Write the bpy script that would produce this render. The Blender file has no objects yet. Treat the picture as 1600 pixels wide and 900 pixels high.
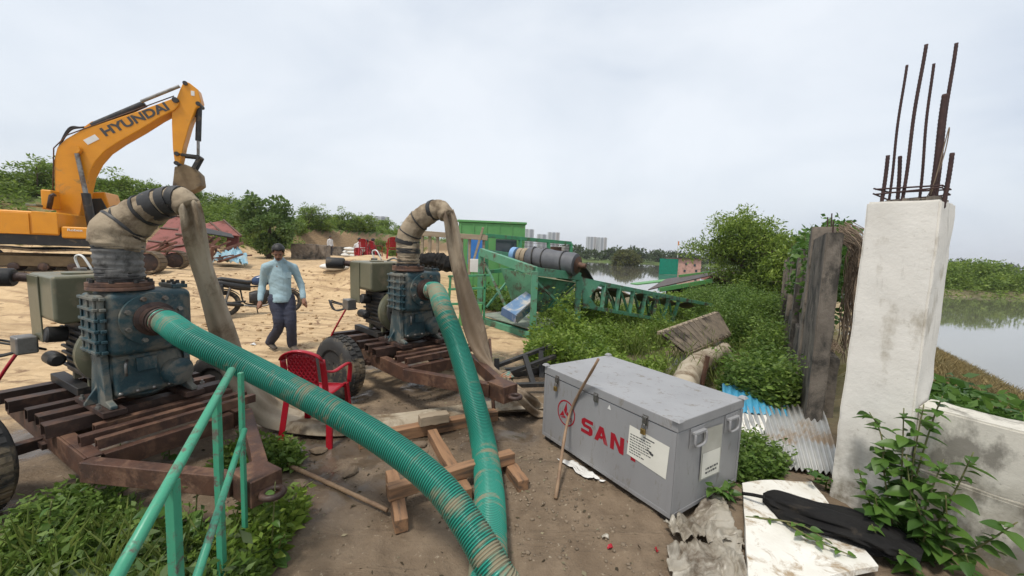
import bpy, bmesh, math, random
import numpy as np
from mathutils import Vector, Matrix, Quaternion
random.seed(7); np.random.seed(7)
sc = bpy.context.scene
COL = sc.collection
# ------------------------------------------------------------------ camera
FPX, HCAM = 600.0, 1.75
PITCH, ROLL = math.atan(56/600.0), math.radians(2.2)
cF = Vector((0, math.cos(PITCH), -math.sin(PITCH))); cU0 = Vector((0, math.sin(PITCH), math.cos(PITCH))); cR0 = Vector((1, 0, 0))
cR = cR0*math.cos(ROLL) + cU0*math.sin(ROLL); cU = cU0*math.cos(ROLL) - cR0*math.sin(ROLL)
CAM = Vector((0, 0, HCAM))
cam = bpy.data.objects.new('camera', bpy.data.cameras.new('camera')); COL.objects.link(cam)
cam.matrix_world = Matrix(((cR.x, cU.x, -cF.x, 0), (cR.y, cU.y, -cF.y, 0), (cR.z, cU.z, -cF.z, HCAM), (0, 0, 0, 1)))
cam.data.sensor_width = 36; cam.data.lens = 36*FPX/1600; cam.data.clip_start = 0.05; cam.data.clip_end = 6000
sc.camera = cam
def ray(x, y): return cF + cR*((x-800)/FPX) + cU*((450-y)/FPX)
def G(x, y, z=0.0):                      # photo measurement -> point on the level z
    d = ray(x, y); return CAM + d*((z-HCAM)/d.z)
def PY(x, y, yy):                        # photo measurement -> point at distance yy
    d = ray(x, y); return CAM + d*(yy/d.y)
def PD(x, y, dd): return CAM + ray(x, y)*dd
# ------------------------------------------------------------------ sky, sun, exposure
SUN_EL, SUN_AZ = math.radians(64), math.radians(215)
w = bpy.data.worlds.new('World'); sc.world = w; w.use_nodes = True
nt = w.node_tree; nt.nodes.clear()
def N(t, **k):
    n = nt.nodes.new(t)
    for a, b in k.items(): setattr(n, a, b)
    return n
out = N('ShaderNodeOutputWorld'); mix = N('ShaderNodeMixShader')
sky = N('ShaderNodeTexSky', sky_type='NISHITA', sun_disc=False, sun_elevation=SUN_EL, sun_rotation=SUN_AZ, air_density=1.2, dust_density=3.0)
b1 = N('ShaderNodeBackground'); b1.inputs[1].default_value = 0.08
nt.links.new(sky.outputs[0], b1.inputs[0])
tc = N('ShaderNodeTexCoord'); mp = N('ShaderNodeMapping'); mp.inputs['Scale'].default_value = (1, 1, 2.2)
nz = N('ShaderNodeTexNoise'); nz.inputs['Scale'].default_value = 1.7; nz.inputs['Detail'].default_value = 5; nz.inputs['Roughness'].default_value = .5; nz.inputs['Distortion'].default_value = .35
rp = N('ShaderNodeValToRGB'); e = rp.color_ramp.elements
e[0].position = .34; e[0].color = (.355, .392, .450, 1); e[1].position = .66; e[1].color = (.505, .528, .556, 1)
m_ = e.new(.5); m_.color = (.445, .475, .512, 1)
b2 = N('ShaderNodeBackground'); b2.inputs[1].default_value = 1.0
nt.links.new(tc.outputs['Generated'], mp.inputs[0]); nt.links.new(mp.outputs[0], nz.inputs[0]); nt.links.new(nz.outputs[0], rp.inputs[0]); nt.links.new(rp.outputs[0], b2.inputs[0])
mix.inputs[0].default_value = .86
nt.links.new(b1.outputs[0], mix.inputs[1]); nt.links.new(b2.outputs[0], mix.inputs[2]); nt.links.new(mix.outputs[0], out.inputs[0])
sl = bpy.data.lights.new('sun', 'SUN'); sl.energy = 1.5; sl.angle = math.radians(10); sl.color = (1, .95, .87)
so = bpy.data.objects.new('sun', sl); COL.objects.link(so)
sd = Vector((math.sin(SUN_AZ)*math.cos(SUN_EL), math.cos(SUN_AZ)*math.cos(SUN_EL), math.sin(SUN_EL)))
so.rotation_euler = (-sd).to_track_quat('-Z', 'Y').to_euler(); so.location = (0, -5, 20)
sc.view_settings.view_transform = 'Standard'; sc.view_settings.look = 'None'; sc.view_settings.gamma = 1; sc.view_settings.exposure = 0.95
sc.view_settings.use_curve_mapping = False
sc.cycles.max_bounces = 6; sc.cycles.diffuse_bounces = 3; sc.cycles.glossy_bounces = 3; sc.cycles.transmission_bounces = 4; sc.cycles.transparent_max_bounces = 6
# ------------------------------------------------------------------ helpers
def tag(o, label=None, cat=None, group=None, kind=None):
    if label: o['label'] = label
    if cat: o['category'] = cat
    if group: o['group'] = group
    if kind: o['kind'] = kind
    elif cat: o['kind'] = 'thing'
    return o
def empty(name, loc=(0, 0, 0), rz=0, label=None, cat=None, group=None, rot=None):
    o = bpy.data.objects.new(name, None); COL.objects.link(o); o.empty_display_size = .1
    o.location = loc; o.rotation_euler = rot if rot else (0, 0, rz)
    return tag(o, label, cat, group)
def copy_tree(o, parent=None):
    c = o.copy(); COL.objects.link(c); c.parent = parent
    for ch in o.children: copy_tree(ch, c)
    return c
def frames(pts):
    pts = [Vector(p) for p in pts]; n = len(pts); T = []
    for i in range(n):
        a = pts[max(i-1, 0)]; b = pts[min(i+1, n-1)]; t = (b-a)
        T.append(t.normalized() if t.length > 1e-9 else Vector((0, 0, 1)))
    up = Vector((0, 0, 1)) if abs(T[0].z) < .95 else Vector((0, 1, 0))
    x = T[0].cross(up).normalized(); fr = []
    for i in range(n):
        if i: x = (x - T[i]*x.dot(T[i]));  x = x.normalized() if x.length > 1e-6 else fr[-1][0]
        fr.append((x, x.cross(T[i]).normalized(), T[i]))
    return pts, fr
def spline(ctrl, n):                     # Catmull-Rom through control points of any dimension
    c = np.array([list(p) for p in ctrl], float); c = np.vstack([2*c[0]-c[1], c, 2*c[-1]-c[-2]]); m = len(c)-3
    t = np.linspace(0, m-1e-6, n); i = t.astype(int); f = (t-i)[:, None]
    p0, p1, p2, p3 = c[i], c[i+1], c[i+2], c[i+3]
    return .5*((2*p1)+(-p0+p2)*f+(2*p0-5*p1+4*p2-p3)*f*f+(-p0+3*p1-3*p2+p3)*f**3)
class MB:
    def __init__(s): s.v = []; s.f = []; s.uv = None
    def add(s, vs, fs):
        b = len(s.v); s.v += [tuple(v) for v in vs]; s.f += [tuple(i+b for i in f) for f in fs]; return s
    def box(s, c, d, rot=None, taper=None):
        x, y, z = d[0]/2, d[1]/2, d[2]/2
        vs = [Vector((i*x, j*y, k*z)) for k in (-1, 1) for j in (-1, 1) for i in (-1, 1)]
        if taper:
            for v in vs[4:]: v.x *= taper[0]; v.y *= taper[1]
        if rot is not None:
            R = rot if isinstance(rot, Matrix) else Matrix.Rotation(rot, 3, 'Z'); vs = [R@v for v in vs]
        c = Vector(c); return s.add([v+c for v in vs], [(0, 2, 3, 1), (4, 5, 7, 6), (0, 1, 5, 4), (2, 6, 7, 3), (0, 4, 6, 2), (1, 3, 7, 5)])
    def bx(s, x0, x1, y0, y1, z0, z1): return s.box(((x0+x1)/2, (y0+y1)/2, (z0+z1)/2), (abs(x1-x0), abs(y1-y0), abs(z1-z0)))
    def bar(s, p0, p1, w, h, up=(0, 0, 1)):       # rectangular bar between two points
        p0, p1 = Vector(p0), Vector(p1); d = p1-p0; L = d.length; x = d.normalized(); u = Vector(up)
        y = u.cross(x)
        if y.length < 1e-4: y = Vector((0, 1, 0)).cross(x)
        y.normalize(); z = x.cross(y); R = Matrix((x, y, z)).transposed()
        return s.box((p0+p1)/2, (L, w, h), R)
    def tube(s, pts, r, n=12, prof=None, cap=True, closed=False):   # r: number, list or list of (rx, ry)
        pts, fr = frames(pts); m = len(pts); rr = r if isinstance(r, (list, tuple, np.ndarray)) else [r]*m
        b = len(s.v)
        for i in range(m):
            ri = rr[i]; rx, ry = (ri if hasattr(ri, '__len__') else (ri, ri)); x, y, t = fr[i]
            for k in range(n):
                a = 2*math.pi*k/n; s.v.append(tuple(pts[i]+x*(math.cos(a)*rx)+y*(math.sin(a)*ry)))
        for i in range(m-1):
            for k in range(n):
                k2 = (k+1) % n; s.f.append((b+i*n+k, b+i*n+k2, b+(i+1)*n+k2, b+(i+1)*n+k))
        if cap and not closed:
            s.f.append(tuple(b+k for k in reversed(range(n)))); s.f.append(tuple(b+(m-1)*n+k for k in range(n)))
        return s
    def cyl(s, p0, p1, r0, r1=None, n=16): return s.tube([p0, p1], [r0, r0 if r1 is None else r1], n)
    def ring(s, c, ax, R, r, n=20, m=8):
        ax = Vector(ax).normalized(); u = ax.orthogonal().normalized(); v = ax.cross(u); c = Vector(c); b = len(s.v)
        for i in range(n):
            a = 2*math.pi*i/n; d = u*math.cos(a)+v*math.sin(a)
            for k in range(m):
                q = 2*math.pi*k/m; s.v.append(tuple(c+d*(R+r*math.cos(q))+ax*(r*math.sin(q))))
        for i in range(n):
            for k in range(m):
                s.f.append((b+i*m+k, b+((i+1) % n)*m+k, b+((i+1) % n)*m+(k+1) % m, b+i*m+(k+1) % m))
        return s
    def lathe(s, prof, c=(0, 0, 0), ax=(0, 0, 1), n=24):   # prof: list of (r, h)
        ax = Vector(ax).normalized(); u = ax.orthogonal().normalized(); v = ax.cross(u); c = Vector(c); b = len(s.v); m = len(prof)
        for r, h in prof:
            for k in range(n):
                a = 2*math.pi*k/n; s.v.append(tuple(c+ax*h+u*(r*math.cos(a))+v*(r*math.sin(a))))
        for i in range(m-1):
            for k in range(n):
                s.f.append((b+i*n+k, b+i*n+(k+1) % n, b+(i+1)*n+(k+1) % n, b+(i+1)*n+k))
        s.f.append(tuple(b+k for k in reversed(range(n)))); s.f.append(tuple(b+(m-1)*n+k for k in range(n)))
        return s
    def prism(s, poly, axis, t0, t1):            # poly in the plane normal to axis; axis 'x','y','z'
        n = len(poly); b = len(s.v)
        for t in (t0, t1):
            for p in poly: s.v.append({'x': (t, p[0], p[1]), 'y': (p[0], t, p[1]), 'z': (p[0], p[1], t)}[axis])
        s.f.append(tuple(b+i for i in range(n))); s.f.append(tuple(b+n+i for i in reversed(range(n))))
        for i in range(n): s.f.append((b+i, b+n+i, b+n+(i+1) % n, b+(i+1) % n))
        return s
    def sphere(s, c, r, n=12, m=8):
        r = r if hasattr(r, '__len__') else (r, r, r); c = Vector(c); b = len(s.v)
        for j in range(1, m):
            t = math.pi*j/m
            for k in range(n):
                a = 2*math.pi*k/n; s.v.append((c.x+r[0]*math.sin(t)*math.cos(a), c.y+r[1]*math.sin(t)*math.sin(a), c.z+r[2]*math.cos(t)))
        top = len(s.v); s.v.append((c.x, c.y, c.z+r[2])); s.v.append((c.x, c.y, c.z-r[2]))
        for j in range(m-2):
            for k in range(n): s.f.append((b+j*n+k, b+(j+1)*n+k, b+(j+1)*n+(k+1) % n, b+j*n+(k+1) % n))
        for k in range(n):
            s.f.append((top, b+k, b+(k+1) % n)); s.f.append((top+1, b+(m-2)*n+(k+1) % n, b+(m-2)*n+k))
        return s
    def sheet(s, P, t=.004):                     # P: 2-D array of points; a sheet with thickness t
        P = [[Vector(q) for q in r] for r in P]; m, n = len(P), len(P[0]); b = len(s.v); nr = []
        for i in range(m):
            for j in range(n):
                du = P[min(i+1, m-1)][j]-P[max(i-1, 0)][j]; dv = P[i][min(j+1, n-1)]-P[i][max(j-1, 0)]; nr.append(du.cross(dv).normalized())
        s.v += [tuple(P[i][j]+nr[i*n+j]*(t/2)) for i in range(m) for j in range(n)]; s.v += [tuple(P[i][j]-nr[i*n+j]*(t/2)) for i in range(m) for j in range(n)]
        o = m*n
        for i in range(m-1):
            for j in range(n-1):
                a, c, d, e_ = b+i*n+j, b+(i+1)*n+j, b+(i+1)*n+j+1, b+i*n+j+1
                s.f.append((a, c, d, e_)); s.f.append((a+o, e_+o, d+o, c+o))
        for i in range(m-1):
            for j in (0, n-1): a, c = b+i*n+j, b+(i+1)*n+j; s.f.append((a, a+o, c+o, c))
        for j in range(n-1):
            for i in (0, m-1): a, c = b+i*n+j, b+i*n+j+1; s.f.append((a, a+o, c+o, c))
        return s
    def mesh(s, name):
        me = bpy.data.meshes.new(name); me.from_pydata(s.v, [], s.f)
        if s.uv is not None:
            l = me.uv_layers.new(name='UVMap'); li = np.zeros(len(me.loops), int); me.loops.foreach_get('vertex_index', li)
            l.data.foreach_set('uv', np.array(s.uv, float)[li].ravel())
        bm = bmesh.new(); bm.from_mesh(me); bmesh.ops.recalc_face_normals(bm, faces=bm.faces); bm.to_mesh(me); bm.free()
        return me
    def build(s, name, mat, parent=None, smooth=False, bevel=0, seg=2, angle=40):
        me = s.mesh(name); o = bpy.data.objects.new(name, me); COL.objects.link(o); o.parent = parent
        me.materials.append(mat)
        if smooth or bevel: me.polygons.foreach_set('use_smooth', [True]*len(me.polygons))
        if bevel:
            md = o.modifiers.new('bevel', 'BEVEL'); md.width = bevel; md.segments = seg; md.limit_method = 'ANGLE'; md.angle_limit = math.radians(angle); md.harden_normals = True
        elif smooth == 'auto':
            me.set_sharp_from_angle(angle=math.radians(angle))
        return o
def shared(name, me, parent, loc=(0, 0, 0), rot=(0, 0, 0), scale=(1, 1, 1)):
    o = bpy.data.objects.new(name, me); COL.objects.link(o); o.parent = parent; o.location = loc; o.rotation_euler = rot; o.scale = scale; return o
def remesh(mb, name, mat, parent, voxel, smooth=4):
    me = mb.mesh(name); t = bpy.data.objects.new(name+'_t', me); COL.objects.link(t)
    r = t.modifiers.new('r', 'REMESH'); r.mode = 'VOXEL'; r.voxel_size = voxel
    if smooth: k = t.modifiers.new('s', 'SMOOTH'); k.iterations = smooth; k.factor = .5
    dg = bpy.context.evaluated_depsgraph_get(); ev = t.evaluated_get(dg)
    m2 = bpy.data.meshes.new_from_object(ev); bpy.data.objects.remove(t); bpy.data.meshes.remove(me)
    m2.name = name; m2.materials.clear(); m2.materials.append(mat); m2.polygons.foreach_set('use_smooth', [True]*len(m2.polygons))
    o = bpy.data.objects.new(name, m2); COL.objects.link(o); o.parent = parent; return o
def text_mesh(txt, size, depth=.002, bold=0.0, sx=1.0):
    c = bpy.data.curves.new('lettering', 'FONT'); c.body = txt; c.size = size; c.extrude = depth; c.offset = bold; c.align_x = 'CENTER'; c.align_y = 'CENTER'
    o = bpy.data.objects.new('t', c); COL.objects.link(o)
    me = bpy.data.meshes.new_from_object(o.evaluated_get(bpy.context.evaluated_depsgraph_get())); bpy.data.objects.remove(o); bpy.data.curves.remove(c)
    me.transform(Matrix.Diagonal((sx, 1, 1, 1))); return me
# value noise (numpy)
_T = np.random.RandomState(3).rand(256, 256)
def vnoise(x, y):
    xi = np.floor(x).astype(int); yi = np.floor(y).astype(int); fx = x-xi; fy = y-yi; fx = fx*fx*(3-2*fx); fy = fy*fy*(3-2*fy)
    a = _T[xi % 256, yi % 256]; b = _T[(xi+1) % 256, yi % 256]; c = _T[xi % 256, (yi+1) % 256]; d = _T[(xi+1) % 256, (yi+1) % 256]
    return (a*(1-fx)+b*fx)*(1-fy)+(c*(1-fx)+d*fx)*fy
def fbm(x, y, o=4):
    x = np.asarray(x, float); y = np.asarray(y, float); s = 0; a = .5
    for i in range(o): s = s+a*vnoise(x*2**i+17*i, y*2**i+5*i); a *= .5
    return s-.47
def S(t): t = np.clip(t, 0, 1); return t*t*(3-2*t)
# ------------------------------------------------------------------ materials
MATS = {}
def pm(name, c1, c2=None, scale=4, rough=.6, bump=.15, bscale=None, metal=0, c3=None, c3amt=.35, c3scale=2.0, spec=.4, rough2=None, bdist=.01, coat=0, stretch=None, trans=0, coords='Object'):
    """base colour noise-mixed between c1 and c2, stains/rust/dirt of colour c3, fine relief"""
    if name in MATS: return MATS[name]
    m = bpy.data.materials.new(name); m.use_nodes = True; t = m.node_tree; P = t.nodes['Principled BSDF']; L = t.links.new
    def n(k, **kw):
        q = t.nodes.new(k)
        for a, b in kw.items(): q.inputs[a].default_value = b
        return q
    tc = t.nodes.new('ShaderNodeTexCoord'); src = tc.outputs[coords]
    if stretch:
        mp = n('ShaderNodeMapping'); mp.inputs['Scale'].default_value = stretch; L(src, mp.inputs[0]); src = mp.outputs[0]
    c2 = c2 or tuple(c*.75 for c in c1)
    a = n('ShaderNodeTexNoise', Scale=scale, Detail=8, Roughness=.62); L(src, a.inputs['Vector'])
    r = t.nodes.new('ShaderNodeValToRGB'); r.color_ramp.elements[0].position = .35; r.color_ramp.elements[1].position = .65
    r.color_ramp.elements[0].color = (*c1, 1); r.color_ramp.elements[1].color = (*c2, 1); L(a.outputs[0], r.inputs[0]); colr = r.outputs[0]
    if c3:
        b = n('ShaderNodeTexNoise', Scale=c3scale, Detail=10, Roughness=.7, Distortion=.4); L(src, b.inputs['Vector'])
        k = t.nodes.new('ShaderNodeMapRange'); k.inputs[1].default_value = .62-c3amt*.35; k.inputs[2].default_value = .74-c3amt*.35; L(b.outputs[0], k.inputs[0])
        mx = t.nodes.new('ShaderNodeMix'); mx.data_type = 'RGBA'; L(k.outputs[0], mx.inputs[0]); L(colr, mx.inputs[6]); mx.inputs[7].default_value = (*c3, 1); colr = mx.outputs[2]
        mr = t.nodes.new('ShaderNodeMapRange'); mr.inputs[3].default_value = rough; mr.inputs[4].default_value = rough2 if rough2 is not None else min(1, rough+.25); L(k.outputs[0], mr.inputs[0]); L(mr.outputs[0], P.inputs['Roughness'])
    else: P.inputs['Roughness'].default_value = rough
    L(colr, P.inputs['Base Color']); P.inputs['Metallic'].default_value = metal; P.inputs['Specular IOR Level'].default_value = spec
    if coat: P.inputs['Coat Weight'].default_value = coat; P.inputs['Coat Roughness'].default_value = .2
    if bump:
        d = n('ShaderNodeTexNoise', Scale=bscale or scale*5, Detail=8, Roughness=.6); L(src, d.inputs['Vector'])
        u = n('ShaderNodeBump', Strength=bump, Distance=bdist); L(d.outputs[0], u.inputs['Height']); L(u.outputs[0], P.inputs['Normal'])
    if trans:
        o = t.nodes['Material Output']; tr = t.nodes.new('ShaderNodeBsdfTranslucent'); L(colr, tr.inputs[0]); mm = n('ShaderNodeMixShader', Fac=trans); L(P.outputs[0], mm.inputs[1]); L(tr.outputs[0], mm.inputs[2]); L(mm.outputs[0], o.inputs[0])
    MATS[name] = m; return m
def leafmat(name, cols, rough=.5, trans=.42):
    if name in MATS: return MATS[name]
    m = bpy.data.materials.new(name); m.use_nodes = True; t = m.node_tree; P = t.nodes['Principled BSDF']; L = t.links.new
    g = t.nodes.new('ShaderNodeNewGeometry'); r = t.nodes.new('ShaderNodeValToRGB')
    oi = t.nodes.new('ShaderNodeObjectInfo'); ad = t.nodes.new('ShaderNodeMath'); ad.operation = 'ADD'; fr_ = t.nodes.new('ShaderNodeMath'); fr_.operation = 'FRACT'
    L(g.outputs['Random Per Island'], ad.inputs[0]); L(oi.outputs['Random'], ad.inputs[1]); L(ad.outputs[0], fr_.inputs[0])
    el = r.color_ramp.elements; el[0].color = (*cols[0], 1); el[1].color = (*cols[-1], 1)
    for i, c in enumerate(cols[1:-1]): q = el.new((i+1)/(len(cols)-1)); q.color = (*c, 1)
    L(fr_.outputs[0], r.inputs[0])
    tc_ = t.nodes.new('ShaderNodeTexCoord'); nv = t.nodes.new('ShaderNodeTexNoise'); nv.inputs['Scale'].default_value = 1.3; nv.inputs['Detail'].default_value = 4; L(tc_.outputs['Object'], nv.inputs['Vector'])
    mv = t.nodes.new('ShaderNodeMapRange'); mv.inputs[1].default_value = .36; mv.inputs[2].default_value = .64; L(nv.outputs[0], mv.inputs[0]); cr_ = t.nodes.new('ShaderNodeValToRGB'); cr_.color_ramp.elements[0].color = (.72, .80, .70, 1); cr_.color_ramp.elements[1].color = (1.0, 1.0, .85, 1); L(mv.outputs[0], cr_.inputs[0])
    mu_ = t.nodes.new('ShaderNodeMix'); mu_.data_type = 'RGBA'; mu_.blend_type = 'MULTIPLY'; mu_.inputs[0].default_value = 1; L(r.outputs[0], mu_.inputs[6]); L(cr_.outputs[0], mu_.inputs[7]); r = mu_; r_out = mu_.outputs[2]
    L(r_out, P.inputs['Base Color']); P.inputs['Roughness'].default_value = rough; P.inputs['Specular IOR Level'].default_value = .35
    o = t.nodes['Material Output']; tr = t.nodes.new('ShaderNodeBsdfTranslucent'); L(r_out, tr.inputs[0])
    mm = t.nodes.new('ShaderNodeMixShader'); mm.inputs[0].default_value = trans; L(P.outputs[0], mm.inputs[1]); L(tr.outputs[0], mm.inputs[2]); L(mm.outputs[0], o.inputs[0])
    MATS[name] = m; return m
RUST = (.10, .042, .022)
M = dict(
 rust=pm('rusty_steel', (.095, .045, .028), (.05, .027, .02), 7, .55, .3, 60, c3=(.15, .08, .048), c3amt=.4, c3scale=6),
 rust_dark=pm('dark_rusty_steel', (.03, .019, .016), (.055, .03, .022), 8, .5, .25, 60, c3=(.11, .06, .04), c3amt=.3, c3scale=5),
 black=pm('black_metal', (.018, .018, .018), (.03, .028, .026), 6, .5, .15, c3=(.12, .09, .06), c3amt=.15, c3scale=6),
 rubber=pm('tyre_rubber', (.028, .027, .026), (.045, .043, .04), 8, .8, .3, 40, c3=(.2, .155, .1), c3amt=.3, c3scale=5),
 pumpblue=pm('pump_blue_paint', (.018, .048, .06), (.034, .075, .085), 6, .42, .25, 70, c3=(.15, .145, .12), c3amt=.45, c3scale=6, rough2=.85),
 olive=pm('olive_paint', (.11, .11, .068), (.14, .135, .085), 5, .35, .06, c3=(.22, .18, .115), c3amt=.25, c3scale=4, rough2=.7),
 steel=pm('worn_steel', (.3, .29, .27), (.2, .19, .175), 9, .4, .1, metal=.8, c3=(.12, .08, .055), c3amt=.3),
 galv=pm('galvanised_sheet', (.42, .42, .40), (.34, .34, .325), 4, .5, .05, metal=.15, c3=(.3, .23, .16), c3amt=.3, c3scale=1.6),
 canvas=pm('dirty_canvas', (.36, .29, .2), (.27, .21, .14), 5, .85, .5, 30, c3=(.13, .095, .06), c3amt=.45, c3scale=3, bdist=.015),
 canvas2=pm('canvas_hose', (.42, .36, .27), (.33, .275, .195), 4, .85, .35, 40, c3=(.16, .115, .07), c3amt=.4, c3scale=2.2, stretch=(1, 1, .5)),
 canvasdark=pm('wet_canvas_hose', (.20, .145, .095), (.13, .095, .062), 4, .7, .35, 40, c3=(.30, .24, .17), c3amt=.35, c3scale=2.5, stretch=(1, 1, .5)),
 tape=pm('grey_tape_wrap', (.115, .112, .105), (.16, .155, .145), 8, .6, .5, 25, c3=(.05, .048, .045), c3amt=.4, c3scale=6),
 tapeblack=pm('black_tape', (.022, .022, .022), (.04, .038, .036), 8, .5, .4, 25),
 green=pm('green_paint', (.045, .22, .10), (.06, .25, .125), 3, .45, .12, 40, c3=(.10, .065, .04), c3amt=.26, c3scale=4, rough2=.85),
 greenrail=pm('rail_green_paint', (.05, .27, .16), (.06, .31, .185), 4, .38, .1, 60, c3=(.12, .09, .075), c3amt=.24, c3scale=16, rough2=.85),
 greendark=pm('faded_green_steel', (.08, .25, .15), (.115, .30, .19), 3, .5, .15, 40, c3=(.09, .06, .04), c3amt=.36, c3scale=3, rough2=.85),
 greenlime=pm('lime_green_paint', (.085, .26, .08), (.11, .30, .10), 3, .5, .1, c3=(.2, .17, .1), c3amt=.15),
 yellow=pm('excavator_yellow', (.66, .27, .012), (.60, .24, .012), 3, .38, .05, c3=(.3, .18, .06), c3amt=.12, c3scale=2, rough2=.75),
 sack=pm('white_sack', (.72, .71, .68), (.6, .58, .54), 6, .7, .3, 40),
 wood=pm('old_timber', (.32, .18, .095), (.21, .115, .062), 6, .8, .4, 30, c3=(.1, .07, .05), c3amt=.35, c3scale=5, stretch=(.25, 3, 3)),
 woodpale=pm('pale_weathered_wood', (.34, .27, .19), (.24, .19, .13), 6, .85, .4, 30, stretch=(.3, 3, 3)),
 bamboo=pm('dry_stick', (.30, .20, .12), (.19, .12, .075), 12, .7, .3, 50),
 redplastic=pm('red_plastic', (.36, .008, .02), (.32, .007, .018), 3, .33, .02, spec=.5, c3=(.3, .1, .07), c3amt=.08),
 concrete=pm('raw_concrete', (.26, .215, .17), (.18, .15, .12), 3, .9, .4, 30, c3=(.07, .063, .052), c3amt=.4, c3scale=1.6, bdist=.02),
 concretedark=pm('stained_concrete', (.20, .17, .138), (.125, .105, .085), 4, .9, .6, 25, c3=(.05, .045, .038), c3amt=.5, c3scale=2.4, bdist=.02, stretch=(1, 1, .65)),
 boxgrey=pm('grey_box_paint', (.245, .243, .245), (.285, .283, .285), 2.2, .42, .25, 2.5, c3=(.20, .18, .155), c3amt=.17, c3scale=11, spec=.45, rough2=.75, bdist=.012, stretch=(1.2, 1.2, .45)),
 paper=pm('paper', (.72, .7, .62), (.66, .64, .56), 5, .75, .05),
 ink=pm('ink', (.05, .05, .05), (.07, .07, .07), 30, .8, 0),
 redink=pm('red_lettering', (.33, .008, .02), (.29, .008, .02), 20, .5, 0, c3=(.3, .2, .2), c3amt=.05),
 foam=pm('white_foam_board', (.72, .70, .64), (.64, .61, .54), 5, .8, .3, 40, c3=(.33, .25, .16), c3amt=.3, c3scale=7),
 blackcloth=pm('black_cloth', (.009, .0085, .0085), (.015, .014, .013), 6, .85, .4, 20, c3=(.07, .055, .04), c3amt=.05, c3scale=3, spec=.2),
 plastic=pm('dirty_clear_plastic', (.56, .52, .44), (.42, .37, .29), 5, .3, .5, 15, c3=(.17, .13, .09), c3amt=.4, c3scale=3, spec=.5, trans=.35),
 bluesheet=pm('blue_sheet', (.05, .25, .40), (.07, .30, .44), 4, .4, .1, c3=(.3, .28, .24), c3amt=.2),
 chute=pm('worn_blue_chute', (.10, .18, .30), (.16, .25, .36), 3, .5, .1, c3=(.42, .40, .36), c3amt=.5, c3scale=3),
 bark=pm('bark', (.10, .07, .048), (.06, .045, .033), 10, .9, .5, 40),
 twig=pm('dead_vine', (.24, .18, .125), (.17, .125, .085), 10, .9, .3),
 stem=pm('green_stem', (.10, .13, .035), (.14, .12, .05), 10, .6, .1),
 glass=pm('dark_glass', (.02, .03, .035), (.03, .045, .05), 2, .08, 0, spec=.6),
 white=pm('white_paint', (.7, .69, .66), (.62, .61, .58), 4, .5, .1),
 skin=pm('skin', (.23, .11, .068), (.20, .095, .058), 10, .5, .1),
 hair=pm('black_hair', (.01, .009, .009), (.02, .018, .016), 30, .5, .4, 80),
 brass=pm('brass', (.35, .24, .08), (.28, .19, .07), 20, .4, .05, metal=.8),
)
# ------------------------------------------------------------------ the ground
WATER = -0.8
CREST = np.array([(-75, 10, 4.2), (-34, 22, 4.3), (-25, 25, 3.9), (-23, 31, 3.8), (-20.5, 38, 3.3), (-17, 46, 3.5), (-14, 58, 3.3), (-6, 85, 2.4), (10, 160, 1.0)], float)
def crest_q(x, y):                       # distance to crest line, side (+ behind) and crest height
    best = np.full(x.shape, 1e9); hh = np.zeros(x.shape); sd_ = np.zeros(x.shape)
    for a, b in zip(CREST[:-1], CREST[1:]):
        d = b[:2]-a[:2]; L2 = d@d; t = np.clip(((x-a[0])*d[0]+(y-a[1])*d[1])/L2, 0, 1)
        qx, qy = a[0]+t*d[0], a[1]+t*d[1]; dd = np.hypot(x-qx, y-qy); m = dd < best
        best = np.where(m, dd, best); hh = np.where(m, a[2]+t*(b[2]-a[2]), hh)
        cr = d[0]*(y-a[1])-d[1]*(x-a[0]); sd_ = np.where(m, np.sign(cr), sd_)
    return best*sd_, hh
def wall_d(x, y): return (x-4.2)*.83-(y-5.15)*.55
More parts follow.
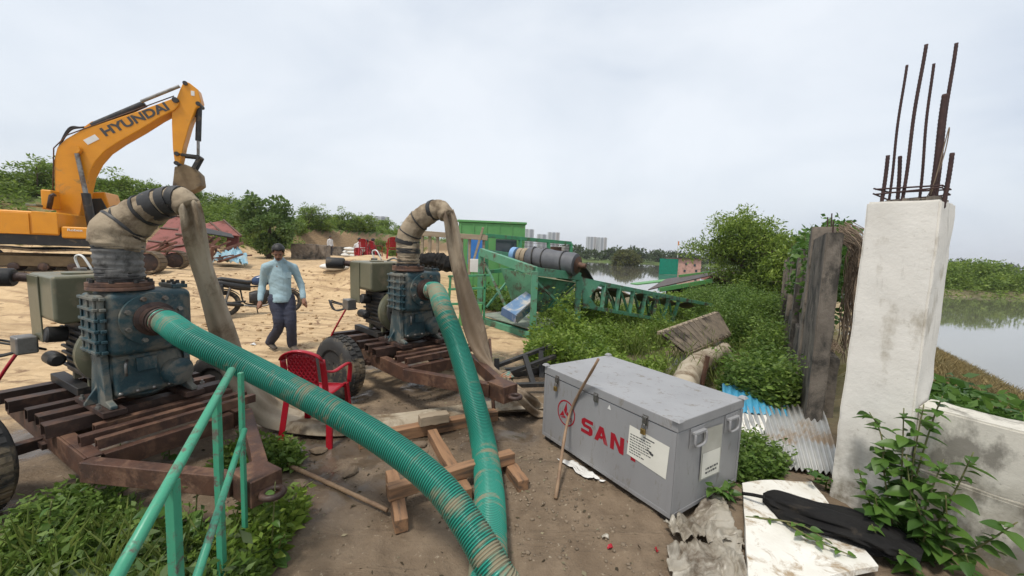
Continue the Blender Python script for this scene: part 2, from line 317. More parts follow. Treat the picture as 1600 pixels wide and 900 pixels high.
def terrain(x, y):
    x = np.asarray(x, float); y = np.asarray(y, float)
    z = .62*S((y-8.3-.6*(x+10))/4.5)*S((2-x+.05*y)/5) + .25*S((y-18)/10)*S((-x)/6)
    q, hh = crest_q(x, y); front = S(1+q/np.where(y > 33, 3.4, 6.0)); z = z + np.where(q < 0, front, 1-.25*S(q/30))*np.maximum(hh-.8, 0)
    # low wet ground right of the yard
    low = S((x-.9+.10*(y-7))/2.6)*S((y-3.9)/2.2)*(wall_d(x, y) < 60); z = z - .42*low
    wd = wall_d(x, y)
    z = z - np.where(wd > .2, 1.6*S((wd-1.6)/4.2)+.42*S((wd-.2)/1)*-low*1.0, 0)
    xl = 3.4+.17*(y-26); lake = S((y-21-.12*np.maximum(x, 0))/8)*S((x-xl)/5); z = z - 1.3*lake
    z = z - .45*np.exp(-((x-5.6)**2+(y-9.8)**2)/.9)                # flooded hollow
    far = S((y-150)/12); isl = S((y-33-.05*(x-40))/5)*S((x-36)/6)*(1-S((y-75)/10)); z = np.where(z < 1, np.maximum(z, -1.9), z) + far*1.7*(z < -.3) + isl*1.55*(z < -.3)
    # sand heap and relief
    z = z + .75*np.exp(-(((x+6.6)/1.9)**2+((y-17.5)/2.6)**2)) + .35*np.exp(-(((x+4.6)/1.0)**2+((y-15.2)/1.6)**2))
    z = z + .62*np.exp(-(((x+5.3)/1.5)**2+((y-13.6)/1.5)**2)) + .3*np.exp(-(((x+7.4)/1.3)**2+((y-13.0)/.9)**2))
    near = np.exp(-((x+.2)**2+(y-3)**2)/30)
    z = z + .035*fbm(x*1.3, y*1.3, 4) + (.075*fbm(x*4, y*4, 5)+.04*np.abs(fbm(x*9+4, y*9, 3)))*np.clip(1.2-y/14, 0, 1) + .25*fbm(x*.25, y*.25, 4)*S((y-14)/20)*(np.abs(z) > -1)
    ruts = np.sin((x*.35+y*.95)*3.1+3*fbm(x*.3, y*.3, 2))
    z = z + (.04*ruts+.02*np.sin((x*.9-y*.5)*5+4*fbm(x*.4, y*.4, 2)))*S((-x-1.5)/2)*S((y-5)/2)*(1-S((y-16)/8))
    return z
def H(x, y): return float(terrain(np.array([x]), np.array([y]))[0])
ys = np.concatenate([np.linspace(-4, .8, 14), np.linspace(.85, 8, 190), 8*np.power(2600/8., np.linspace(.004, 1, 210))])
us = np.linspace(-2.6, 2.6, 461); us = us*(.55+.45*np.abs(us)/2.6)
YY, UU = np.meshgrid(ys, us, indexing='ij'); XX = UU*(np.abs(YY)+2.2); ZZ = terrain(XX, YY)
m, n = XX.shape; V = np.stack([XX, YY, ZZ], -1).reshape(-1, 3)
idx = np.arange(m*n).reshape(m, n); F = np.stack([idx[:-1, :-1], idx[:-1, 1:], idx[1:, 1:], idx[1:, :-1]], -1).reshape(-1, 4)
me = bpy.data.meshes.new('ground'); me.from_pydata(V.tolist(), [], F.tolist()); me.polygons.foreach_set('use_smooth', [True]*len(me.polygons))
ground = bpy.data.objects.new('ground', me); COL.objects.link(ground); ground['kind'] = 'structure'
def ground_material():
    m = bpy.data.materials.new('earth'); m.use_nodes = True; t = m.node_tree; P = t.nodes['Principled BSDF']; L = t.links.new
    def n(k, op=None, **kw):
        q = t.nodes.new(k)
        if op: q.operation = op
        for a, b in kw.items(): q.inputs[a].default_value = b
        return q
    tc = n('ShaderNodeTexCoord'); pos = tc.outputs['Object']; sx = n('ShaderNodeSeparateXYZ'); L(pos, sx.inputs[0])
    def noise(s, d=8, r=.62, dist=0): q = n('ShaderNodeTexNoise', Scale=s, Detail=d, Roughness=r, Distortion=dist); L(pos, q.inputs['Vector']); return q.outputs[0]
    def ramp(v, a, b, c1, c2):
        r = t.nodes.new('ShaderNodeValToRGB'); r.color_ramp.elements[0].position = a; r.color_ramp.elements[1].position = b
        r.color_ramp.elements[0].color = (*c1, 1); r.color_ramp.elements[1].color = (*c2, 1); L(v, r.inputs[0]); return r.outputs[0]
    def mixc(f, a, b):
        q = t.nodes.new('ShaderNodeMix'); q.data_type = 'RGBA'; L(f, q.inputs[0]); L(a, q.inputs[6]); L(b, q.inputs[7]); return q.outputs[2]
    def mr(v, a, b, c=0, d=1):
        q = t.nodes.new('ShaderNodeMapRange'); q.interpolation_type = 'SMOOTHSTEP'
        for i, k in enumerate((a, b, c, d)): q.inputs[i+1].default_value = k
        L(v, q.inputs[0]); return q.outputs[0]
    def mth(op, a, b):
        q = n('ShaderNodeMath', op)
        for i, v in enumerate((a, b)):
            if isinstance(v, (int, float)): q.inputs[i].default_value = v
            else: L(v, q.inputs[i])
        return q.outputs[0]
    n1 = noise(.9); n2 = noise(7); n3 = noise(28, 6); n4 = noise(.35, 4)
    sand = mixc(mr(n1, .4, .65), ramp(n2, .3, .7, (.49, .345, .19), (.60, .44, .26)), ramp(n2, .3, .7, (.37, .25, .135), (.52, .37, .21)))
    mpT = n('ShaderNodeMapping'); mpT.inputs['Rotation'].default_value = (0, 0, -.36); mpT.inputs['Scale'].default_value = (.22, 3.2, 1); L(pos, mpT.inputs[0]); nT = n('ShaderNodeTexNoise', Scale=1.6, Detail=7, Roughness=.6); L(mpT.outputs[0], nT.inputs['Vector']); trk = mr(nT.outputs[0], .5, .62)
    sand = mixc(mth('MULTIPLY', trk, .75), sand, ramp(n3, .3, .7, (.25, .16, .085), (.36, .245, .14)))
    grit = noise(90, 4, .7)
    clod = mr(noise(2.4, 10, .7, .6), .54, .66); sand = mixc(clod, sand, ramp(n3, .3, .7, (.17, .10, .055), (.26, .16, .09)))
    mud = mixc(mr(n1, .38, .62), ramp(n2, .3, .7, (.125, .088, .056), (.19, .138, .09)), ramp(n2, .3, .7, (.168, .123, .082), (.24, .18, .122)))
    mud = mixc(mr(n3, .62, .72), mud, ramp(n2, .3, .7, (.30, .24, .17), (.36, .3, .22)))
    mud = mixc(mr(grit, .60, .72), mud, ramp(n1, .3, .7, (.09, .065, .045), (.34, .28, .2))); wet = mr(noise(1.1, 5, .55, .3), .45, .56)
    wetm = ramp(n2, .3, .7, (.06, .046, .033), (.09, .068, .048)); 
    # sand <-> mud by distance from the pumps
    e1 = mth('ADD', mth('ADD', sx.outputs[1], mth('MULTIPLY', sx.outputs[0], -.55)), mth('MULTIPLY', mth('SUBTRACT', n1, .5), 3.5))
    f_sand = mr(e1, 4.9, 6.9)
    wetzone = mth('MULTIPLY', wet, mr(mth('ABSOLUTE', mth('SUBTRACT', e1, 4.8), 0), 2.6, 1.0))
    base = mixc(f_sand, mud, sand); base = mixc(mth('MULTIPLY', wetzone, .85), base, wetm)
    # wet shore strip + soil under the weeds on the right
    f_soil = mr(mth('ADD', sx.outputs[0], mth('MULTIPLY', n1, 1.0)), 1.8, 3.2); f_soil = mth('MULTIPLY', f_soil, mr(sx.outputs[1], 3.2, 5.0))
    soil = mixc(mr(n4, .4, .6), ramp(n2, .3, .7, (.075, .075, .03), (.12, .105, .05)), ramp(n2, .3, .7, (.16, .13, .07), (.2, .165, .09)))
    base = mixc(f_soil, base, soil)
    wd = mth('SUBTRACT', mth('MULTIPLY', mth('SUBTRACT', sx.outputs[0], 4.2), .83), mth('MULTIPLY', mth('SUBTRACT', sx.outputs[1], 5.15), .55))
    bank = ramp(n2, .3, .7, (.27, .20, .11), (.38, .29, .165)); base = mixc(mth('MULTIPLY', mr(wd, .6, 1.6), mr(sx.outputs[1], 30, 20)), base, bank)
    # hill: turf on top, bare layered cut where steep
    g = n('ShaderNodeNewGeometry'); sn = n('ShaderNodeSeparateXYZ'); L(g.outputs['True Normal'], sn.inputs[0])
    turf = mixc(mr(n4, .4, .6), ramp(n1, .3, .7, (.06, .10, .02), (.09, .14, .03)), ramp(n1, .3, .7, (.10, .125, .035), (.12, .16, .045)))
    wv = n('ShaderNodeTexWave', Scale=2.6, Distortion=5, Detail=4); wv.bands_direction = 'Z'; L(pos, wv.inputs['Vector'])
    cut = mixc(wv.outputs[0], ramp(n2, .3, .7, (.24, .155, .08), (.34, .235, .13)), ramp(n2, .3, .7, (.15, .095, .05), (.22, .145, .08)))
    hill = mixc(mr(sn.outputs[2], .86, .78), turf, cut); zz = mr(sx.outputs[2], 1.25, 1.75)
    base = mixc(mth('MULTIPLY', zz, mr(sx.outputs[1], 18, 23)), base, hill)
    farl = mr(sx.outputs[1], 120, 150); base = mixc(farl, base, turf)
    L(base, P.inputs['Base Color'])
    L(mr(wetzone, .1, .9, .9, .16), P.inputs['Roughness']); P.inputs['Specular IOR Level'].default_value = .35
    hgt = mth('ADD', mth('MULTIPLY', n2, .6), mth('ADD', mth('MULTIPLY', n3, .35), mth('ADD', mth('MULTIPLY', clod, .2), mth('ADD', mth('MULTIPLY', trk, .25), mth('MULTIPLY', grit, .12)))))
    bu = n('ShaderNodeBump', Distance=.035); L(hgt, bu.inputs['Height']); L(mr(wetzone, .2, .8, .8, .12), bu.inputs['Strength']); L(bu.outputs[0], P.inputs['Normal'])
    return m
me.materials.append(ground_material())
# lake
def water_material():
    m = bpy.data.materials.new('lake_water'); m.use_nodes = True; t = m.node_tree; P = t.nodes['Principled BSDF']; L = t.links.new
    P.inputs['Base Color'].default_value = (.16, .15, .12, 1); P.inputs['Roughness'].default_value = .04; P.inputs['Specular IOR Level'].default_value = .5; P.inputs['IOR'].default_value = 1.33
    P.inputs['Coat Weight'].default_value = .35; P.inputs['Coat Roughness'].default_value = .03
    tc = t.nodes.new('ShaderNodeTexCoord'); nz = t.nodes.new('ShaderNodeTexNoise'); nz.inputs['Scale'].default_value = .35; nz.inputs['Detail'].default_value = 5; L(tc.outputs['Object'], nz.inputs['Vector'])
    b = t.nodes.new('ShaderNodeBump'); b.inputs['Strength'].default_value = .05; b.inputs['Distance'].default_value = .08; L(nz.outputs[0], b.inputs['Height']); L(b.outputs[0], P.inputs['Normal']); return m
mb = MB(); mb.add([(1.5, -30, WATER), (700, -30, WATER), (700, 170, WATER), (1.5, 170, WATER)], [(0, 1, 2, 3)])
lake = mb.build('lake_water', water_material()); lake['kind'] = 'structure'
# ------------------------------------------------------------------ foliage helpers
def leaf_arrays(P, D, L, W, fold=.25, six=False):
    """P base points, D unit directions, L lengths, W widths -> verts, faces of folded pointed leaves"""
    n = len(P); up = np.random.randn(n, 3); up[:, 2] += .8
    sd = np.cross(D, up); sd /= np.linalg.norm(sd, axis=1)[:, None]+1e-9; nn = np.cross(sd, D)
    L = L[:, None]; W = W[:, None]
    b = P; tip = P+D*L-nn*L*.12; mid = P+D*L*.45+nn*W*fold*.3
    l = P+D*L*.42+sd*W*.5-nn*W*fold*.3; r = P+D*L*.42-sd*W*.5-nn*W*fold*.3
    V = np.stack([b, l, tip, r], 1).reshape(-1, 3); k = np.arange(n)*4
    F = np.concatenate([np.stack([k, k+1, k+2], 1), np.stack([k, k+2, k+3], 1)])
    return V, F
def quick_mesh(name, V, F, mats, parent=None, matidx=None):
    me = bpy.data.meshes.new(name); nv, nf = len(V), len(F); k = F.shape[1]
    me.vertices.add(nv); me.vertices.foreach_set('co', np.asarray(V, np.float32).ravel()); me.loops.add(nf*k); me.loops.foreach_set('vertex_index', np.asarray(F, np.int32).ravel())
    me.polygons.add(nf); me.polygons.foreach_set('loop_start', np.arange(0, nf*k, k, dtype=np.int32)); me.update(calc_edges=True)
    for q in mats: me.materials.append(q)
    o = bpy.data.objects.new(name, me); COL.objects.link(o); o.parent = parent; return o
def rdir(n, upb=.2):
    d = np.random.randn(n, 3); d[:, 2] += upb; return d/np.linalg.norm(d, axis=1)[:, None]
def leaf_blob(name, mat, centers, radii, n, size, parent=None, squash=.8, aspect=.45, upb=.15, shell=.55):
    """leaves in many uneven clumps: centers (k,3), radii (k,)"""
    c = np.asarray(centers, float); r = np.asarray(radii, float); w = r**2; pick = np.random.choice(len(c), n, p=w/w.sum())
    d = rdir(n, .25); rad = (shell+(1-shell)*np.random.rand(n))*r[pick]; P = c[pick]+d*rad[:, None]*np.array([1, 1, squash])
    D = d*.7+rdir(n, upb)*.8; D /= np.linalg.norm(D, axis=1)[:, None]; s = size*(.55+.9*np.random.rand(n))
    V, F = leaf_arrays(P, D, s, s*aspect); return quick_mesh(name, V, F, [mat], parent)
def weeds(name, mat, xy, hfun, per, size, aspect=.5, label=None, cat='weeds', parent=None, upb=.35, group=None):
    """low ground cover: at every xy a shoot with 'per' leaves up its height"""
    x, y = xy; n = len(x); z = terrain(x, y); h = hfun(x, y); ang = np.random.rand(n)*6.28; lean = np.random.rand(n)*.35
    Ps = []; Ds = []; Sz = []
    for k in range(per):
        t = ((k+.35+.5*np.random.rand(n))/per); a = ang+k*2.4+np.random.randn(n)*.3
        P = np.stack([x+np.cos(ang)*lean*h*t, y+np.sin(ang)*lean*h*t, z+h*t], 1); D = np.stack([np.cos(a), np.sin(a), upb+.4*np.random.randn(n)], 1); D /= np.linalg.norm(D, axis=1)[:, None]
        Ps.append(P); Ds.append(D); Sz.append(size*(.6+.8*np.random.rand(n))*(1.15-.5*t))
    P = np.concatenate(Ps); D = np.concatenate(Ds); s_ = np.concatenate(Sz); V, F = leaf_arrays(P, D, s_, s_*aspect)
    # stems as thin triangles strips
    b = np.stack([x, y, z-.02], 1); tp = np.stack([x+np.cos(ang)*lean*h, y+np.sin(ang)*lean*h, z+h], 1); o = np.array([.004, .002, 0])
    k0 = len(V); V = np.concatenate([V, np.stack([b-o, b+o, tp], 1).reshape(-1, 3)]); k = k0+np.arange(n)*3; F = np.concatenate([F, np.stack([k, k+1, k+2], 1)])
    o = quick_mesh(name, V, F, [mat], parent)
    if label: tag(o, label, cat, group, 'stuff')
    return o
def scatter(poly, n, cond=None):
    p = np.array(poly); lo, hi = p.min(0), p.max(0); X = []; Y = []; c = 0
    while c < n:
        q = lo+(hi-lo)*np.random.rand(n*2, 2); ins = np.zeros(len(q), bool); j = len(p)-1
        for i in range(len(p)):
            a = (p[i, 1] > q[:, 1]) != (p[j, 1] > q[:, 1]); xx = (p[j, 0]-p[i, 0])*(q[:, 1]-p[i, 1])/(p[j, 1]-p[i, 1]+1e-12)+p[i, 0]; ins ^= a & (q[:, 0] < xx); j = i
        if cond is not None: ins &= cond(q[:, 0], q[:, 1])
        q = q[ins]; X.append(q[:, 0]); Y.append(q[:, 1]); c += len(q)
        if len(q) == 0: break
    return np.concatenate(X)[:n], np.concatenate(Y)[:n]
LF = dict(
 grass=leafmat('grass_blade', [(.16, .22, .05), (.22, .27, .07), (.28, .31, .10), (.13, .19, .04)], rough=.55),
 weed=leafmat('weed_leaf', [(.075, .135, .028), (.14, .22, .046), (.225, .315, .072), (.105, .18, .036)]),
 weed2=leafmat('bright_weed_leaf', [(.11, .18, .028), (.19, .28, .045), (.28, .37, .07), (.14, .22, .035)]),
 dark=leafmat('dark_leaf', [(.10, .16, .05), (.15, .225, .07), (.20, .285, .095), (.12, .185, .06)]),
 tree=leafmat('acacia_leaf', [(.11, .17, .028), (.21, .29, .05), (.31, .39, .08), (.16, .235, .036)]),
 hill=leafmat('hill_leaf', [(.12, .19, .036), (.20, .285, .055), (.28, .36, .08), (.15, .215, .043)]),
 far=leafmat('far_leaf', [(.05, .075, .03), (.07, .10, .035), (.09, .12, .045)]),
 broad=leafmat('broad_leaf', [(.055, .125, .025), (.095, .185, .04), (.145, .25, .055), (.07, .15, .03)], rough=.4),
 dry=leafmat('dry_grass', [(.24, .17, .08), (.33, .25, .13), (.4, .31, .17), (.2, .15, .08)], rough=.8, trans=.2),
 dusty=leafmat('dusty_leaf', [(.09, .13, .05), (.13, .16, .08), (.06, .11, .035)], rough=.8, trans=.15),
)
# ------------------------------------------------------------------ pump trailers
def wheel(parent, y, side, R=.33, W=.2, x=0, z=.33):
    wh = empty('wheel'); wh.parent = parent; wh.location = (x, y, z)
    pr = [(R*.56, -W*.42), (R*.62, -W*.5), (R*.86, -W*.52), (R*.96, -W*.42), (R, -W*.3), (R, W*.3), (R*.96, W*.42), (R*.86, W*.52), (R*.62, W*.5), (R*.56, W*.42)]
    t = MB().lathe(pr, ax=(0, 1, 0), n=36)
    for i in range(36):                                     # tread blocks
        a = 2*math.pi*i/36
        for s_ in (-1, 1):
            c = Vector((math.cos(a+s_*.04)*(R+.003), s_*W*.17, math.sin(a+s_*.04)*(R+.003))); t.box(c, (.016, W*.26, .036), Matrix.Rotation(-a, 3, 'Y'))
    t.build('tyre', M['rubber'], wh, smooth='auto', angle=35)
    MB().lathe([(.05, -W*.5*side), (.06, W*.36*side), (R*.3, W*.36*side), (R*.42, W*.2*side), (R*.5, W*.24*side), (R*.565, W*.44*side), (R*.57, 0)], ax=(0, 1, 0), n=28).build('rim', M['black'], wh, smooth='auto')
    b = MB()
    for i in range(5): a = i*1.2566; b.cyl((math.cos(a)*R*.2, W*.35*side, math.sin(a)*R*.2), (math.cos(a)*R*.2, W*.42*side, math.sin(a)*R*.2), .011, n=6)
    b.build('wheel_nuts', M['rust'], wh); return wh
def make_trailer():
    t = empty('pump_trailer')
    for s_ in (-1, 1):
        y = .43*s_; mb = MB().bx(-.65, 1.0, y-.006, y+.006, .31, .45)        # channel section rail
        mb.bx(-.65, 1.0, y-s_*.075, y-s_*.008, .436, .4495).bx(-.65, 1.0, y-s_*.075, y-s_*.008, .3105, .324); mb.build('side_rail', M['rust'], t, bevel=.003)
        mb = MB().bar((1.005, y, .385), (1.86, .07*s_, .385), .075, .12); mb.build('drawbar', M['rust'], t, bevel=.005)
        wh = wheel(t, 0, s_); wh.location = (.10-.12*s_, .745*s_, .33); wh.rotation_euler = (0, 0, math.radians(12))
        MB().bx(.0-.1*s_, .2-.1*s_, y-.03, y+.03, .345, .309).build('axle_bracket', M['rust_dark'], t)
    MB().bx(-.69, -.652, -.44, .44, .315, .448).build('rear_rail', M['rust'], t, bevel=.004)
    MB().bx(.93, .992, -.35, .35, .32, .435).build('front_rail', M['rust'], t, bevel=.004)
    MB().bar((.22, -.745, .325), (-.02, .745, .325), .07, .07).build('axle', M['rust_dark'], t, bevel=.004)
    MB().bx(1.83, 2.05, -.085, .085, .31, .46).build('hitch_block', M['rust'], t, bevel=.006)
    MB().ring((2.10, 0, .375), (0, 0, 1), .05, .018).build('tow_ring', M['rust_dark'], t, smooth=True)
    k = 0
    for x, w_, y0, y1, mt in [(-.56, .09, -.52, .5, 'rust_dark'), (-.28, .1, -.50, .5, 'rust_dark'), (.04, .075, -.47, .52, 'rust_dark'), (.24, .1, -.46, .55, 'rust_dark'), (.46, .1, -.48, .52, 'rust_dark'), (.64, .06, -.3, .5, 'rust'), (.78, .06, -.40, .54, 'rust'), (.91, .05, -.36, .54, 'rust')]:
        h = .085 if k < 5 else .06; z0 = .451; b = MB(); e_ = .007          # hollow square tube, open ends
        b.bx(x-w_/2, x+w_/2, y0, y1, z0, z0+e_).bx(x-w_/2, x+w_/2, y0, y1, z0+h-e_, z0+h).bx(x-w_/2, x-w_/2+e_, y0, y1, z0+e_, z0+h-e_).bx(x+w_/2-e_, x+w_/2, y0, y1, z0+e_, z0+h-e_)
        b.build('crossbeam', M[mt], t); k += 1
    for y in (-.2, .25): MB().bx(.12, .66, y-.06, y+.06, .5365, .575).build('pad', M['rust_dark'], t, bevel=.004)
    MB().bx(-.62, .02, -.22, -.14, .5365, .6).bx(-.62, .02, .12, .2, .5365, .6).build('engine_bearer', M['black'], t, bevel=.005)
    # engine
    before = set(o.name for o in t.children)
    e_ = MB().bx(-.58, -.1, -.2, .18, .66, 1.08)
    for i in range(7): e_.bx(-.6+.0, -.12, -.222, -.2, .70+i*.05, .722+i*.05)
    for i in range(6): e_.bx(-.61, -.58, -.18, .16, .72+i*.055, .745+i*.055)
    eng = e_.build('engine_block', M['black'], t, bevel=.006)
    MB().bx(-.54, -.14, -.15, .13, .601, .658).build('oil_pan', M['black'], t, bevel=.015)
    for i in range(2):
        x = -.46+.24*i; c = MB().lathe([(.07, 0), (.085, .01), (.085, .03), (.07, .035), (.085, .04), (.085, .06), (.07, .065), (.08, .075), (.06, .1)], (x, 0, 1.0805), n=18); c.build('cylinder_head', M['black'], t, smooth='auto')
    fw = MB().lathe([(.255, 0), (.255, .05), (.225, .075), (.2, .078)], (-.098, -.02, .86), (1, 0, 0), 40).build('flywheel_housing', M['olive'], t, smooth='auto')
    MB().lathe([(.185, .0785), (.185, .1), (.16, .105), (.11, .106)], (-.098, -.02, .86), (1, 0, 0), 36).build('flywheel', M['steel'], t, smooth='auto')
    MB().lathe([(.105, .1065), (.1, .11), (.07, .16), (.045, .17), (.045, .36)], (-.098, -.02, .86), (1, 0, 0), 24).build('coupling', M['black'], t, smooth='auto')
    b = MB()
    for i in range(6): a = i*1.047; b.cyl((-.02, -.02+math.cos(a)*.145, .86+math.sin(a)*.145), (.012, -.02+math.cos(a)*.145, .86+math.sin(a)*.145), .013, n=6)
    b.build('flywheel_bolts', M['black'], t)
    tank = MB().prism([(-.34, 1.44), (.1, 1.45), (.17, 1.38), (.17, 1.2), (.1, 1.12), (-.3, 1.09), (-.34, 1.12)], 'x', -.7, -.14).build('fuel_tank', M['olive'], t, bevel=.022, seg=3)
    MB().prism([(-.352, 1.425), (-.342, 1.425), (-.335, .93), (-.345, .93)], 'x', -.69, -.43).build('tank_guard_panel', M['olive'], t, bevel=.003)
    MB().lathe([(.035, 1.4455), (.04, 1.45), (.04, 1.475), (.03, 1.48)], (-.55, -.1, 0), n=18).build('filler_cap', M['steel'], t, smooth='auto')
    MB().lathe([(.085, 1.4455), (.085, 1.455), (.06, 1.462)], (-.36, -.16, 0), n=22).build('tank_lid', M['olive'], t, smooth='auto')
    MB().tube(spline([(-.55, -.1, 1.455), (-.56, -.12, 1.56), (-.48, -.1, 1.575), (-.43, -.06, 1.46)], 14), .008, 8).build('tank_hose', M['white'], t, smooth=True)
    MB().tube(spline([(-.4, 0, 1.45), (-.32, .04, 1.49), (-.22, .06, 1.47), (-.12, .1, 1.45)], 12), .012, 8).build('fuel_pipe', M['steel'], t, smooth=True)
    af = MB().lathe([(.062, 0), (.07, .01), (.07, .2), (.06, .205), (.05, .2)], (-.74, -.4, 1.40), (-.55, -.8, .02), 24).build('air_filter', M['black'], t, smooth='auto')
    MB().tube(spline([(-.745, -.41, 1.40), (-.73, -.36, 1.40), (-.66, -.25, 1.36), (-.5, -.1, 1.15)], 12), .035, 12).build('intake_pipe', M['rust_dark'], t, smooth=True)
    MB().bx(-.66, -.5, -.46, -.35, .84, .97).build('starter_box', M['steel'], t, bevel=.012)
    MB().lathe([(.045, 0), (.05, .02), (.05, .16), (.03, .18)], (-.5, -.30, .80), (1, 0, 0), 18).build('starter_motor', M['black'], t, smooth='auto')
    MB().lathe([(.055, 0), (.06, .02), (.06, .1), (.05, .11)], (-.4, -.23, .98), (0, -1, .1), 20).build('oil_filter', M['black'], t, smooth='auto')
    for i, (c, q) in enumerate([('black', 0), ('black', .05), ('redplastic', .02)]):
        pts = [(-.58, -.42, .86), (-.7-q, -.52, .82), (-.78-q, -.55, .93), (-.86, -.45-q, .9), (-.6, -.3, .84)] if i < 2 else [(-.6, -.44, .84), (-.62, -.5, .72), (-.7, -.58, .5), (-.72, -.62, .3), (-.85, -.75, .04)]
        MB().tube(spline(pts, 26), .009 if i < 2 else .011, 8).build('cable', M[c], t, smooth=True)
    MB().bx(-.5, -.46, -.19, -.15, .60, .76).build('engine_foot', M['olive'], t); MB().bx(-.18, -.14, -.19, -.15, .6, .76).build('engine_foot', M['olive'], t)
    for c_ in t.children:
        if c_.name not in before: c_.location.x += .17; c_.location.y += .03
    # pump
    cas = MB().bx(.30, .62, -.20, .27, .92, 1.37).build('pump_casing', M['pumpblue'], t, bevel=.05, seg=4)
    cov = MB().bx(.32, .60, -.245, -.202, .93, 1.35).build('side_cover', M['pumpblue'], t, bevel=.02, seg=3)
    r_ = MB()
    for i in range(6): r_.bx(.315, .605, -.264, -.238, .955+i*.072, .975+i*.072)
    for x in (.34, .46, .58): r_.bx(x-.009, x+.009, -.256, -.246, .94, 1.34)
    for x in (.6,):
        for i in range(6): r_.bx(.59, .625, -.235, -.205, .955+i*.072, .975+i*.072)
    r_.build('ribs', M['pumpblue'], cov, bevel=.004)
    vol = MB().lathe([(.1, 0), (.215, .01), (.235, .05), (.235, .20), (.2, .25), (.12, .255)], (.28, .02, .80), (1, 0, 0), 36).build('volute', M['pumpblue'], t, smooth='auto')
    MB().bx(.34, .56, -.17, .2, .62, .925).build('pump_body', M['pumpblue'], t, bevel=.03, seg=3)
    MB().prism([(-.055, .79), (.055, .79), (.06, .89), (-.06, .89)], 'x', .556, .585).build('name_plate_boss', M['pumpblue'], t, bevel=.006)
    for y, s_ in ((-.2, -1), (.255, 1)):
        l = MB().prism([(.25, .577), (.64, .577), (.64, .60), (.56, .62), (.52, .93), (.36, .93), (.3, .62), (.25, .60)], 'y', y-.02, y+.02)
        l.prism([(y-.085, .577), (y+.085, .577), (y+.085, .594), (y+.0205, .70), (y-.0205, .70), (y-.085, .594)], 'x', .4, .42); l.build('pump_leg', M['pumpblue'], t, bevel=.006)
    for y in (-.265, .32):
        for x in (.3, .6): MB().lathe([(.016, .595), (.016, .612), (.009, .613), (.009, .63)], (x, y, 0), n=8).build('bolt', M['steel'], t)
    MB().lathe([(.16, 0), (.185, .006), (.185, .034), (.12, .036)], (.618, .03, 1.17), (1, 0, 0), 36).build('suction_flange', M['pumpblue'], t, smooth='auto')
    MB().lathe([(.118, .03), (.12, .05), (.092, .06), (.092, .12), (.078, .121)], (.618, .03, 1.17), (1, 0, 0), 32).build('suction_neck', M['rust_dark'], t, smooth='auto')
    for i in range(8): a = i*.785+.39; MB().cyl((.65, .03+math.cos(a)*.155, 1.17+math.sin(a)*.155), (.678, .03+math.cos(a)*.155, 1.17+math.sin(a)*.155), .018, .015, 6).build('flange_bolt', M['steel'], t)
    MB().lathe([(.13, 1.368), (.175, 1.374), (.175, 1.395), (.172, 1.399), (.175, 1.402), (.175, 1.425), (.14, 1.428)], (.46, -.08, 0), n=36).build('discharge_flange', M['rust'], t, smooth='auto')
    for i in range(8): a = i*.785+.2; MB().cyl((.46+math.cos(a)*.165, -.08+math.sin(a)*.155, 1.426), (.46+math.cos(a)*.165, -.08+math.sin(a)*.155, 1.448), .015, n=6).build('flange_bolt', M['black'], t)
    MB().bx(.33, .57, .17, .262, 1.371, 1.4).build('inspection_plate', M['pumpblue'], t, bevel=.005)
    for x in (.36, .45, .54):
        for y in (.19, .245): MB().cyl((x, y, 1.399), (x, y, 1.422), .012, n=6).build('plate_bolt', M['black'], t)
    MB().lathe([(.09, 0), (.1, .02), (.1, .07), (.06, .09)], (.545, .16, .74), (1, .3, 0), 22).build('drain_cover', M['pumpblue'], t, smooth='auto')
    for i in range(5): MB().sphere((.588+.0, -.15+.09*i-.0, .655), (.012, .014, .014), 8, 6).build('stud', M['steel'], t, smooth=True)
    MB().tube(spline([(.56, -.1, .88), (.6, -.12, .86), (.6, -.12, .78)], 8), .009, 8).build('grease_pipe', M['steel'], t, smooth=True)
    return t
T1 = make_trailer(); T1.location = (-3.12, 2.97, H(-3.1, 2.9)); T1.rotation_euler = (0, 0, math.radians(-28))
tag(T1, 'blue pump and olive engine on rusty trailer, the nearer one behind the green handrail', 'pump', 'pump trailers in the yard')
T2 = copy_tree(T1); T2.location = (-1.55, 5.02, H(-1.6, 5.0)); T2.rotation_euler = (0, 0, math.radians(-44)); T2.scale = (1.07, 1.07, 1.07)
tag(T2, 'blue pump and olive engine on rusty trailer, the farther one behind the red chair', 'pump')
bpy.context.view_layer.update()
def W1(p): return T1.matrix_world@Vector(p)
def W2(p): return T2.matrix_world@Vector(p)
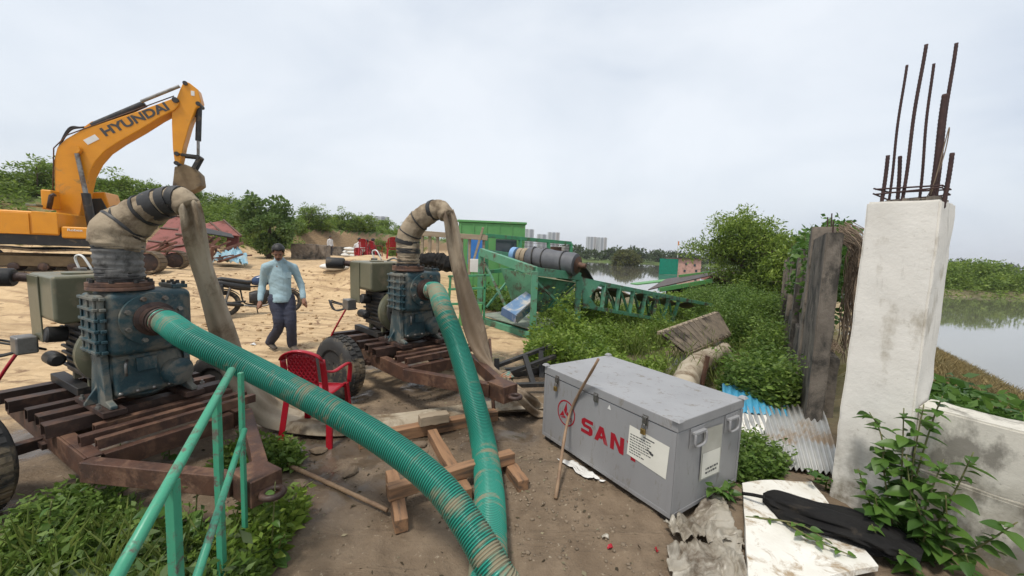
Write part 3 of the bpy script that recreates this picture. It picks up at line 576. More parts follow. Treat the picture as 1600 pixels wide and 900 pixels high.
# ------------------------------------------------------------------ green suction hoses
def hose_material():
    m = bpy.data.materials.new('green_spiral_hose'); m.use_nodes = True; t = m.node_tree; P = t.nodes['Principled BSDF']; L = t.links.new
    uv = t.nodes.new('ShaderNodeUVMap'); sx = t.nodes.new('ShaderNodeSeparateXYZ'); L(uv.outputs[0], sx.inputs[0])
    s_ = t.nodes.new('ShaderNodeMath'); s_.operation = 'FRACT'; L(sx.outputs[0], s_.inputs[0])
    fl_ = t.nodes.new('ShaderNodeMath'); fl_.operation = 'FLOOR'; L(sx.outputs[0], fl_.inputs[0]); wn_ = t.nodes.new('ShaderNodeTexWhiteNoise'); wn_.noise_dimensions = '1D'; L(fl_.outputs[0], wn_.inputs['W'])
    wm = t.nodes.new('ShaderNodeMath'); wm.operation = 'MULTIPLY_ADD'; L(wn_.outputs[0], wm.inputs[0]); wm.inputs[1].default_value = .16; wm.inputs[2].default_value = -.08
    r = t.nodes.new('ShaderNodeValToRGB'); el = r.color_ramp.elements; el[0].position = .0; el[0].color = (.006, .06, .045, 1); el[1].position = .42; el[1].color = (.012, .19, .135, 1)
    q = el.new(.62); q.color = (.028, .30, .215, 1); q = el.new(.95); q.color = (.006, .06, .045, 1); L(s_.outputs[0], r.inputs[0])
    tc = t.nodes.new('ShaderNodeTexCoord'); nz = t.nodes.new('ShaderNodeTexNoise'); nz.inputs['Scale'].default_value = 3.2; nz.inputs['Detail'].default_value = 11; nz.inputs['Roughness'].default_value = .68; L(tc.outputs['Object'], nz.inputs['Vector'])
    n2 = t.nodes.new('ShaderNodeTexNoise'); n2.inputs['Scale'].default_value = 1.0; n2.inputs['Detail'].default_value = 3; L(tc.outputs['Object'], n2.inputs['Vector'])
    ad = t.nodes.new('ShaderNodeMath'); ad.operation = 'ADD'; L(nz.outputs[0], ad.inputs[0]); L(n2.outputs[0], ad.inputs[1])
    at = t.nodes.new('ShaderNodeAttribute'); at.attribute_name = 'mud'; ad2 = t.nodes.new('ShaderNodeMath'); ad2.operation = 'ADD'; ad3 = t.nodes.new('ShaderNodeMath'); ad3.operation = 'ADD'; L(ad.outputs[0], ad3.inputs[0]); L(wm.outputs[0], ad3.inputs[1]); L(ad3.outputs[0], ad2.inputs[0]); L(at.outputs['Fac'], ad2.inputs[1])
    mr = t.nodes.new('ShaderNodeMapRange'); mr.inputs[1].default_value = 1.05; mr.inputs[2].default_value = 1.17; mr.inputs[4].default_value = .8; L(ad2.outputs[0], mr.inputs[0])
    mx = t.nodes.new('ShaderNodeMix'); mx.data_type = 'RGBA'; L(mr.outputs[0], mx.inputs[0]); L(r.outputs[0], mx.inputs[6]); mx.inputs[7].default_value = (.27, .2, .125, 1); L(mx.outputs[2], P.inputs['Base Color'])
    m2 = t.nodes.new('ShaderNodeMapRange'); m2.inputs[3].default_value = .32; m2.inputs[4].default_value = .85; L(mr.outputs[0], m2.inputs[0]); L(m2.outputs[0], P.inputs['Roughness']); return m
HOSE = hose_material()
def suction_hose(ctrl, label, pitch, mudf, R0):
    root = empty('suction_hose', ctrl[0], 0, label, 'hose', 'green suction hoses')
    c = spline(ctrl, 400); seg = np.linalg.norm(np.diff(c, axis=0), axis=1); s_ = np.concatenate([[0], np.cumsum(seg)]); Ltot = s_[-1]
    K = 6; nr = int(Ltot/pitch)*K; t = np.linspace(0, Ltot, nr); pts = np.stack([np.interp(t, s_, c[:, i]) for i in range(3)], 1)
    ns = 28; P, fr = frames([Vector(p) for p in pts]); V = np.zeros((nr, ns, 3)); UVs = np.zeros((nr, ns, 2)); Md = np.zeros((nr, ns))
    a = np.arange(ns)/ns*2*np.pi
    for i in range(nr):
        x, y, tt = fr[i]; ph = t[i]/pitch+a/(2*np.pi); rr = R0+.0046*np.sin(2*np.pi*(ph-.3)); rr = rr*(1+.012*np.sin(3*t[i]))
        V[i] = np.array(P[i])+np.outer(np.cos(a)*rr, x)+np.outer(np.sin(a)*rr, y)-np.array(ctrl[0]); UVs[i, :, 0] = ph; UVs[i, :, 1] = a; Md[i] = mudf(t[i]/Ltot)
    id_ = np.arange(nr*ns).reshape(nr, ns); nx = np.roll(id_, -1, 1)
    F = np.stack([id_[:-1], nx[:-1], nx[1:], id_[1:]], -1).reshape(-1, 4)
    o = quick_mesh('ribbed_tube', V.reshape(-1, 3), F, [HOSE], root); me = o.data; me.polygons.foreach_set('use_smooth', [True]*len(me.polygons))
    l = me.uv_layers.new(name='UVMap'); uvl = UVs.reshape(-1, 2)[F.ravel()].reshape(-1, 4, 2)
    bad = np.zeros_like(uvl[:, :, 0]); lastcol = (np.arange(len(F)) % ns) == ns-1; bad[lastcol, 1] = 1; bad[lastcol, 2] = 1; uvl[:, :, 0] += bad
    l.data.foreach_set('uv', uvl.ravel().astype(np.float32)); at = me.attributes.new('mud', 'FLOAT', 'POINT'); at.data.foreach_set('value', Md.ravel().astype(np.float32))
    return root
f1 = W1((.73, .03, 1.17)); f1b = W1((.86, .03, 1.16))
hc1 = [f1, f1b, PD(300, 530, 2.5), PD(400, 579, 2.46), PD(500, 631, 2.36), PD(600, 690, 2.23), PD(680, 753, 2.08), PD(732, 820, 1.94), PD(775, 895, 1.8), PD(798, 950, 1.72), (.06, 1.15, .12), (.12, .7, .11), (.1, .2, .11)]
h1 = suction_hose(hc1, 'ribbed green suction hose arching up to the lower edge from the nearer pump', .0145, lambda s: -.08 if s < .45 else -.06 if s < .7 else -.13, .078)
f2 = W2((.73, .03, 1.17)); f2b = W2((.86, .03, 1.165))
hc2 = [f2, f2b, PD(692, 482, 4.0), PD(717, 548, 3.75), PD(742, 635, 3.35), (-.18, 2.95, .2), (-.11, 2.56, .115), (-.08, 2.2, .105), (-.06, 1.7, .105), (0, .6, .105)]
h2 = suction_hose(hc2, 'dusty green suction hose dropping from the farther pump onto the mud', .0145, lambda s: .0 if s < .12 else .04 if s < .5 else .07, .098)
for root, q in ((h1, (f1, f1b)), (h2, (f2, f2b))):
    d = (q[1]-q[0]).normalized(); o = Vector(root.location)
    for k in (.03, .085): MB().lathe([(.088, -.008), (.093, 0), (.088, .008), (.08, .009)], q[0]+d*k-o, d, 28).build('hose_clamp', M['rust_dark'], root, smooth='auto')
# ------------------------------------------------------------------ canvas discharge elbows and lay-flat hoses
def crumple(pts, rr, n, amp, seed, folds=.5):
    """tube with folds; rr list of (rx, ry)"""
    P, fr = frames(pts); m = len(P); a = np.arange(n)*2*np.pi/n; ii = np.arange(m)[:, None]
    w_ = 1+amp*2*(vnoise(ii*.35+seed*9., np.cos(a)[None]*2+5+seed+0*ii)-.5)+amp*1.6*(vnoise(ii*.9+seed, np.sin(a)[None]*3+9.+0*ii)-.5)
    w_ = w_+folds*amp*2*(vnoise(np.cos(a)[None]*5+seed+ii*.03, np.sin(a)[None]*5+ii*.05)-.5)
    X = np.array([f[0] for f in fr]); Yv = np.array([f[1] for f in fr]); C_ = np.array([tuple(p) for p in P]); R_ = np.array([tuple(r) for r in rr])
    V = C_[:, None]+X[:, None]*(np.cos(a)[None]*R_[:, :1]*w_)[..., None]+Yv[:, None]*(np.sin(a)[None]*R_[:, 1:]*w_)[..., None]
    mb = MB(); mb.v = [tuple(q) for q in V.reshape(-1, 3)]
    for i in range(m-1):
        for k in range(n): k2 = (k+1) % n; mb.f.append((i*n+k, i*n+k2, (i+1)*n+k2, (i+1)*n+k))
    mb.f.append(tuple(reversed(range(n)))); mb.f.append(tuple((m-1)*n+k for k in range(n))); return mb
def discharge(base, elbow, rad, flat, flatr, bands, label, seed, wraps, wdir_):
    root = empty('discharge_hose', base, 0, label, 'hose', 'canvas discharge hoses'); o = Vector(base)
    E_ = spline([Vector(p)-o for p in elbow], 60); R_ = spline([(r,) for r in rad], 60)[:, 0]
    crumple([Vector(p) for p in E_], [(r, r) for r in R_], 36, .06, seed).build('canvas_elbow', M['canvas'], root, smooth=True)
    for t, wd, mt, k in bands:                                   # rope and tape windings round the elbow
        i = int(t*59); d = Vector(E_[min(i+1, 59)]-E_[max(i-1, 0)]).normalized(); r = R_[i]; ti = .25*math.sin(i*5.0+seed)
        MB().lathe([(r*.99, -wd/2), (r*1.04, -wd/2), (r*1.055, 0), (r*1.04, wd/2), (r*.99, wd/2)], E_[i], (d+Vector((ti, .1, 0)).cross(d)*.5), 30).build(k, M[mt], root, smooth='auto')
    for z0, z1, r, mt in wraps:
        q = [Vector((0, 0, z0+(z1-z0)*i/14)) for i in range(15)]; crumple(q, [(r*(1+.04*math.sin(i*2.1)),)*2 for i in range(15)], 30, .05, seed+3).build('tape_wrap', M[mt], root, smooth=True)
    fl = [(Vector(p)-o) for p in flat]; n = 150; Fp = spline(fl, n); Fr = spline(flatr, n)
    WD = spline(wdir_, n); mbf = MB(); nA = 32; Pf, frf = frames([Vector(p) for p in Fp])
    for i in range(n):
        T_ = frf[i][2]; W_ = Vector(WD[i]); W_ = (W_-T_*W_.dot(T_)).normalized(); Nn = T_.cross(W_); hw, ht = Fr[i]; s_ = i/n*14
        for k in range(nA):
            a = 2*math.pi*k/nA; u = math.cos(a); off = ht*.9*math.sin(u*3.2+s_*.55+seed)+ht*.5*math.sin(u*7.5-s_*.8)+ht*.35*math.sin(s_*2.1+u*2)
            mbf.v.append(tuple(Pf[i]+W_*(u*hw*(1+.08*math.sin(s_*1.9+seed)))+Nn*(math.sin(a)*ht+off*(1 if ht < .06 else .15))))
    for i in range(n-1):
        for k in range(nA): mbf.f.append((i*nA+k, i*nA+(k+1) % nA, (i+1)*nA+(k+1) % nA, (i+1)*nA+k))
    mbf.f.append(tuple(reversed(range(nA)))); mbf.f.append(tuple((n-1)*nA+k for k in range(nA)))
    mbf.build('flat_hose', M['canvas2' if seed == 11 else 'canvasdark'], root, smooth=True)
    return root
b1_ = W1((.46, -.08, 1.425)); dE = (b1_-CAM).dot(cF); el = [b1_+Vector((0, 0, .20)), b1_+Vector((0, 0, .26)), b1_.lerp(PD(200, 348, dE), .1)+Vector((0, 0, .31)), PD(203, 348, dE), PD(232, 328, dE), PD(260, 316, dE), PD(282, 312, dE), PD(295, 325, dE)]
fl = [PD(280, 312, dE), PD(297, 330, dE), PD(304, 365, dE+.02), PD(314, 410, dE+.12), PD(330, 460, dE+.28), PD(346, 512, dE+.46), PD(366, 572, 3.42), PD(398, 622, 3.55), G(440, 652, .10), G(520, 665, .05), G(600, 660, .05), G(680, 648, .05), G(770, 637, .05), G(860, 630, .05), G(930, 620, .05), G(980, 600, .05)]
fr_ = [(.075, .075), (.065, .055), (.065, .032), (.068, .024), (.075, .02), (.082, .02), (.10, .022), (.13, .025), (.16, .025), (.17, .022), (.17, .022), (.17, .022), (.16, .022), (.16, .022), (.16, .022), (.15, .02)]; wd1 = [(.7, .7, 0)]*6+[(.6, .75, 0), (.45, .9, .1), (.25, .97, .1)]+[(.05, 1, 0)]*7
discharge(b1_, el, [.118, .138, .142, .130, .112, .098, .088, .078], fl, fr_, [(.34, .02, 'tapeblack', 'strap'), (.45, .016, 'tapeblack', 'strap'), (.56, .022, 'tapeblack', 'strap'), (.66, .09, 'tapeblack', 'tape_band'), (.75, .06, 'tapeblack', 'tape_band'), (.84, .05, 'tapeblack', 'tape_band')],
   'canvas discharge hose with fat tan elbow hanging from the nearer pump', 11, [(.0, .1, .122, 'tapeblack'), (.03, .235, .128, 'tape'), (.215, .25, .131, 'tapeblack')], wd1)
b2_ = W2((.46, -.08, 1.425)); q2 = b2_.y
el = [b2_+Vector((0, 0, .1)), b2_+Vector((0, 0, .2)), PY(637, 375, q2), PY(648, 352, q2-.02), PY(664, 338, q2-.06), PY(680, 328, q2-.12), PY(692, 329, q2-.16), PY(698, 338, q2-.2)]
fl = [PY(692, 326, q2-.15), PY(703, 345, q2-.2), PY(711, 390, q2-.2), PY(722, 440, q2-.2), PY(738, 500, q2-.2), PY(752, 545, q2-.25), PY(768, 575, q2-.4), PY(790, 593, q2-.6), PY(815, 618, q2-.9), G(842, 640, .07), G(875, 645, .05), G(930, 640, .05)]
fr_ = [(.08, .08), (.075, .045), (.085, .03), (.10, .028), (.12, .025), (.105, .025), (.055, .03), (.05, .035), (.08, .03), (.10, .028), (.12, .022), (.13, .02)]; wd2 = [(.95, .3, 0)]*8+[(.6, .5, .4), (.35, .85, .1), (.2, .97, 0), (.1, 1, 0)]
discharge(b2_, el, [.125, .13, .135, .132, .125, .115, .10, .085], fl, fr_, [(.7, .05, 'tapeblack', 'strap'), (.5, .012, 'tapeblack', 'strap'), (.36, .012, 'tapeblack', 'strap'), (.28, .05, 'tapeblack', 'tape_band')],
   'canvas discharge hose with slim elbow hanging from the farther pump', 23, [(.0, .08, .128, 'tapeblack'), (.03, .2, .132, 'canvas'), (.15, .21, .138, 'tapeblack')], wd2)
rp_ = MB(); c_ = PY(788, 588, q2-.58)
for i in range(4): rp_.ring(c_+Vector((.012*i, -.012*i, -.012*i)), (.55, -.5, -.66), .075, .011, 18, 6)
rp_.build('rope_tie', pm('orange_rope', (.5, .12, .03), (.1, .35, .3), 20, .8, .3)); o = bpy.data.objects['rope_tie']; tag(o, 'orange and teal rope knotted round the hanging flat hose', 'rope')
# ------------------------------------------------------------------ grey box
BX0 = G(847, 688, 0); yaw = math.atan2(-.832, .555)
bxr = empty('storage_box', (BX0.x, BX0.y, H(BX0.x, BX0.y)+.012), yaw, 'grey steel storage box with red lettering and padlocked lid', 'box')
LB, DB, HB = 1.344, .832, .70
MB().bx(0, LB, 0, DB, .045, .625).build('body', M['boxgrey'], bxr, bevel=.006)
lid = MB().bx(-.006, LB+.006, -.006, DB+.006, .629, .70).build('lid', M['boxgrey'], bxr, bevel=.007)
for c in ((0, 0), (LB, 0), (LB, DB), (0, DB)):
    sx_ = 1 if c[0] == 0 else -1; sy_ = 1 if c[1] == 0 else -1
    MB().box((c[0]+sx_*.004, c[1]+sy_*.004, .712), (.06, .06, .018), taper=(.55, .55)).build('stacking_corner', M['boxgrey'], lid, bevel=.003)
    MB().bx(c[0]+sx_*.02, c[0]+sx_*.1, c[1]+sy_*.02, c[1]+sy_*.1, 0, .044).build('foot', M['black'], bxr)
fr_ = MB(); e_ = .004
fr_.bx(0, LB, -e_, -.0005, .046, .075).bx(0, .028, -e_, -.0005, .0755, .624).bx(LB-.028, LB, -e_, -.0005, .0755, .624); fr_.bx(LB+.0005, LB+e_, 0, DB, .046, .075).bx(LB+.0005, LB+e_, 0, .028, .0755, .624).bx(LB+.0005, LB+e_, DB-.028, DB, .0755, .624); fr_.build('edge_strip', M['boxgrey'], bxr, bevel=.0015)
for i, (u, big) in enumerate([(.182, 1), (.65, 0), (1.11, 1)]):
    la = MB().bx(u-.022, u+.022, -.012, -.0065, .585, .66).bx(u-.014, u+.014, -.026, -.0125, .60, .645).cyl((u-.02, -.018, .648), (u+.02, -.018, .648), .006, n=8); lo_ = la.build('latch', M['steel'], bxr, bevel=.002)
    if big:
        MB().bx(u-.017, u+.017, -.036, -.016, .525, .565).build('padlock', M['brass'], lo_, bevel=.004)
        MB().tube(spline([(u-.011, -.026, .562), (u-.011, -.026, .588), (u, -.026, .598), (u+.011, -.026, .588), (u+.011, -.026, .562)], 14), .0035, 8).build('shackle', M['steel'], lo_, smooth=True)
for y in (.14, .575):
    MB().bx(LB+.0045, LB+.0075, y, y+.17, .49, .625).build('handle_plate', M['boxgrey'], bxr, bevel=.002)
    MB().tube(spline([(LB+.008, y+.025, .59), (LB+.03, y+.022, .585), (LB+.032, y+.02, .53), (LB+.03, y+.04, .505), (LB+.03, y+.085, .50), (LB+.03, y+.13, .505), (LB+.032, y+.15, .53), (LB+.03, y+.148, .585), (LB+.008, y+.145, .59)], 40), .009, 8).build('handle', M['boxgrey'], bxr, smooth=True)
    MB().bx(LB+.008, LB+.034, y+.015, y+.155, .583, .603).build('handle_hood', M['boxgrey'], bxr, bevel=.004)
def flat(name, polys, mat, parent, f, t=.0012):              # flat print laid on the box: polys in (u, v), f maps to 3-D
    mb = MB()
    for p in polys:
        b = len(mb.v); nn = len(p); mb.v += [tuple(f(u, v, t)) for u, v in p]; mb.f.append(tuple(b+i for i in range(nn)))
    return mb.build(name, mat, parent)
fm = lambda u, v, t: (u, -t-.0002, v)
def letters(word, u0, v0, w_, h, gap):
    g = {'S': [[(1, 1), (.22, 1), (.0, .85), (0, .58), (.2, .41), (.68, .41), (.68, .24), (0, .24), (0, 0), (.8, 0), (1, .14), (1, .46), (.82, .62), (.32, .62), (.32, .77), (1, .77)]],
         'A': [[(0, 0), (.30, 0), (.40, .22), (.62, .22), (.70, .42), (.48, .42), (.55, .62), (.55, .62), (.68, 1), (.38, 1)], [(.55, .63), (.79, 0), (1.1, 0), (.685, 1)]],
         'N': [[(0, 0), (.29, 0), (.29, .62), (.7, 0), (1, 0), (1, 1), (.71, 1), (.71, .4), (.31, 1), (0, 1)]],
         'Y': [[(.34, 0), (.66, 0), (.66, .42), (1.02, 1), (.68, 1), (.5, .66), (.32, 1), (-.02, 1), (.34, .42)]]}
    out_ = []; u = u0
    for ch in word:
        for p in g[ch]: out_.append([(u+x*w_, v0+y*h) for x, y in p])
        u += w_*(1.1 if ch == 'A' else 1)+gap
    return out_
flat('lettering', letters('SANY', .50, .285, .128, .125, .022), M['redink'], bxr, fm)
lc = (.31, .365); rings = []
for i in range(40):
    a, b = i/40*6.2832, (i+1)/40*6.2832; ro, ri = .112, .100
    rings.append([(lc[0]+math.cos(q)*r, lc[1]+math.sin(q)*r) for q, r in ((a, ri), (a, ro), (b, ro), (b, ri))])
tri = [[(0, .098), (-.03, .02), (-.012, -.018), (.012, .03)], [(-.04, .012), (-.085, -.052), (-.02, -.03)], [(-.075, -.06), (-.012, -.03), (.0, -.048)], [(.012, .02), (.09, -.05), (.02, -.022), (-.004, -.012)], [(.015, -.03), (.082, -.06), (.025, -.05)]]
flat('emblem', rings+[[(lc[0]+x, lc[1]+y) for x, y in p] for p in tri], M['redink'], bxr, fm)
pp = flat('paper_notice', [[(.972, .315), (1.292, .29), (1.302, .515), (.98, .535)]], M['paper'], bxr, fm, .003)
rs = random.Random(5); ln = [[(1.10, .50), (1.19, .496), (1.19, .488), (1.10, .492)]]
for i in range(8):
    u = .992; v = .478-.019*i
    while u < .992+(.16 if i < 6 else .10): wl = rs.uniform(.008, .025); ln.append([(u, v), (u+wl, v-.001), (u+wl, v-.008), (u, v-.007)]); u += wl+.005
flat('print', ln+[[(1.13, .43), (1.19, .41), (1.185, .395), (1.165, .398)]], M['ink'], pp, fm, .0042)
fs = lambda u, v, t: (LB+.0045+t, u, v)
ps = flat('plastic_sleeve', [[(.295, .215), (.555, .205), (.545, .575), (.29, .585)]], pm('sleeve', (.42, .41, .36), (.36, .35, .30), 6, .25, .1, spec=.5), bxr, fs, .003)
flat('sheet', [[(.315, .225), (.54, .215), (.535, .40), (.31, .41)]], M['paper'], ps, fs, .0045)
ln = []
for i in range(2):
    u = .36
    while u < .50: wl = rs.uniform(.012, .03); ln.append([(u, .292-.028*i), (u+wl, .29-.028*i), (u+wl, .276-.028*i), (u, .278-.028*i)]); u += wl+.007
flat('print', ln, M['ink'], ps, fs, .0056)
flat('warning_sticker', [[(.765, .575), (.80, .575), (.783, .612)]], M['white'], bxr, fm, .002)
st = spline([G(868, 779, H(.38, 2.62)+.01), (BX0.lerp(G(1046, 826), .28)+Vector((-.02, -.02, .40))), PD(935, 561, 2.86)], 20)
MB().tube([Vector(p) for p in st], [.0135-.003*i/19+.0012*math.sin(i*2.3) for i in range(20)], 10).build('wooden_stick', M['bamboo'], smooth=True); tag(bpy.data.objects['wooden_stick'], 'thin brown stick leaning against the front of the grey box', 'stick')
st = spline([G(440, 722, .03), G(520, 758, .03), G(605, 797, .03)], 20)
o = MB().tube([Vector(p) for p in st], [.017-.003*i/19+.001*math.sin(i*2.3) for i in range(20)], 10).build('wooden_pole', M['bamboo'], smooth=True); tag(o, 'thin pale pole lying on the mud by the red chair', 'stick')
# ------------------------------------------------------------------ red plastic chairs
def make_chair():
    t = empty('plastic_chair')              # faces +y, seat 0.43 high
    P = []
    for i in range(9):
        v = i/8; row = []
        for j in range(9): u = j/8-.5; wd = .46-.05*v; row.append((u*wd*1.0, .22-.44*v, .44-.012*math.sin(v*3.14)-.03*max(0, .12-(1-v))*0+.012*(2*u)**2*0-.018*math.cos(u*3.14)-(.04*max(0, (.15-v)/.15)**2)))
        P.append(row)
    MB().sheet(P, .008).build('seat', M['redplastic'], t, smooth=True)
    bk = MB()
    def bp(u, v): return Vector((u*(.40+.05*v-.06*v*v), -.235-.10*v-.035*(1-(2*u)**2)*1.0, .46+.40*v))
    for a, b in (((-.5, .0), (-.5, .8)), ((.5, 0), (.5, .8))): bk.tube([bp(a[0], a[1]+(b[1]-a[1])*k/8) for k in range(9)], [(.034, .012)]*9, 10)
    bk.tube([bp(-.5+k/16, .8+.2*math.sin(math.pi*k/16)**.6) for k in range(17)], [(.046, .013)]*17, 10)
    bk.tube([bp(-.5+k/10, .06) for k in range(11)], [(.03, .010)]*11, 10)
    n_ = 6
    for k in range(-n_, n_+1):                       # diamond lattice of the centre panel
        for s_ in (-1, 1):
            pts = []
            for q in range(21):
                v = .08+.86*q/20; u = k*.1+s_*(v-.5)*.75
                lim = .34-.0*v
                if abs(u) < lim and v < .8+.2*max(0, math.cos(u*math.pi))**.6-.05: pts.append(bp(u, v))
            if len(pts) > 2: bk.tube(pts, .0105, 6)
    bk.sheet([[bp(-.36+.72*i/10, .07+(.70+.2*math.sin(math.pi*(.14+.72*i/10))**.6)*j/8)+Vector((0, .004, 0)) for j in range(9)] for i in range(11)], .006)
    for u in (-.34, .34): bk.tube([bp(u, .06+.8*k/8) for k in range(9)], [(.012, .007)]*9, 8)
    bk.build('backrest', M['redplastic'], t, smooth=True)
    for s_ in (-1, 1):
        MB().tube(spline([bp(.5*s_, .55), (s_*.27, -.2, .655), (s_*.285, -.02, .655), (s_*.285, .14, .64), (s_*.272, .20, .58), (s_*.25, .215, .44)], 24), [(.026, .010)]*24, 10).build('armrest', M['redplastic'], t, smooth=True)
        for yy, y2 in ((.2, .25), (-.215, -.30)):
            P = MB()
            for k in range(2):
                dx = s_*(.0 if k == 0 else -.035); dy = 0 if k == 0 else (-.035 if yy > 0 else .035)
            a, b = Vector((s_*.222, yy, .44)), Vector((s_*.262, y2, 0))
            P.bar(a, b, .062, .01, up=(0, 1, 0)); P.bar(a+Vector((-s_*.0+.0, 0, 0))+Vector((s_*.021, -.022 if yy > 0 else .022, 0)), b+Vector((s_*.021, -.018 if yy > 0 else .018, 0)), .008, .04, up=(0, 1, 0)); P.build('leg', M['redplastic'], t, bevel=.002)
    MB().bx(-.2, .2, .195, .203, .39, .43).build('apron', M['redplastic'], t, bevel=.002); MB().bx(-.2, .2, -.205, -.197, .40, .44).build('apron', M['redplastic'], t, bevel=.002)
    return t
ch = make_chair(); ch.location = (-1.74, 3.42, H(-1.7, 3.4)); ch.rotation_euler = (0, 0, math.radians(2)); ch.scale = (.80, .9, 1.03); tag(ch, 'red plastic armchair standing on the mud behind the big green hose', 'chair', 'red plastic chairs')
# ------------------------------------------------------------------ handrail
hr = empty('handrail', (-1.45, 1.6, 0), 0, 'peeling green tubular handrail sloping down in front of the nearer trailer', 'handrail'); o0 = Vector(hr.location)
pA, pB = PD(362, 578, 1.93), PD(150, 960, .93); low0, low1 = PD(382, 672, 1.98), PD(300, 925, 1.18)
MB().tube([pA-o0, pA.lerp(pB, .3)-o0, pA.lerp(pB, .6)-o0, pB-o0], .0175, 14).build('top_rail', M['greenrail'], hr, smooth=True)
MB().tube([low0-o0, low0.lerp(low1, .5)-o0, low1-o0], .0135, 14).build('lower_rail', M['greenrail'], hr, smooth=True)
for (tp, w_) in ((PD(338, 622, 1.76), .017), (PD(376, 582, 1.98), .013), (pA.lerp(pB, .62)+Vector((0, 0, -.01)), .019)):
    MB().bar(tp-o0, Vector((tp.x, tp.y, H(tp.x, tp.y)-.1))-o0, w_*1.7, w_*1.7).build('post', M['greenrail'], hr, bevel=.003)
# ------------------------------------------------------------------ timbers, stones, litter in front
def timber(a, b, w_, h, label, mat='wood', name='timber'):
    a, b = Vector(a), Vector(b); c = (a+b)/2; d = b-a; L_ = d.length
    o = MB()
    n_ = 8; rs_ = random.Random(len(label)); P = []
    vs = []
    for i in range(n_+1):
        x = -L_/2+L_*i/n_; j = lambda: rs_.uniform(-.004, .004)
        vs += [(x, -w_/2+j(), -h/2+j()), (x, w_/2+j(), -h/2+j()), (x, w_/2+j(), h/2+j()), (x, -w_/2+j(), h/2+j())]
    fs_ = [(0, 3, 2, 1), (n_*4, n_*4+1, n_*4+2, n_*4+3)]
    for i in range(n_):
        for k in range(4): fs_.append((i*4+k, i*4+(k+1) % 4, (i+1)*4+(k+1) % 4, (i+1)*4+k))
    o.add(vs, fs_); q = o.build(name, M[mat], bevel=.006); q.location = c; q.rotation_euler = d.to_track_quat('X', 'Z').to_euler(); tag(q, label, 'timber', 'timbers under the hoses'); return q
g = lambda x, y, z: G(x, y, z)
timber(g(612, 742, .05), g(628, 822, .05), .085, .09, 'short square timber lying nearest the camera under the big hose')
timber(g(605, 770, .14), g(800, 712, .14), .085, .085, 'long timber lying across the other timbers below the hose')
timber(g(675, 678, .05), g(730, 775, .05), .085, .09, 'square timber crossing under the long timber between the hoses')
timber(g(790, 722, .05), g(818, 760, .05), .09, .09, 'short timber end showing right of the dusty hose')
timber(g(560, 690, .06), g(775, 648, .06), .1, .11, 'long brown sleeper lying behind the crossed timbers')
timber(g(655, 657, .17), g(700, 650, .17), .10, .09, 'grey wood block resting on the brown sleeper', 'woodpale')
o = MB().tube([PY(765, 530, 4.6), g(772, 655, .0)], [.018, .02], 10).build('rusty_rod', M['rust'], smooth=True); tag(o, 'upright rusty rod standing beside the dusty hose', 'rod')
def rock_mesh(seed, r):
    rs_ = np.random.RandomState(seed); bm = bmesh.new(); bmesh.ops.create_icosphere(bm, subdivisions=2, radius=r)
    for v in bm.verts: k = 1+.5*(float(vnoise(np.array(v.co.x/r*1.3+seed*3.1), np.array(v.co.y/r*1.3+v.co.z/r*1.7)))-.5); v.co = v.co*k; v.co.z *= .6
    m_ = bpy.data.meshes.new('rock'); bm.to_mesh(m_); bm.free(); return m_
rocks = [rock_mesh(i, .05) for i in range(5)]
for m_ in rocks: m_.materials.append(pm('clod', (.17, .125, .085), (.12, .09, .06), 8, .95, .5, 40))
for i, (x, y, s_, lb) in enumerate([(498, 705, 1.3, 'dark lump of earth beside the red chair leg'), (330*0+548, 742, 1.1, 'brown clod left of the nearest timber'), (580, 668, .9, 'small stone between the flat hose and the chair'), (655, 700, 1.2, 'pale stone by the crossed timbers'), (640, 715, .9, 'broken stone chip under the big hose by the timbers'), (470, 758, 1.2, 'black stone beside the tow ring of the nearer trailer')]):
    p = G(x, y, 0); o = shared('stone', rocks[i % 5], None, (p.x, p.y, H(p.x, p.y)+.012*s_), (0, 0, i*1.1), (s_*1.2, s_*.8, s_*.8)); tag(o, lb, 'stone')
xs, ys_ = scatter([(-1.9, 1.6), (.5, 1.2), (1.3, 1.9), (.4, 3.4), (-.3, 4.6), (-1.8, 4.2)], 1900, lambda a, b: np.random.rand(len(a)) < S(fbm(a*1.6, b*1.6, 3)*5+.2)); V = []; F = []
ico = bmesh.new(); bmesh.ops.create_icosphere(ico, subdivisions=1, radius=1); iv = np.array([v.co for v in ico.verts]); iF = np.array([[v.index for v in f.verts] for f in ico.faces]); ico.free()
def pebbles(name, xs, ys_, smin, smax, mat, label):
    n = len(xs); z = terrain(xs, ys_); s_ = smin+(smax-smin)*np.random.rand(n)**4; sc_ = s_[:, None]*(.6+.7*np.random.rand(n, 3))*np.array([1, 1, .6])
    V = (iv[None]*sc_[:, None, :]*(.8+.4*np.random.rand(n, len(iv), 1)))+np.stack([xs, ys_, z+.2*s_], 1)[:, None, :]
    F = iF[None]+(np.arange(n)*len(iv))[:, None, None]; o = quick_mesh(name, V.reshape(-1, 3), F.reshape(-1, 3), [mat]); tag(o, label, 'gravel', kind='stuff')
pebbles('mud_crumbs', xs, ys_, .002, .016, pm('crumbs', (.13, .10, .07), (.26, .2, .14), 3, .95, .3, 40), 'scattered mud crumbs and small stones on the brown ground')
xs, ys_ = scatter([(-2.2, 5.5), (-1.5, 8), (-4, 14), (-12, 12), (-9, 7), (-5, 4.5)], 1800); pebbles('sand_clods', xs, ys_, .006, .05, pm('sandclod', (.42, .29, .16), (.28, .18, .10), 2, .95, .3, 30), 'scattered sandy clods over the tan yard')
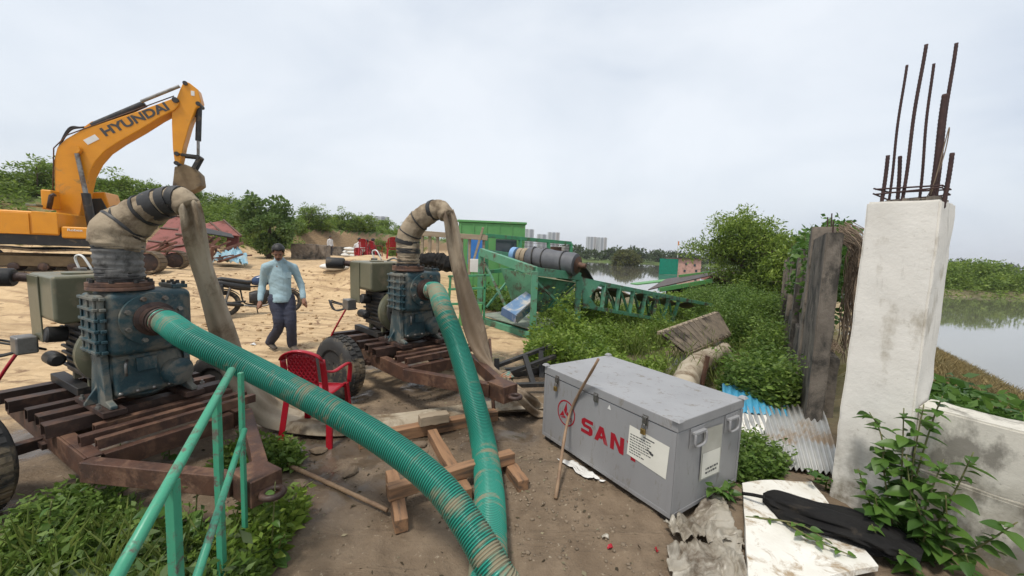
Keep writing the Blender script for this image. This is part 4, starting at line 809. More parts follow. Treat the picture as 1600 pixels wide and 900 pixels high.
for i, (x, y, s_, mt, lb) in enumerate([(945, 845, .028, 'plastic', 'white paper scrap on the mud below the grey box'), (953, 858, .022, 'redplastic', 'red wrapper trodden into the mud below the grey box'), (1025, 868, .016, 'redplastic', 'tiny red packet by the dirty plastic sheet'), (396, 541, .07, 'sack', 'small white scrap on the sand left of the man')]):
    p = G(x, y, 0); P = [[(s_*(a-.5)*1.6, s_*(b-.5), .012+.01*math.sin(a*4+b*5+i)) for b in np.linspace(0, 1, 5)] for a in np.linspace(0, 1, 6)]
    o = MB().sheet(P, .002).build('litter', M[mt], smooth=True); o.location = (p.x, p.y, H(p.x, p.y)+.004); o.rotation_euler = (0, 0, i*.8); tag(o, lb, 'litter')
# ------------------------------------------------------------------ pillar, low wall, old wall
def wallmat(name, base, base2, stain, amt, sc_=3.0):
    m = bpy.data.materials.new(name); m.use_nodes = True; t = m.node_tree; P = t.nodes['Principled BSDF']; L = t.links.new
    tc = t.nodes.new('ShaderNodeTexCoord')
    def noise(s_, st=(1, 1, 1), d=9, r=.65):
        mp = t.nodes.new('ShaderNodeMapping'); mp.inputs['Scale'].default_value = st; L(tc.outputs['Object'], mp.inputs[0]); q = t.nodes.new('ShaderNodeTexNoise'); q.inputs['Scale'].default_value = s_; q.inputs['Detail'].default_value = d; q.inputs['Roughness'].default_value = r; L(mp.outputs[0], q.inputs['Vector']); return q.outputs[0]
    def mr(v, a, b, c=0, d=1):
        q = t.nodes.new('ShaderNodeMapRange')
        for i, k in enumerate((a, b, c, d)): q.inputs[i+1].default_value = k
        L(v, q.inputs[0]); return q.outputs[0]
    def mx(f, a, b):
        q = t.nodes.new('ShaderNodeMix'); q.data_type = 'RGBA'
        for i, v in ((0, f), (6, a), (7, b)):
            if isinstance(v, tuple): q.inputs[i].default_value = (*v, 1)
            else: L(v, q.inputs[i])
        return q.outputs[2]
    c = mx(mr(noise(sc_), .35, .65), base, base2)
    c = mx(mr(noise(9, (.8, .8, 12)), .60, .70, 0, .4), c, stain); c = mx(mr(noise(3, (3, 3, .5)), .62, .74, 0, .5), c, (.2, .18, .15))                 # brush marks of lost whitewash
    c = mx(mr(noise(2.2, (1.4, 1.4, .8)), .66-amt*.2, .76-amt*.2, 0, .8), c, stain)
    sp = t.nodes.new('ShaderNodeSeparateXYZ'); L(tc.outputs['Object'], sp.inputs[0])
    mu = t.nodes.new('ShaderNodeMath'); mu.operation = 'MULTIPLY'; L(mr(sp.outputs[2], .75, .1), mu.inputs[0]); L(mr(noise(5), .42, .6), mu.inputs[1])
    c = mx(mu.outputs[0], c, (.17, .145, .10))                                 # splashed dirt at the foot
    vo = t.nodes.new('ShaderNodeTexVoronoi'); vo.feature = 'DISTANCE_TO_EDGE'; vo.inputs['Scale'].default_value = 2.3; 
    nzv = t.nodes.new('ShaderNodeTexNoise'); nzv.inputs['Scale'].default_value = 4; L(tc.outputs['Object'], nzv.inputs['Vector']); L(tc.outputs['Object'], vo.inputs['Vector'])
    c = mx(mr(noise(38), .64, .70, 0, .6), c, stain)
    L(c, P.inputs['Base Color']); P.inputs['Roughness'].default_value = .9; P.inputs['Specular IOR Level'].default_value = .2
    b = t.nodes.new('ShaderNodeBump'); b.inputs['Strength'].default_value = .4; b.inputs['Distance'].default_value = .010; L(noise(22), b.inputs['Height']); L(b.outputs[0], P.inputs['Normal']); return m
WHITE = wallmat('whitewashed_plaster', (.66, .63, .57), (.74, .71, .65), (.36, .32, .25), .5)
OLDWALL = wallmat('mossy_plaster', (.50, .48, .42), (.58, .55, .48), (.13, .12, .10), 1.05)
def rough_block(mb_fn, name, mat, parent, cuts=10, amp=.008, seed=1):
    """box verts (8 corners, local) subdivided and roughened for broken plaster edges"""
    bm = bmesh.new(); v = [bm.verts.new(p) for p in mb_fn]
    for f in ((0, 2, 3, 1), (4, 5, 7, 6), (0, 1, 5, 4), (2, 6, 7, 3), (0, 4, 6, 2), (1, 3, 7, 5)): bm.faces.new([v[i] for i in f])
    bmesh.ops.recalc_face_normals(bm, faces=bm.faces); bmesh.ops.bevel(bm, geom=bm.edges[:], offset=.012, segments=2, affect='EDGES')
    for _ in range(5):
        es = [e for e in bm.edges if e.calc_length() > .06]
        if not es: break
        bmesh.ops.subdivide_edges(bm, edges=es, cuts=1, use_grid_fill=True)
    bmesh.ops.triangulate(bm, faces=[f for f in bm.faces if len(f.verts) > 4])
    co = np.array([w_.co for w_ in bm.verts]); nn = np.array([w_.normal for w_ in bm.verts])
    k = fbm(co[:, 0]*7+co[:, 2]*5+seed, co[:, 1]*7-co[:, 2]*6.3, 4)*2
    for i, w_ in enumerate(bm.verts): w_.co = co[i]+nn[i]*(k[i]*amp)
    me_ = bpy.data.meshes.new(name); bm.to_mesh(me_); bm.free(); me_.materials.append(mat); me_.polygons.foreach_set('use_smooth', [True]*len(me_.polygons)); me_.set_sharp_from_angle(angle=math.radians(50))
    o = bpy.data.objects.new(name, me_); COL.objects.link(o); o.parent = parent; return o
def corners(x0, x1, y0, y1, z0, z1, tw=0): return [(x, y, z) for z in (z0, z1) for y in (y0, y1) for x in (x0, x1)]
PW = .385; pyaw = math.atan2(-.84, .54)
pil = empty('concrete_pillar', (2.45, 2.75, H(2.5, 2.7)-.1), pyaw, 'whitewashed concrete pillar with bare reinforcing bars sticking out on top', 'pillar')
PH = 2.28
shaft = rough_block([(x+(.012 if z > 1 else 0)*(1 if x < .1 else -1), y, z+(.03*math.sin(x*9+y*7) if z > 1 else 0)) for x, y, z in corners(0, PW, 0, PW, 0, PH)], 'shaft', WHITE, pil, amp=.011)
brk = MB(); rs_ = random.Random(9)
for i in range(70):
    a = rs_.uniform(.05, PW-.05), rs_.uniform(.05, PW-.05); s_ = rs_.uniform(.008, .022); brk.box((a[0], a[1], PH+.005), (s_*2, s_*1.6, s_), Matrix.Rotation(rs_.uniform(0, 3), 3, 'Z')@Matrix.Rotation(rs_.uniform(-.5, .5), 3, 'X'))
o = brk.build('broken_concrete_top', M['concrete'], pil); o['kind'] = 'stuff'
BAR = pm('rebar', (.035, .018, .018), (.06, .03, .025), 20, .75, .4, 80)
pil_m = Matrix.Translation(pil.location)@Matrix.Rotation(pyaw, 4, 'Z'); inv = pil_m.inverted()
def rebar(bpx, tpx, r, yl):
    """bar placed on the pillar top from photo measurements; yl is its depth into the pillar"""
    P0 = pil_m@Vector((0, yl, 0)); n_ = (pil_m.to_3x3()@Vector((0, 1, 0)))
    pts = []
    for x, y in (bpx, tpx):
        d = ray(x, y); t = (P0-CAM).dot(n_)/d.dot(n_); pts.append(inv@(CAM+d*t))
    a = pts[0]; a.z = PH-.06; d = pts[1]-a; n2 = max(3, int(d.length/.012)); q = [a+d*(i/n2)+Vector((.004*math.sin(i*.09), .0, 0)) for i in range(n2+1)]
    MB().tube(q, [r*(1.1 if i % 2 else .94) for i in range(n2+1)], 8).build('reinforcing_bar', BAR, pil, smooth=True)
for bpx, tpx, r, yl in [((1377, 315), (1387, 243), .011, .05), ((1388, 314), (1416, 102), .008, .3), ((1403, 312), (1406, 244), .011, .18), ((1409, 312), (1446, 70), .0095, .06), ((1437, 308), (1458, 100), .008, .3), ((1455, 306), (1478, 147), .015, .12), ((1462, 306), (1493, 68), .0095, .25), ((1476, 305), (1487, 239), .0115, .08)]: rebar(bpx, tpx, r, yl)
for zz, tl in ((.055, .012), (.09, -.01)):
    MB().tube([(.04, .04, PH+zz), (PW-.03, .05, PH+zz+tl), (PW-.04, PW-.04, PH+zz), (.05, PW-.05, PH+zz-tl), (.035, .03, PH+zz+.004)], .006, 6).build('stirrup', BAR, pil)
w_ = MB(); 
MB().tube(spline([(.3, .1, PH+.03), (.33, .14, PH+.3), (.335, .13, PH+.45), (.31, .1, PH+.12), (.28, .12, PH+.02)], 30), .003, 6).build('binding_wire', M['twig'], pil, smooth=True)
lw = empty('low_wall', tuple(pil_m@Vector((PW, .06, 0))), pyaw, 'low whitewashed wall stub with black mould joining the pillar', 'wall')
rough_block(corners(.003, 1.5, .02, .27, 0, .93), 'wall_panel', OLDWALL, lw, amp=.016, seed=4)
rough_block(corners(.01, 1.5, -.035, .018, .0, .52), 'wall_plinth', OLDWALL, lw, amp=.012, seed=8)
# old wall running away behind the pillar
wdir = Vector((.55, .83, 0)); wyaw = math.atan2(.83, .55)
ow = empty('boundary_wall', (3.72, 4.42, -.75), wyaw, 'weathered concrete boundary wall with columns and dry creepers', 'wall')
LW = 11.0
rough_block(corners(0, LW, -.12, .16, 0, 1.42), 'plinth', M['concretedark'], ow, amp=.02, seed=2)
for i in range(5):
    x = .55+i*2.35
    rough_block(corners(x+(.08 if i == 0 else 0), x+.36, -.17 if i else -.02, .22, 0, 2.98 if i == 0 else 2.8-.05*i), 'column', M['concretedark'] if i % 2 else M['concrete'], ow, amp=.014, seed=i)
    if i: rough_block(corners(x-2.35+.365, x-.005, -.06, .12, 1.425, 2.72-.05*i), 'panel', M['concrete'], ow, amp=.014, seed=i+9)
    for k in range(3): MB().tube([(x+.06+.11*k, .0+.05*(k % 2), 2.7), (x+.06+.12*k+.02, .02+.05*(k % 2), 3.05+.06*((k*7+i) % 3))], .008, 6).build('reinforcing_bar', BAR, ow)
rough_block(corners(-.75, .62, .06, .2, 0, 2.82), 'panel', M['concretedark'], ow, amp=.014, seed=31)
rs_ = random.Random(4); dv = MB()
for i in range(85):
    x = .46+rs_.uniform(-.42, .5); y = -.2+rs_.uniform(-.05, .02); z = 2.95+rs_.uniform(-.15, .05); pts = [(x+.1, y+.15, z+.02)]
    L_ = rs_.uniform(.5, 1.6)
    for k in range(1, 9): pts.append((x+rs_.uniform(-.05, .05), y+rs_.uniform(-.04, .02), z-L_*k/8))
    dv.tube(spline(pts, 24), rs_.uniform(.003, .008), 5, cap=False)
o = dv.build('dead_vines', M['twig']); o.location = ow.location; o.rotation_euler = (0, 0, wyaw); tag(o, 'dry tangled vines hanging over the nearest wall column', 'vines', kind='stuff')
nestx = MB()
for i in range(160):
    c = Vector((rs_.uniform(.1, 1.3), rs_.uniform(-.14, .02), 1.45+rs_.uniform(0, .06))); a = rs_.uniform(0, 6.28); L_ = rs_.uniform(.1, .35); d = Vector((math.cos(a), math.sin(a)*.4, rs_.uniform(-.2, .25)))
    nestx.tube([c-d*L_*.5, c+Vector((0, 0, .03)), c+d*L_*.5], .004, 4, cap=False)
o = nestx.build('dry_twigs', M['twig']); o.location = ow.location; o.rotation_euler = (0, 0, wyaw); tag(o, 'dry twigs lying on the ledge of the boundary wall', 'twigs', kind='stuff')
# ------------------------------------------------------------------ things between box and pillar
def quadsheet(c4, m_, n_, f): 
    a, b, c, d = [Vector(q) for q in c4]
    return [[(a.lerp(b, i/(m_-1))).lerp(d.lerp(c, i/(m_-1)), j/(n_-1))+Vector((0, 0, f(i/(m_-1), j/(n_-1)))) for j in range(n_)] for i in range(m_)]
fb = [G(1160, 758, .06), G(1268, 752, .06), G(1372, 893, .06), G(1168, 925, .06)]
o = MB().sheet(quadsheet(fb, 14, 14, lambda u, v: .012*math.sin(u*5+v*3)+.006*math.sin(v*17+u*4)), .035).build('foam_board', M['foam'], bevel=.004); tag(o, 'dirty white foam board lying on the ground beside the pillar', 'board')
cs = [(2.75, 2.98, .05), (2.12, 3.12, .04), (2.62, 4.25, .06), (3.62, 4.3, .10)]
o = MB().sheet(quadsheet(cs, 150, 4, lambda u, v: .016*math.sin(u*math.pi*2*15)+.05*math.sin(v*2.5)), .002).build('corrugated_sheet', M['galv'], smooth=True); tag(o, 'grey corrugated metal sheet lying between the grey box and the pillar', 'metal sheet')
bs = [G(1128, 600, .16), G(1226, 604, .12), G(1236, 652, .10), G(1130, 642, .12)]
o = MB().sheet(quadsheet(bs, 60, 4, lambda u, v: .012*math.sin(u*math.pi*2*10)), .002).build('blue_sheet', M['bluesheet'], smooth=True); tag(o, 'bright blue corrugated sheet half hidden in weeds behind the grey box', 'metal sheet')
ws = [G(1150, 640, .10), G(1200, 647, .10), G(1186, 712, .08), G(1120, 700, .08)]
o = MB().sheet(quadsheet(ws, 12, 12, lambda u, v: .01*math.sin(u*7+v*4)), .01).build('white_board', M['foam'], bevel=.002); tag(o, 'white panel scrap on the ground behind the grey box end', 'board')
# black cloth: a crumpled roll
def crumpled_roll(name, pts, rr, mat, seed, amp=.16, n=40, m_=60, folds=.5):
    P_ = spline(pts, m_); R_ = spline(rr, m_); return crumple([Vector(p) for p in P_], [tuple(q) for q in R_], n, amp, seed, folds).build(name, mat, smooth=True)
P_ = spline([G(1192, 778, .11), G(1215, 785, .115), G(1265, 803, .12), G(1325, 822, .12), G(1385, 845, .11), G(1440, 872, .10)], 80); R_ = spline([(.03, .03), (.11, .055), (.15, .06), (.16, .06), (.17, .055), (.08, .03)], 80)
Pq, frq = frames([Vector(p) for p in P_]); bc = MB(); nA = 72
for i in range(80):
    X_, Y_, T_ = frq[i]; t = i/79*6
    for k in range(nA):
        a = 2*math.pi*k/nA; wv = 1+.13*math.sin(3*a+1.1*t+1)+.10*math.sin(5*a-1.7*t)+.07*math.sin(9*a+2.3*t+2*math.sin(t*1.3))+.05*math.sin(13*a-3*t)+.10*(float(vnoise(np.array(t*1.7), np.array(math.cos(a)*2+4)))-.5)
        bc.v.append(tuple(Pq[i]+X_*(math.cos(a)*R_[i][0]*wv)+Y_*(math.sin(a)*R_[i][1]*wv)))
for i in range(79):
    for k in range(nA): bc.f.append((i*nA+k, i*nA+(k+1) % nA, (i+1)*nA+(k+1) % nA, (i+1)*nA+k))
bc.f.append(tuple(reversed(range(nA)))); bc.f.append(tuple(79*nA+k for k in range(nA)))
o = bc.build('black_cloth', M['blackcloth'], smooth=True); tag(o, 'crumpled black cloth bundle lying on the white foam board', 'cloth')
o = MB().tube(spline([G(1160, 771, .12), G(1175, 773, .14), G(1195, 777, .16)], 8), .012, 8).build('cloth_cord', M['blackcloth'], bpy.data.objects['black_cloth'], smooth=True)
def crumpled_sheet(name, c4, mat, label, cat, amp, seed, m_=46, n_=40, lift=.03):
    X = quadsheet(c4, m_, n_, lambda u, v: 0)
    out_ = []
    for i, r in enumerate(X):
        row = []
        for j, p in enumerate(r):
            u, v = i/(m_-1), j/(n_-1); q1_, q2_ = p.x*.8+p.y*.6, p.y*.8-p.x*.6; rg = abs(float(fbm(np.array(q1_*3.5+seed), np.array(q2_*16.+2*math.sin(q1_*7)), 3)))*2.0+abs(float(fbm(np.array(p.x*9+seed), np.array(p.y*9.), 3)))*.7; e = float(fbm(np.array(u*6+seed), np.array(v*6.+3), 3))
            row.append(Vector((p.x+.05*e, p.y+.04*float(fbm(np.array(v*5+seed), np.array(u*5.+9), 3)), max(H(p.x, p.y), p.z if lift < 0 else -9)+abs(lift)+amp*rg)))
        out_.append(row)
    o = MB().sheet(out_, .003).build(name, mat, smooth=True); tag(o, label, cat); return o
crumpled_sheet('plastic_sheet', [G(1035, 835, 0), G(1122, 788, .0), G(1165, 862, 0), G(1062, 862, 0)], M['plastic'], 'crumpled dirty plastic sheet under the front corner of the grey box', 'plastic sheet', .12, 3)
crumpled_sheet('plastic_sheet', [G(1040, 872, 0), G(1150, 850, 0), G(1172, 935, 0), G(1050, 930, 0)], M['plastic'], 'crumpled dirty plastic sheet at the lower edge beside the foam board', 'plastic sheet', .10, 8)
crumpled_sheet('white_rag', [G(872, 724, 0), G(905, 728, 0), G(945, 760, 0), G(915, 752, 0)], M['sack'], 'white plastic rag sticking out from under the grey box', 'rag', .03, 5, 20, 14, .012)
# ------------------------------------------------------------------ black steel frame and bits left of the box
bf = empty('wrecked_rack', tuple(G(800, 612, 0)), 0, 'broken black steel frame lying behind the grey box and the flat hose', 'steel frame'); o0 = Vector(bf.location)
q = [(PY(775, 572, 5.3), PY(862, 540, 5.6)), (PY(775, 590, 5.1), PY(868, 556, 5.4)), (PY(800, 602, 4.7), PY(868, 600, 4.6)), (PY(776, 560, 5.3), PY(776, 618, 5.2)), (PY(866, 541, 5.6), PY(866, 610, 5.4)), (PY(820, 556, 5.4), PY(835, 606, 4.9)), (PY(790, 578, 5.6), PY(868, 572, 5.8)), (PY(845, 548, 5.5), PY(846, 600, 5.3))]
for a, b in q: MB().bar(a-o0, b-o0, .07, .05).build('bar', M['black'], bf, bevel=.004)
MB().bar(PY(780, 600, 5.2)-o0, PY(862, 580, 5.5)-o0, .02, .22).build('plate', M['black'], bf, bevel=.004)
crumpled_sheet('black_plastic', [PY(955, 552, 6.0), PY(1020, 560, 6.0), PY(1020, 590, 5.0), PY(960, 585, 5.0)], M['blackcloth'], 'crumpled black plastic lying in weeds behind the grey box', 'plastic sheet', .25, 12, 24, 20, .1)
# ------------------------------------------------------------------ flooded hollow: slatted panel, beige hose, stake
sp = empty('slatted_panel', tuple(PY(1090, 545, 8.6)), 0, 'tilted slatted wooden panel with pale top rail lying in the weeds', 'panel'); o0 = Vector(sp.location)
a, b = PY(1030, 521, 7.6), PY(1120, 489, 9.8); c, d = PY(1073, 553, 7.2), PY(1139, 524, 9.2)
MB().bar(a-o0, b-o0, .10, .07).build('top_rail', M['woodpale'], sp, bevel=.008); MB().bar(c-o0, d-o0, .07, .05).build('bottom_rail', M['woodpale'], sp, bevel=.008)
n3 = (b-a).cross(c-a).normalized(); SLAT = pm('old_slat', (.19, .15, .105), (.10, .08, .06), 5, .9, .4, 30, c3=(.05, .04, .03), c3amt=.4)
for i in range(22):
    t = .015+.97*i/21; MB().bar(a.lerp(b, t)-o0-n3*(.03+.012*(i % 2)), c.lerp(d, t)-o0-n3*(.03+.012*(i % 2)), .115, .025, up=n3).build('slat', SLAT, sp, bevel=.004)
bd = MB(); u1 = (b-a); bd.sheet([[a.lerp(b, i/4).lerp(c.lerp(d, i/4), j/3)-o0+n3*.02 for j in range(4)] for i in range(5)], .01); bd.build('backing_board', pm('dark_board', (.06, .045, .033), (.09, .07, .05), 5, .9, .3), sp)
o = crumpled_roll('beige_hose', [G(1068, 612, .1), G(1075, 586, .12), G(1090, 570, .1), G(1112, 556, -.05), G(1130, 548, -.2), G(1128, 540, -.35), G(1110, 537, -.5)], [(.16, .15), (.17, .16), (.17, .16), (.17, .15), (.16, .13), (.13, .1), (.08, .05)], M['canvas2'], 17, .07, 28, 50); tag(o, 'fat beige canvas hose lying in the weeds behind the grey box', 'hose')
o = MB().bar(G(1092, 610, 0)+Vector((0, 0, -.2)), PY(1106, 556, G(1092, 610, 0).y), .07, .03).build('rusty_stake', M['rust'], bevel=.004); tag(o, 'rusty flat steel stake upright behind the grey box', 'stake')
# ------------------------------------------------------------------ conveyor
gz = lambda p: Vector((p.x, p.y, H(p.x, p.y)))
cv = empty('conveyor', (1.2, 8.6, -.3), 0, 'rusting green conveyor with hopper frame, wrapped drum and lattice boom', 'conveyor'); o0 = Vector(cv.location)
def cbar(name, a, b, w_, h, mat='greendark', par=None, up=(0, 0, 1)): return MB().bar(Vector(a)-o0, Vector(b)-o0, w_, h, up).build(name, M[mat], par or cv, bevel=.006)
FLt, FRt, BRt, BLt = PY(752, 394, 9.4), PY(836, 424, 7.7), PY(905, 432, 8.6), PY(815, 402, 10.4)
for tp, yb in ((FLt, 505), (FRt, 537), (BRt, 500), (BLt, 480)):
    cbar('post', tp, Vector((tp.x, tp.y, H(tp.x, tp.y)-.2)), .13, .11)
cbar('top_beam', FLt+Vector((0, 0, .0)), FRt, .12, .19); cbar('top_beam', FRt, BRt, .10, .17); cbar('top_beam', FLt, BLt, .10, .16); cbar('top_beam', BLt, BRt, .12, .16)
lo_ = [Vector((t.x, t.y, .12)) for t in (FLt, FRt, BRt, BLt)]
cbar('base_beam', lo_[0]+Vector((0, 0, -.05)), lo_[1]+Vector((0, 0, -.05)), .14, .14); cbar('base_beam', lo_[1], lo_[2], .12, .16, 'green'); cbar('base_beam', lo_[0]+Vector((-.3, -.5, -.2)), lo_[1]+Vector((-.35, -.4, -.25)), .12, .12); cbar('base_beam', lo_[0]+Vector((-.5, -.8, -.25)), lo_[1]+Vector((-.55, -.6, -.3)), .12, .1)
MB().sheet([[lo_[0].lerp(lo_[1], i/4).lerp(lo_[3].lerp(lo_[2], i/4), j/4)-o0+Vector((0, 0, .07)) for j in range(5)] for i in range(5)], .02).build('floor_plate', pm('chalky_plate', (.16, .22, .16), (.3, .29, .25), 3, .8, .2), cv)
# hopper: inclined plates between the beams
def plate(name, pts, mat, t=.012): 
    P = [Vector(p)-o0 for p in pts]; n_ = (P[1]-P[0]).cross(P[2]-P[0]).normalized(); mb = MB(); k = len(P)
    mb.v += [tuple(p+n_*t/2) for p in P]+[tuple(p-n_*t/2) for p in P]; mb.f += [tuple(range(k)), tuple(k+i for i in reversed(range(k)))]+[(i, k+i, k+(i+1) % k, (i+1) % k) for i in range(k)]; return mb.build(name, M[mat], cv)
plate('hopper_plate', [PY(782, 418, 9.2), PY(836, 432, 8.2), PY(830, 470, 8.4), PY(800, 470, 8.9)], 'greendark'); plate('hopper_plate', [PY(840, 432, 8.0), PY(900, 442, 8.8), PY(848, 488, 8.8), PY(838, 486, 8.4)], 'greendark'); cbar('brace', PY(757, 410, 9.3), PY(800, 500, 8.5), .05, .05); cbar('brace', PY(838, 440, 7.75), PY(890, 490, 8.5), .05, .05); cbar('brace', PY(815, 412, 10.3), PY(760, 480, 9.5), .05, .05)
rb = [(PY(905-14*i, 441-.6*i, 8.7-.07*i), PY(862-5*i, 480+.8*i, 8.75-.05*i)) for i in range(4)]
for a, b in rb: cbar('rib', a, b, .05, .04)
ch_ = MB(); a, b, c, d = PY(783, 482, 7.9), PY(828, 468, 7.7), PY(826, 484, 7.5), PY(800, 500, 7.4)
plate('chute', [PY(784, 482, 8.0), PY(822, 456, 8.4), PY(836, 466, 8.0), PY(806, 493, 7.6)], 'chute', .02); MB().bar(PY(784, 486, 7.95)-o0, PY(807, 499, 7.6)-o0, .03, .16).build('chute_lip', pm('worn_blue', (.05, .10, .2), (.08, .14, .25), 4, .5, .1, c3=(.35, .33, .3), c3amt=.3), cv, bevel=.004)
plate('chute_side', [PY(806, 494, 7.58), PY(836, 467, 7.98), PY(838, 478, 7.98), PY(808, 505, 7.58)], 'pumpblue', .02)
# drum with belt wound round it
a, b = PY(826, 402, 9.0), PY(902, 414, 8.3); ax = (b-a).normalized(); Ld = (b-a).length
dr = MB().lathe([(.10, 0), (.23, .02), (.25, .05), (.24, .3), (.26, .55), (.245, .7), (.255, Ld-.1), (.24, Ld-.03), (.12, Ld)], a-o0, ax, 30).build('drum', pm('drum_rubber', (.085, .087, .095), (.125, .127, .135), 4, .6, .4, 12), cv, smooth='auto')
for k in (0, 2, 5): MB().ring(a-o0+ax*(.18+k*(Ld-.3)/6), ax+Vector((.1*math.sin(k*3), .2*math.cos(k*2), .15)), .262, .016, 28, 6).build('belt_edge', M['black'], dr, smooth=True)
MB().cyl(a-o0-ax*.5, a-o0+ax*.01, .06, n=16).build('shaft', M['rust_dark'], dr, smooth='auto'); MB().lathe([(.16, -.28), (.19, -.26), (.19, -.16), (.15, -.15), (.2, -.13), (.2, -.02)], a-o0, ax, 26).build('pulley', M['woodpale'], dr, smooth='auto'); MB().lathe([(.15, -.46), (.19, -.45), (.19, -.33), (.12, -.32)], a-o0, ax, 24).build('gearbox', pm('pale_blue', (.16, .3, .5), (.2, .34, .55), 4, .5, .1), dr, smooth='auto')
MB().lathe([(.17, Ld+.002), (.19, Ld+.02), (.07, Ld+.05), (.05, Ld+.2)], a-o0, ax, 24).build('drum_end', M['rust'], dr, smooth='auto')
# lattice boom running away to the right
T0, T1_ = PY(908, 437, 8.7), PY(1118, 478, 13.2); B0, B1 = PY(912, 478, 8.7), PY(1050, 503, 11.6); off = Vector((-.45, .75, .0))
for k in (0, 1):
    o_ = off*k; cbar('chord', T0+o_, T1_+o_, .08, .10); cbar('chord', B0+o_, B1+o_, .08, .09)
    n_ = 6
    for i in range(n_+1):
        t = .16+.84*i/n_; tt = (B0.lerp(B1, t)-B0).length/(T1_-T0).length; cbar('upright', T0.lerp(T1_, min(1, tt+.02))+o_, B0.lerp(B1, t)+o_, .10, .05, up=(0, 1, 0))
        if i < n_: t2 = .16+.84*(i+1)/n_; cbar('brace', T0.lerp(T1_, tt+.02)+o_, B0.lerp(B1, t2)+o_, .05, .04, up=(0, 1, 0))
plate('gusset_plate', [T0+Vector((-.02, -.06, .05)), T0.lerp(T1_, .10)+Vector((0, -.06, .02)), B0.lerp(B1, .04)+Vector((0, -.06, .25)), B0.lerp(B1, .12)+Vector((0, -.06, 0)), B0+Vector((-.02, -.06, -.04))], 'greendark')
for i in range(6): t = .1+.17*i; cbar('cross_tie', B0.lerp(B1, t), B0.lerp(B1, t)+off, .05, .05)
bl = [[T0.lerp(T1_, .05+.75*i/20)+off*(.05+.9*j/5)+Vector((0, 0, -.10-.12*math.sin(j/5*3.14)-.05*math.sin(i*1.3))) for j in range(6)] for i in range(21)]
MB().sheet([[p-o0 for p in r] for r in bl], .015).build('belt', pm('torn_belt', (.05, .048, .045), (.35, .25, .15), 1.2, .8, .3), cv, smooth=True)
MB().sheet([[PY(902, 405, 8.4).lerp(T0.lerp(T1_, .07), i/6)+off*(j/4)-o0+Vector((0, 0, .06*math.sin(i/6*3.14))) for j in range(5)] for i in range(7)], .02).build('belt_flap', M['black'], cv, smooth=True)
# ------------------------------------------------------------------ green cabin, mesh cage, plank rack
cb = empty('site_cabin', (-.85, 14.0, .1), math.radians(3), 'lime green flat-roofed site cabin behind the conveyor', 'cabin')
MB().bx(-1.15, 1.25, 0, 3.2, 0, 2.66).build('wall', M['greenlime'], cb, bevel=.02); MB().bx(-1.2, 1.3, -.05, 3.25, 2.663, 2.74).build('roof', M['greenlime'], cb, bevel=.01)
for i in range(6): MB().bx(-1.1+.46*i, -1.05+.46*i, -.03, -.002, .05, 2.6).build('wall_rib', M['greenlime'], cb)
MB().bx(-.8, -.2, -.05, -.004, 1.15, 2.1).build('door', pm('blue_door', (.03, .14, .42), (.04, .18, .5), 3, .4, .05), cb, bevel=.01)
MB().bx(.2, .95, -.045, -.004, 1.4, 2.1).build('window', M['glass'], cb, bevel=.01)
cg = empty('mesh_cage', tuple(PY(850, 410, 11.5)), 0, 'green framed wire mesh cage standing between the cabin and the lake', 'cage'); o0 = Vector(cg.location)
ca, cb_, cc, cd = PY(760, 368, 11.0), PY(892, 380, 13.0), PY(892, 412, 13.0), PY(760, 425, 11.0)
for a, b in ((ca, cb_), (cd, cc), (ca, cd), (cb_, cc), (ca.lerp(cb_, .36), cd.lerp(cc, .36)), (ca.lerp(cb_, .7), cd.lerp(cc, .7))): MB().bar(a-o0, b-o0, .09, .11).build('frame_bar', M['green'], cg, bevel=.005)
ms = MB()
for i in range(44): t = .36+.64*i/43; ms.bar(ca.lerp(cb_, t)-o0, cd.lerp(cc, t)-o0, .008, .008)
for i in range(9): ms.bar(ca.lerp(cd, i/8).lerp(cb_.lerp(cc, i/8), .36)-o0, cb_.lerp(cc, i/8)-o0, .008, .008)
o = ms.build('wire_mesh', M['rust'], cg); o['kind'] = 'stuff'
for i, (x, c_) in enumerate([(.45, 'rust'), (.55, 'woodpale'), (.8, 'rust'), (.9, 'white')]): MB().box(cd.lerp(cc, x)-o0+Vector((0, .3, .35)), (.35, .3, .5)).build('stored_crate', M[c_], cg, bevel=.01)
rk = empty('plank_rack', tuple(PY(700, 425, 10.6)), 0, 'pale weathered plank rail with posts in front of the cabin', 'rack'); o0 = Vector(rk.location)
MB().bar(PY(652, 364, 10.6)-o0, PY(762, 372, 10.6)-o0, .12, .14).build('top_plank', M['woodpale'], rk, bevel=.008)
for x in (660, 672, 684, 722, 734, 756): MB().bar(PY(x, 366, 10.65)-o0, PY(x-1, 430, 10.65)-o0, .09, .07).build('post', M['woodpale'], rk, bevel=.006)
MB().bar(PY(755, 355, 10.55)-o0, PY(735, 425, 10.55)-o0, .06, .06).build('prop', M['woodpale'], rk, bevel=.006); MB().box(PY(745, 415, 10.4)-o0, (.35, .2, .35)).build('board', M['white'], rk, bevel=.01)
o = crumpled_roll('black_tarpaulin_roll', [PY(648, 406, 9.0), PY(670, 407, 9.0), PY(690, 410, 9.0), PY(715, 416, 9.0)], [(.1, .1), (.2, .18), (.22, .2), (.15, .14)], M['blackcloth'], 41, .15); tag(o, 'wrapped black tarpaulin roll behind the farther pump', 'tarpaulin')
lr = empty('low_green_rack', tuple(PY(735, 480, 8.6)), 0, 'low green tubular rack between the farther pump and the conveyor', 'rack'); o0 = Vector(lr.location)
